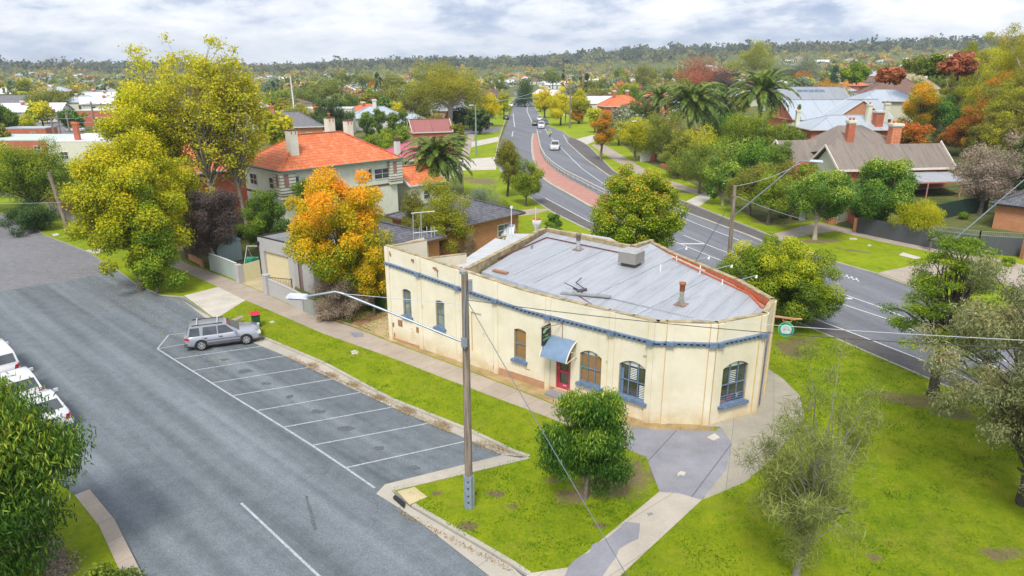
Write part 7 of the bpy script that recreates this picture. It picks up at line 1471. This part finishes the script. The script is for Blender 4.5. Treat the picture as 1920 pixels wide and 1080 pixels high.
tpx('street_tree', 'slim green gum at the bend of the main road', 'tree', 952, 368, 258, 62, 'olive', 43, cb=.22, shape='egg', M=34, n=9000, leaf=.34, asp=.35, rc=.9, tr=.16, droop=.4, bark=BARKD); tpx('street_tree', 'rounder green tree beside the slim gum at the bend', 'tree', 988, 385, 303, 74, 'fresh', 44, cb=.12, shape='round', M=34, n=11000, leaf=.28, asp=.35, rc=.8, tr=.12, droop=.4)
palm('palm_tree', 'bushy date palm beside the two storey house', 820, 372, 246, 135, 45, nf=70)
tpx('shrub', 'leafy garden shrub beside the urn behind the shop', 'shrub', 1036, 442, 398, 46, 'green', 46, cb=0, shape='dome', M=16, n=5000, leaf=.16, rc=.4, tr=.04, parts=('stem', 'foliage'))
tpx('shrub', 'sparse sapling in front of the charcoal fence', 'sapling', 1742, 470, 422, 18, 'grey', 47, cb=.3, shape='egg', M=8, n=900, leaf=.16, rc=.25, tr=.03); tpx('shrub', 'bright green ball shrub in the brick house garden', 'shrub', 1806, 411, 397, 17, 'fresh', 48, cb=0, shape='dome', M=12, n=2600, leaf=.12, rc=.35, tr=.03, parts=('stem', 'foliage'), fill=.7)
tpx('shrub', 'small green shrub by the right hand driveway', 'shrub', 1888, 498, 478, 22, 'fresh', 148, cb=0, shape='dome', M=10, n=2000, leaf=.12, rc=.3, tr=.03, parts=('stem', 'foliage'))
# across the main road
far_near = [
 ('drooping_tree', 'drooping olive green tree beside the far footpath', 1312, 362, 262, 112, 'olive', .18, 'dome', 12000, .3, .4), ('magnolia_tree', 'small dark glossy tree left of the olive green pair', 1352, 385, 296, 72, 'gloss', .1, 'round', 7000, .26, .1), ('street_tree', 'left of two olive trees behind the roadside pole', 1402, 402, 300, 96, 'olive', .25, 'dome', 10000, .24, .2), ('street_tree', 'right of two olive trees behind the roadside pole, on a forked trunk', 1440, 418, 318, 100, 'fresh', .28, 'dome', 10000, .22, .2),
 ('magnolia_tree', 'rounded grey green magnolia with a pale trunk on the far verge', 1528, 448, 312, 132, 'gloss', .24, 'round', 24000, .24, .1), ('loquat_tree', 'big round glossy dark green tree behind the charcoal fence', 1645, 432, 296, 138, 'gloss', .08, 'round', 32000, .26, .1), ('weeping_tree', 'untidy lime green weeping tree above the charcoal fence', 1718, 452, 368, 92, 'lime', .2, 'dome', 11000, .24, .7), ('bare_tree', 'bare brown twiggy tree right of the large brick house', 1832, 400, 246, 128, 'brown', .08, 'round', 13000, .26, .2),
 ('shrub', 'leafy green tree filling the gap left of the brick house', 1478, 410, 300, 92, 'olive', .05, 'round', 9000, .26, .2), ('autumn_tree', 'yellow street tree by the gate pillars', 1188, 302, 213, 96, 'lime', .2, 'egg', 12000, .32, 0), ('autumn_tree', 'orange street tree on the far lawn', 1128, 300, 203, 54, 'rust', .24, 'egg', 8000, .34, 0), ('shrub', 'feathery grey olive shrub behind the far gate', 1250, 308, 204, 86, 'olive', .05, 'round', 8000, .3, .3),
 ('hedge_tree', 'dark green bushy tree behind the far yellow street tree', 1195, 262, 182, 100, 'dark', .05, 'round', 9000, .4, 0), ('hedge_tree', 'bright green broad tree in front of the palms', 1395, 320, 200, 120, 'fresh', .05, 'round', 18000, .3, 0), ('hedge_tree', 'dark glossy tree right of the bright green broad tree', 1450, 330, 232, 90, 'green', .05, 'round', 11000, .32, 0), ('yellow_shrub', 'yellow shrub by the far pole', 1310, 318, 240, 100, 'lime', .05, 'round', 8000, .3, 0), ('red_shrub', 'small red leaved shrub below the middle palm', 1300, 282, 238, 20, 'red', .1, 'round', 1200, .3, 0),
 ('green_tree', 'rounded green trees edge above the brick house gable', 1500, 262, 225, 50, 'fresh', .05, 'round', 4000, .35, 0), ('street_tree', 'mid green tree above the magnolia at the far verge', 1358, 345, 262, 90, 'gloss', .1, 'round', 7000, .28, 0), ('street_tree', 'light green tree between the magnolia and the olive pair', 1412, 362, 258, 90, 'green', .1, 'round', 7000, .28, 0),
 ('hedge_tree', 'dark rounded tree between the two biggest palms', 1352, 285, 196, 84, 'green', .05, 'round', 9000, .32, 0), ('hedge_tree', 'olive rounded tree below the leftmost palm', 1222, 282, 206, 70, 'olive', .05, 'round', 7000, .32, 0), ('hedge_tree', 'yellow green crown at the foot of the fruiting palm', 1440, 300, 226, 84, 'fresh', .05, 'round', 9000, .3, 0), ('shrub', 'low bronze shrub along the brick gate wall', 1282, 330, 282, 60, 'gum', .02, 'dome', 5000, .26, 0),
 ('shrub', 'leafy shrub in front of the left cream gable', 1512, 345, 300, 60, 'fresh', .02, 'dome', 5000, .26, 0), ('hedge_tree', 'dark shrubs behind the bare brown tree', 1880, 372, 285, 90, 'green', .05, 'round', 8000, .3, 0), ('shrub', 'olive shrub under the carport edge of the brick house', 1700, 400, 372, 50, 'olive', .02, 'dome', 3000, .24, 0),
 ('hedge_tree', 'bright rounded tree in front of the left cream gable wall', 1560, 400, 318, 70, 'green', .05, 'round', 7000, .26, 0), ('hedge_tree', 'bushy green tree between the drooping tree and the brick house', 1448, 345, 262, 80, 'green', .05, 'round', 9000, .28, 0), ('hedge_tree', 'dark rounded tree in front of the pale iron roof', 1478, 300, 236, 66, 'gloss', .05, 'round', 7000, .3, 0), ('street_tree', 'green street tree left of the dark glossy magnolia', 1268, 335, 250, 70, 'olive', .1, 'round', 7000, .28, 0),
 ('golden_conifer', 'golden spire shaped conifer by the pale iron roof', 1491, 262, 195, 17, 'yolk', .0, 'cone', 3500, .26, 0), ('golden_conifer', 'short golden conifer left of the spire conifer', 1466, 262, 222, 14, 'yolk', .0, 'cone', 1800, .26, 0)]
for i, (nm, lab, x, yb, yt, w, key, cb, shp, n, lf, dr) in enumerate(far_near):
    rcw = {'cone': .35, 'column': .5}.get(shp)
    tpx(nm, lab, 'tree' if 'shrub' not in nm else 'shrub', x, yb, yt, w, key, 60 + i, cb=cb, shape=shp, M=48 if shp != 'cone' else 60, n=n, leaf=lf, asp=.5 if dr < .5 else .3, droop=dr, tgrad=.25, tvar=.6, rc=rcw, bark=BARKP if nm == 'magnolia_tree' else BARK, fill=.15 if key == 'brown' else .45)
palm('palm_tree', 'largest palm with arching fronds right of the main road', 1290, 290, 143, 128, 90, nf=74); palm('palm_tree', 'palm with orange fruit clusters nearest the right hand houses', 1418, 280, 122, 128, 91, nf=74, fruit=True); palm('palm_tree', 'small palm between the two biggest palms', 1348, 262, 158, 76, 92, nf=44); palm('palm_tree', 'leftmost palm of the group right of the main road', 1230, 262, 152, 78, 93, nf=44)
palm('palm_tree', 'tall thin palm far beyond the dark cypress hedge', 716, 205, 143, 18, 94, nf=30, trunk_r=.3); palm('palm_tree', 'shorter pale palm left of the tall thin palm', 682, 195, 148, 22, 95, nf=30, trunk_r=.3)
# middle distance, named one by one: (name,label,x,ybase,ytop,w,leaf,cb,shape,n,leaf size,Y override)
mid = [
 ('green_tree', 'leafy green tree at the left corner of the two storey house', 462, 372, 300, 52, 'lime', .08, 'round', 6000, .3), ('green_tree', 'broad mid green tree left of the palm by the pink roof', 742, 290, 236, 70, 'fresh', .05, 'round', 7000, .34), ('olive_tree', 'olive tree behind the pink roofed house', 812, 262, 214, 60, 'olive', .05, 'round', 6000, .36), ('green_tree', 'green tree between the slate roof and the white mast', 520, 215, 168, 60, 'fresh', .08, 'round', 5000, .42), ('gum_tree', 'bronze gum behind the flat parapet block', 570, 200, 160, 70, 'olive', .1, 'dome', 5000, .5), ('green_tree', 'mid green tree right of the dark evergreen', 668, 215, 172, 60, 'green', .08, 'round', 5000, .45), ('olive_tree', 'bronze green tree left of the huge gum canopy', 742, 205, 160, 70, 'gum', .1, 'dome', 5000, .5), ('olive_tree', 'olive tree right of the roadside street trees', 1128, 200, 160, 60, 'olive', .08, 'round', 5000, .45), ('green_tree', 'green tree behind the brown skillion shed', 1180, 205, 165, 60, 'green', .08, 'round', 5000, .45),
 ('big_gum', 'huge spreading gum with pale forked trunk left of the main road', 845, 246, 112, 148, 'gum', .33, 'dome', 26000, .42), ('gum_tree', 'gum with dark trunk left of the huge spreading gum', 782, 248, 165, 66, 'olive', .25, 'dome', 8000, .4), ('dark_tree', 'very dark rounded evergreen behind the dark tiled roofs', 625, 262, 183, 80, 'dark', .05, 'round', 16000, .4), ('dark_tree', 'dark evergreen behind the trunk of the huge gum', 862, 244, 200, 62, 'dark', .05, 'round', 7000, .4),
 ('cypress_row', 'dark green cypress left in the hedge row', 690, 262, 210, 30, 'green', .0, 'column', 5000, .3), ('cypress_row', 'dark green cypress second in the hedge row', 712, 262, 204, 28, 'green', .0, 'column', 5000, .3), ('cypress_row', 'dark green cypress third in the hedge row', 736, 262, 206, 28, 'green', .0, 'column', 5000, .3), ('cypress_row', 'dark green cypress right end of the hedge row', 757, 264, 208, 28, 'green', .0, 'column', 5000, .3),
 ('yellow_tree', 'small yellow tree behind the cypress hedge', 690, 235, 205, 38, 'gold', .1, 'round', 2500, .4), ('autumn_tree', 'green and orange rounded tree right of the house chimney', 715, 300, 250, 66, 'autumn', .05, 'round', 8000, .32), ('olive_tree', 'olive tree right of the red brick cottage', 850, 275, 225, 55, 'olive', .05, 'round', 7000, .34), ('olive_tree', 'dry bronze tree between the tallest trees and the dark evergreen', 560, 262, 190, 80, 'gum', .1, 'round', 9000, .4),
 ('street_tree', 'bright yellow street tree left of the main road', 918, 238, 174, 58, 'gold', .22, 'egg', 9000, .42), ('street_tree', 'yellow green street tree behind the bright yellow one', 944, 222, 170, 32, 'lime', .2, 'egg', 3500, .42),
 ('street_tree', 'yellow street tree nearest in the row right of the main road', 1050, 236, 168, 58, 'gold', .18, 'egg', 9000, .42), ('street_tree', 'yellow street tree second in the row right of the main road', 1022, 222, 163, 50, 'gold', .18, 'egg', 7000, .42), ('street_tree', 'greener street tree at the right of the yellow row', 1085, 232, 166, 56, 'lime', .18, 'egg', 8000, .42), ('street_tree', 'golden street tree farthest in the row right of the main road', 1012, 210, 168, 34, 'gold', .18, 'egg', 3500, .42),
 ('conifer_tree', 'dark spreading conifer at the far end of the main road', 985, 200, 150, 52, 'dark', .05, 'cone', 5000, .5), ('cypress_tree', 'single dark pencil cypress on the skyline', 1055, 175, 128, 9, 'dark', .0, 'column', 1500, .5),
 ('red_tree', 'broad dusky red tree on the skyline', 1312, 190, 99, 128, 'red', .15, 'dome', 17000, .6), ('red_tree', 'dark brown red tree right of the dusky red tree', 1360, 195, 122, 60, 'purple', .1, 'round', 6000, .5), ('gum_tree', 'tall gum standing above the red trees', 1405, 175, 70, 84, 'gum', .35, 'dome', 9000, .6), ('grey_tree', 'broad silvery grey tree left of the solar roof', 1492, 158, 98, 96, 'grey', .05, 'dome', 9000, .7), ('gum_tree', 'rounded olive gum behind the silvery grey tree', 1558, 140, 86, 50, 'gum', .25, 'dome', 5000, .7),
 ('autumn_tree', 'orange tree in front of the silvery grey tree', 1502, 168, 125, 50, 'rust', .1, 'dome', 5000, .5), ('autumn_tree', 'red and green tree between the solar roof and the iron roof', 1552, 200, 146, 74, 'rust', .05, 'round', 8000, .45), ('autumn_tree', 'orange and green tree right of the cream weatherboard house', 1715, 270, 145, 92, 'orange', .08, 'egg', 19000, .36), ('dark_tree', 'dark glossy tree right of the orange and green tree', 1775, 272, 178, 90, 'green', .05, 'round', 15000, .4), ('autumn_tree', 'low orange brown tree behind the brick house roof', 1700, 290, 222, 70, 'rust', .05, 'round', 7000, .36),
 ('conifer_tree', 'dark blue green conifer between the two gums', 1562, 160, 118, 18, 'dark', .0, 'cone', 2500, .5), ('green_tree', 'yellow green rounded tree behind the solar roof', 1605, 158, 120, 56, 'fresh', .05, 'round', 5000, .6), ('crimson_tree', 'crimson tree above the brown tiled roof', 1668, 156, 128, 50, 'red', .05, 'round', 3500, .6), ('red_tree', 'pink red tree on the right hillside', 1795, 150, 98, 60, 'red', .1, 'round', 6000, .5),
 ('cypress_row', 'dark hedge conifer left of three on the right hillside', 1790, 180, 146, 22, 'green', 0, 'column', 3000, .4), ('cypress_row', 'dark hedge conifer middle of three on the right hillside', 1812, 180, 146, 22, 'green', 0, 'column', 3000, .4), ('cypress_row', 'dark hedge conifer right of three on the right hillside', 1834, 180, 144, 22, 'green', 0, 'column', 3000, .4),
 ('green_tree', 'rounded green tree above the hilltop house', 1720, 140, 100, 60, 'olive', .1, 'dome', 5000, .6), ('dark_tree', 'dark round tree right above the hilltop house', 1755, 145, 102, 52, 'green', .1, 'dome', 5000, .6),
 ('gum_tree', 'big dark gum above the left side street', 95, 222, 165, 80, 'olive', .28, 'dome', 9000, .5), ('street_tree', 'rounded tree at the left side street corner', 140, 246, 205, 48, 'green', .1, 'round', 6000, .4), ('yellow_tree', 'yellow green garden tree left of the side street', 44, 252, 214, 52, 'lime', .1, 'round', 6000, .36), ('dark_tree', 'dark tree cut by the left edge behind the brick shed', 8, 262, 188, 60, 'green', .05, 'round', 8000, .4), ('olive_tree', 'tall bronze green tree cut by the left edge', 5, 290, 222, 50, 'olive', .05, 'round', 6000, .36), ('green_tree', 'yellow green tree below the brick shed', 40, 285, 256, 60, 'fresh', .05, 'dome', 6000, .32),
 ('pine_tree', 'small dark cypress first from left by the slate house', 66, 222, 196, 5, 'dark', 0, 'column', 500, .4), ('pine_tree', 'small dark cypress second from left by the slate house', 72, 223, 196, 5, 'dark', 0, 'column', 500, .4), ('pine_tree', 'small dark cypress third from left by the slate house', 78, 222, 198, 5, 'dark', 0, 'column', 500, .4), ('pine_tree', 'small dark cypress fourth from left by the slate house', 84, 221, 200, 5, 'dark', 0, 'column', 500, .4),
 ('orange_tree', 'orange dome shaped tree beyond the tall white mast', 590, 190, 150, 46, 'gum', .05, 'dome', 4000, .6), ('green_tree', 'fresh green tree left of the thin palm', 695, 205, 166, 42, 'fresh', .05, 'round', 4000, .5), ('gum_tree', 'dark rounded gum left of the far end of the main road', 938, 178, 136, 40, 'olive', .2, 'dome', 3500, .6),
 ('gum_tree', 'dark green domed tree right of the pencil cypress', 1162, 175, 122, 34, 'green', .1, 'dome', 3500, .6), ('gum_tree', 'spreading bronze gum right of the pencil cypress', 1205, 178, 120, 60, 'olive', .15, 'dome', 5000, .6), ('gum_tree', 'rounded bluish gum left of the dusky red tree', 1252, 170, 122, 38, 'olive', .1, 'round', 3500, .6), ('green_tree', 'pale green tree in front of the brick villa', 1182, 215, 155, 50, 'fresh', .1, 'round', 5000, .45)]
for i, (nm, lab, x, yb, yt, w, key, cb, shp, n, lf) in enumerate(mid):
    b = G(x, yb, .1); z0 = T(b.x, b.y)
    if z0 > 1:
        for _ in range(8): b = G(x, yb, z0); z0 = min(15, T(b.x, b.y))
    tpx(nm, lab, 'tree', x, yb, yt, w, key, 200 + i, z0=z0, cb=cb, shape=shp, M={'column': 26, 'cone': 40}.get(shp, 46), n=n, leaf=lf, asp=.65, tgrad=.2, tvar=.55, bark=BARKP if nm in ('big_gum', 'gum_tree') else BARKD, rc=None if shp not in ('column', 'cone') else max(.3, w / FPX * depth(b) * .22), fill=.35, nmax=30 if nm != 'big_gum' else 46, tr=.9 if nm == 'big_gum' else None)
# the wooded slope on the right: individual tall gums
hill = [(1905, 300, 45, 150, 'gum'), (1870, 290, 62, 110, 'lime'), (1835, 270, 75, 90, 'gum'), (1800, 250, 92, 70, 'gum'), (1930, 330, 130, 120, 'olive'), (1885, 320, 150, 110, 'gum'), (1850, 300, 150, 90, 'rust'), (1900, 360, 205, 90, 'olive'), (1870, 345, 232, 90, 'gum'), (1925, 390, 262, 80, 'green'), (1840, 262, 110, 90, 'lime'), (1960, 330, 40, 130, 'olive'), (1800, 290, 235, 70, 'rust'), (1775, 240, 118, 50, 'olive'), (1885, 250, 90, 90, 'rust'), (1915, 262, 60, 70, 'gum'), (1835, 330, 240, 70, 'olive')]
words = ['tall tree cut by the right edge at the top of the wooded slope', 'lime green crown near the top of the wooded slope', 'gum crown midway down the skyline of the wooded slope', 'lowest skyline gum at the left of the wooded slope', 'olive tree at the right edge above the outbuilding', 'gum with bare grey branches in the wooded slope', 'rusty leaved tree low in the wooded slope', 'olive tree behind the outbuilding roof', 'gum between the bare tree and the outbuilding', 'green tree at the right edge behind the roof lantern', 'lime tree in the middle of the wooded slope', 'tallest tree beyond the right edge', 'rusty bush behind the bare brown tree', 'small olive tree at the left foot of the wooded slope', 'rusty tree high in the wooded slope', 'gum behind the crown at the top of the wooded slope', 'olive tree directly behind the bare brown tree']
for i, (x, yb, yt, w, key) in enumerate(hill):
    b = G(x, yb, .1); z0 = T(b.x, b.y)
    for _ in range(8): b = G(x, yb, z0); z0 = min(8, T(b.x, b.y))
    tpx('slope_tree', words[i], 'tree', x, yb, yt - 26, w * 1.22, key, 400 + i, z0=z0, cb=.18, shape='dome', M=70, n=20000, leaf=.36, asp=.5, droop=.3, tgrad=.3, tvar=.6, bark=BARKP, group='trees on the wooded slope', fill=.3, rc=w / FPX * depth(b) * .13)

# ------------------------------------------------------------------ suburb beyond: copies of a few trees and houses
rs = np.random.default_rng(77)
protos = []
KINDSP = [('gum', 'olive gum', 'dome', .28, 10, 10), ('olive', 'bronze green tree', 'round', .15, 8, 8), ('green', 'mid green tree', 'round', .1, 8, 8), ('dark', 'dark evergreen', 'round', .08, 9, 7), ('lime', 'yellow green tree', 'egg', .15, 8, 7), ('rust', 'orange leaved tree', 'round', .12, 7, 7), ('grey', 'grey green gum', 'dome', .25, 11, 11), ('dark', 'dark conifer', 'cone', .02, 12, 5), ('olive', 'broad gum', 'dome', .3, 13, 14), ('red', 'dull red tree', 'round', .1, 7, 7)]
for i, (key, wd, shp, cb, h, w) in enumerate(KINDSP):
    t = tree('suburb_tree', wd + ' among the suburban gardens', 'tree', (0, 0, 0), h, w, key, 600 + i, cb=cb, shape=shp, M=34 if shp != 'cone' else 44, n=2600, leaf=.75, asp=.7, rc=w * .17, tgrad=.15, tvar=.5, group=wd + 's in the suburb', nmax=12, bark=BARKD, fill=.4)
    protos.append((t, wd))
ROADC = [(70, 9, 22), (110, 4, 18), (170, -3, 15), (250, -6, 14), (400, -3, 14), (600, 0, 25)]
def near_road(x, y):
    for (y0, a0, b0), (y1, a1, b1) in zip(ROADC[:-1], ROADC[1:]):
        if y0 <= y <= y1: k = (y - y0) / (y1 - y0); return a0 + (a1 - a0) * k - 5 < x < b0 + (b1 - b0) * k + 6
    return y < 70
OCC = [(o.location.x, o.location.y, 9.0) for o in bpy.data.objects if o.parent is None and o.get('category') in ('house', 'building', 'kennel')]
hp = []
for i, (rm_, wm_, kd, lab, L_, W_) in enumerate(((M_PALEI, M_CREAMW, 'hip', 'pale iron roofed house', 14, 10), (M_TILER, M_BRKR, 'hip', 'red tiled house', 14, 11), (M_GREYI, M_WBOARD, 'gable', 'grey iron roofed house', 15, 9), (M_TILEB, M_CREAMW, 'hip', 'brown tiled house', 15, 11), (plain('white_roof_far', (.72, .72, .74), .6, scale=.3), M_WHITEP, 'gable', 'white roofed house', 20, 10))):
    hp.append((house(lab + ' among the suburban gardens', 'suburb_house', (0, 0, 0), 0, L_, W_, 3.2, 2.6, rm_, wm_, kd, .5, far=True, chims=[(-2, -1, 6.4, .9, (M_BRKR, M_WHITEP), 0, True)], group=lab + 's in the suburb', z0=-2), lab))
placed = []; used_h = [0] * 5; cnt = 0; tries = 0
def zone(x, y): return ('left' if x / y < -.25 else 'right' if x / y > .28 else 'middle'), ('nearer' if y < 230 else 'farther' if y > 420 else 'mid')
while cnt < 275 and tries < 30000:
    tries += 1; y = 120 + 900 * rs.random() ** .85; x = (rs.random() * 2 - 1) * y * .82
    if near_road(x, y) or any((x - a) ** 2 + (y - b) ** 2 < 24 ** 2 for a, b, _ in OCC) or any((x - a) ** 2 + (y - b) ** 2 < (18 + y * .006) ** 2 for a, b in placed): continue
    if y < 150 and -40 < x < 75: continue
    if x > 55 and y < 235: continue
    if -135 < x < -70 and y < 235: continue
    k = int(rs.choice(5, p=[.34, .20, .18, .13, .15])); p, lab = hp[k]
    o = p if used_h[k] == 0 else copy_tree(p); used_h[k] = 1
    o.location = (x, y, T(x, y)); o.rotation_euler = (0, 0, R(float(rs.choice([10, 100, 45, -45])) + float(rs.normal()) * 8)); placed.append((x, y)); cnt += 1
    a, b = zone(x, y); o['label'] = lab + {'nearer': ' in the nearer ', 'mid': ' in the mid distance ', 'farther': ' in the far distant '}[b] + ('' if b == 'mid' else 'gardens ') + {'left': 'on the left', 'right': 'on the right', 'middle': 'near the middle'}[a]; o['group'] = o['label'].replace('house', 'houses', 1)
used_t = [0] * len(protos); cnt = 0; tries = 0; tp2 = []
NTREE = 285
while cnt < NTREE and tries < 20000:
    tries += 1; y = 105 + 450 * rs.random() ** 1.15; x = (rs.random() * 2 - 1) * y * .84
    if near_road(x, y) or any((x - a) ** 2 + (y - b) ** 2 < 10 ** 2 for a, b in placed) or any((x - a) ** 2 + (y - b) ** 2 < 15 ** 2 for a, b, _ in OCC) or any((x - a) ** 2 + (y - b) ** 2 < 6.0 ** 2 for a, b in tp2): continue
    if y < 150 and -45 < x < 70: continue
    if -130 < x < -60 and y < 235: continue
    if x > 55 and y < 235: continue
    k = int(rs.choice(len(protos), p=[.17, .12, .12, .07, .15, .11, .09, .04, .08, .05])); p, lab = protos[k]
    o = p if used_t[k] == 0 else copy_tree(p); used_t[k] = 1
    s = .7 + .5 * float(rs.random()); o.location = (x, y, T(x, y) - .1); o.scale = (s, s, s * (.85 + .3 * float(rs.random()))); o.rotation_euler = (0, 0, float(rs.random()) * 6.28); tp2.append((x, y)); cnt += 1
    a, b = zone(x, y); o['label'] = lab + {'nearer': ' among nearer gardens ', 'mid': ' in the mid distance ', 'farther': ' among distant gardens '}[b] + {'left': 'on the left', 'right': 'on the right', 'middle': 'near the middle'}[a]; o['group'] = o['label']
for (o, _), u in list(zip(hp, used_h)) + list(zip(protos, used_t)):
    if not u:
        for ch in KIDS.get(o.name, ()): 
            for c2 in KIDS.get(ch.name, ()): bpy.data.objects.remove(c2)
            bpy.data.objects.remove(ch)
        bpy.data.objects.remove(o)
# far woods on the hills: beyond counting
def woods(name, label, n, y0, y1, seed, size, per, leaf, mats, pw_=1.0, spread=.86, rise=0):
    rs = np.random.default_rng(seed); C = []; tn = []; sz = []
    yy = y0 + (y1 - y0) * rs.random(n) ** pw_; xx = (rs.random(n) * 2 - 1) * yy * spread
    for x, y in zip(xx, yy):
        if abs(x - 8) < 22 and y < 620: continue
        h = size * (.55 + .55 * rs.random() + (.7 * rs.random() if rs.random() < .3 else 0)); w = h * (.75 + .5 * rs.random()); z = T(x, y); m = per; kind = rs.random()
        nb = 5; bl = rs.normal(size=(nb, 3)) * np.array([w * .26, w * .26, h * .15]) + np.array([x, y, z + h * .58]); ix = rs.integers(0, nb, m)
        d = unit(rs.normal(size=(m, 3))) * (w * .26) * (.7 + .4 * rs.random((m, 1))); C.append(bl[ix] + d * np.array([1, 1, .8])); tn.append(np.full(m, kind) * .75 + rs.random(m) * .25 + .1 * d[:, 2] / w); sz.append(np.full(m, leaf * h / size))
    C = np.concatenate(C); tn = np.concatenate(tn); sz = np.concatenate(sz); m = len(C)
    Nn = unit(rs.normal(size=(m, 3)) + np.array([0, -.4, .5])); A = unit(rs.normal(size=(m, 3)))
    o = leaf_mesh(name, C, Nn, A, sz, sz * .8, tn, mats, None); return tag(o, label, 'woods', kind='stuff')
LEAF['wood'] = leafmat('leaf_wood', [(0, (.07, .11, .03)), (.25, (.15, .19, .05)), (.5, (.27, .29, .07)), (.68, (.46, .43, .08)), (.8, (.66, .50, .07)), (.9, (.66, .28, .07)), (1, (.45, .14, .08))], hue=0)
LEAF['hillwood'] = leafmat('leaf_hillwood', [(0, (.05, .075, .045)), (.5, (.13, .16, .08)), (.85, (.26, .26, .11)), (1, (.40, .26, .10))], hue=0)
woods('distant_trees', 'mass of garden trees filling the far suburb below the hills', 2900, 360, 1300, 31, 7.6, 60, 1.6, LEAF['wood'], .9)
woods('distant_woods', 'dark gum woods covering the hills on the skyline', 7500, 1150, 2700, 32, 14.0, 46, 3.4, LEAF['hillwood'], .95)
hz_ = MB(); hz_.box((0, 1450, 60), (5600, 3300, 130)); ho_ = hz_.build('haze', plain('haze_tmp', (1, 1, 1)))
hm = bpy.data.materials.new('haze'); hm.use_nodes = True; nt = hm.node_tree; nt.nodes.clear(); o_ = nt.nodes.new('ShaderNodeOutputMaterial'); pv = nt.nodes.new('ShaderNodeVolumePrincipled')
pv.inputs['Color'].default_value = (.72, .82, .97, 1); pv.inputs['Density'].default_value = HAZE_D = .00021; pv.inputs['Anisotropy'].default_value = .2; nt.links.new(pv.outputs[0], o_.inputs['Volume'])
ho_.data.materials.clear(); ho_.data.materials.append(hm); tag(ho_, 'thin blue air between the camera and the hills', 'haze', kind='stuff')
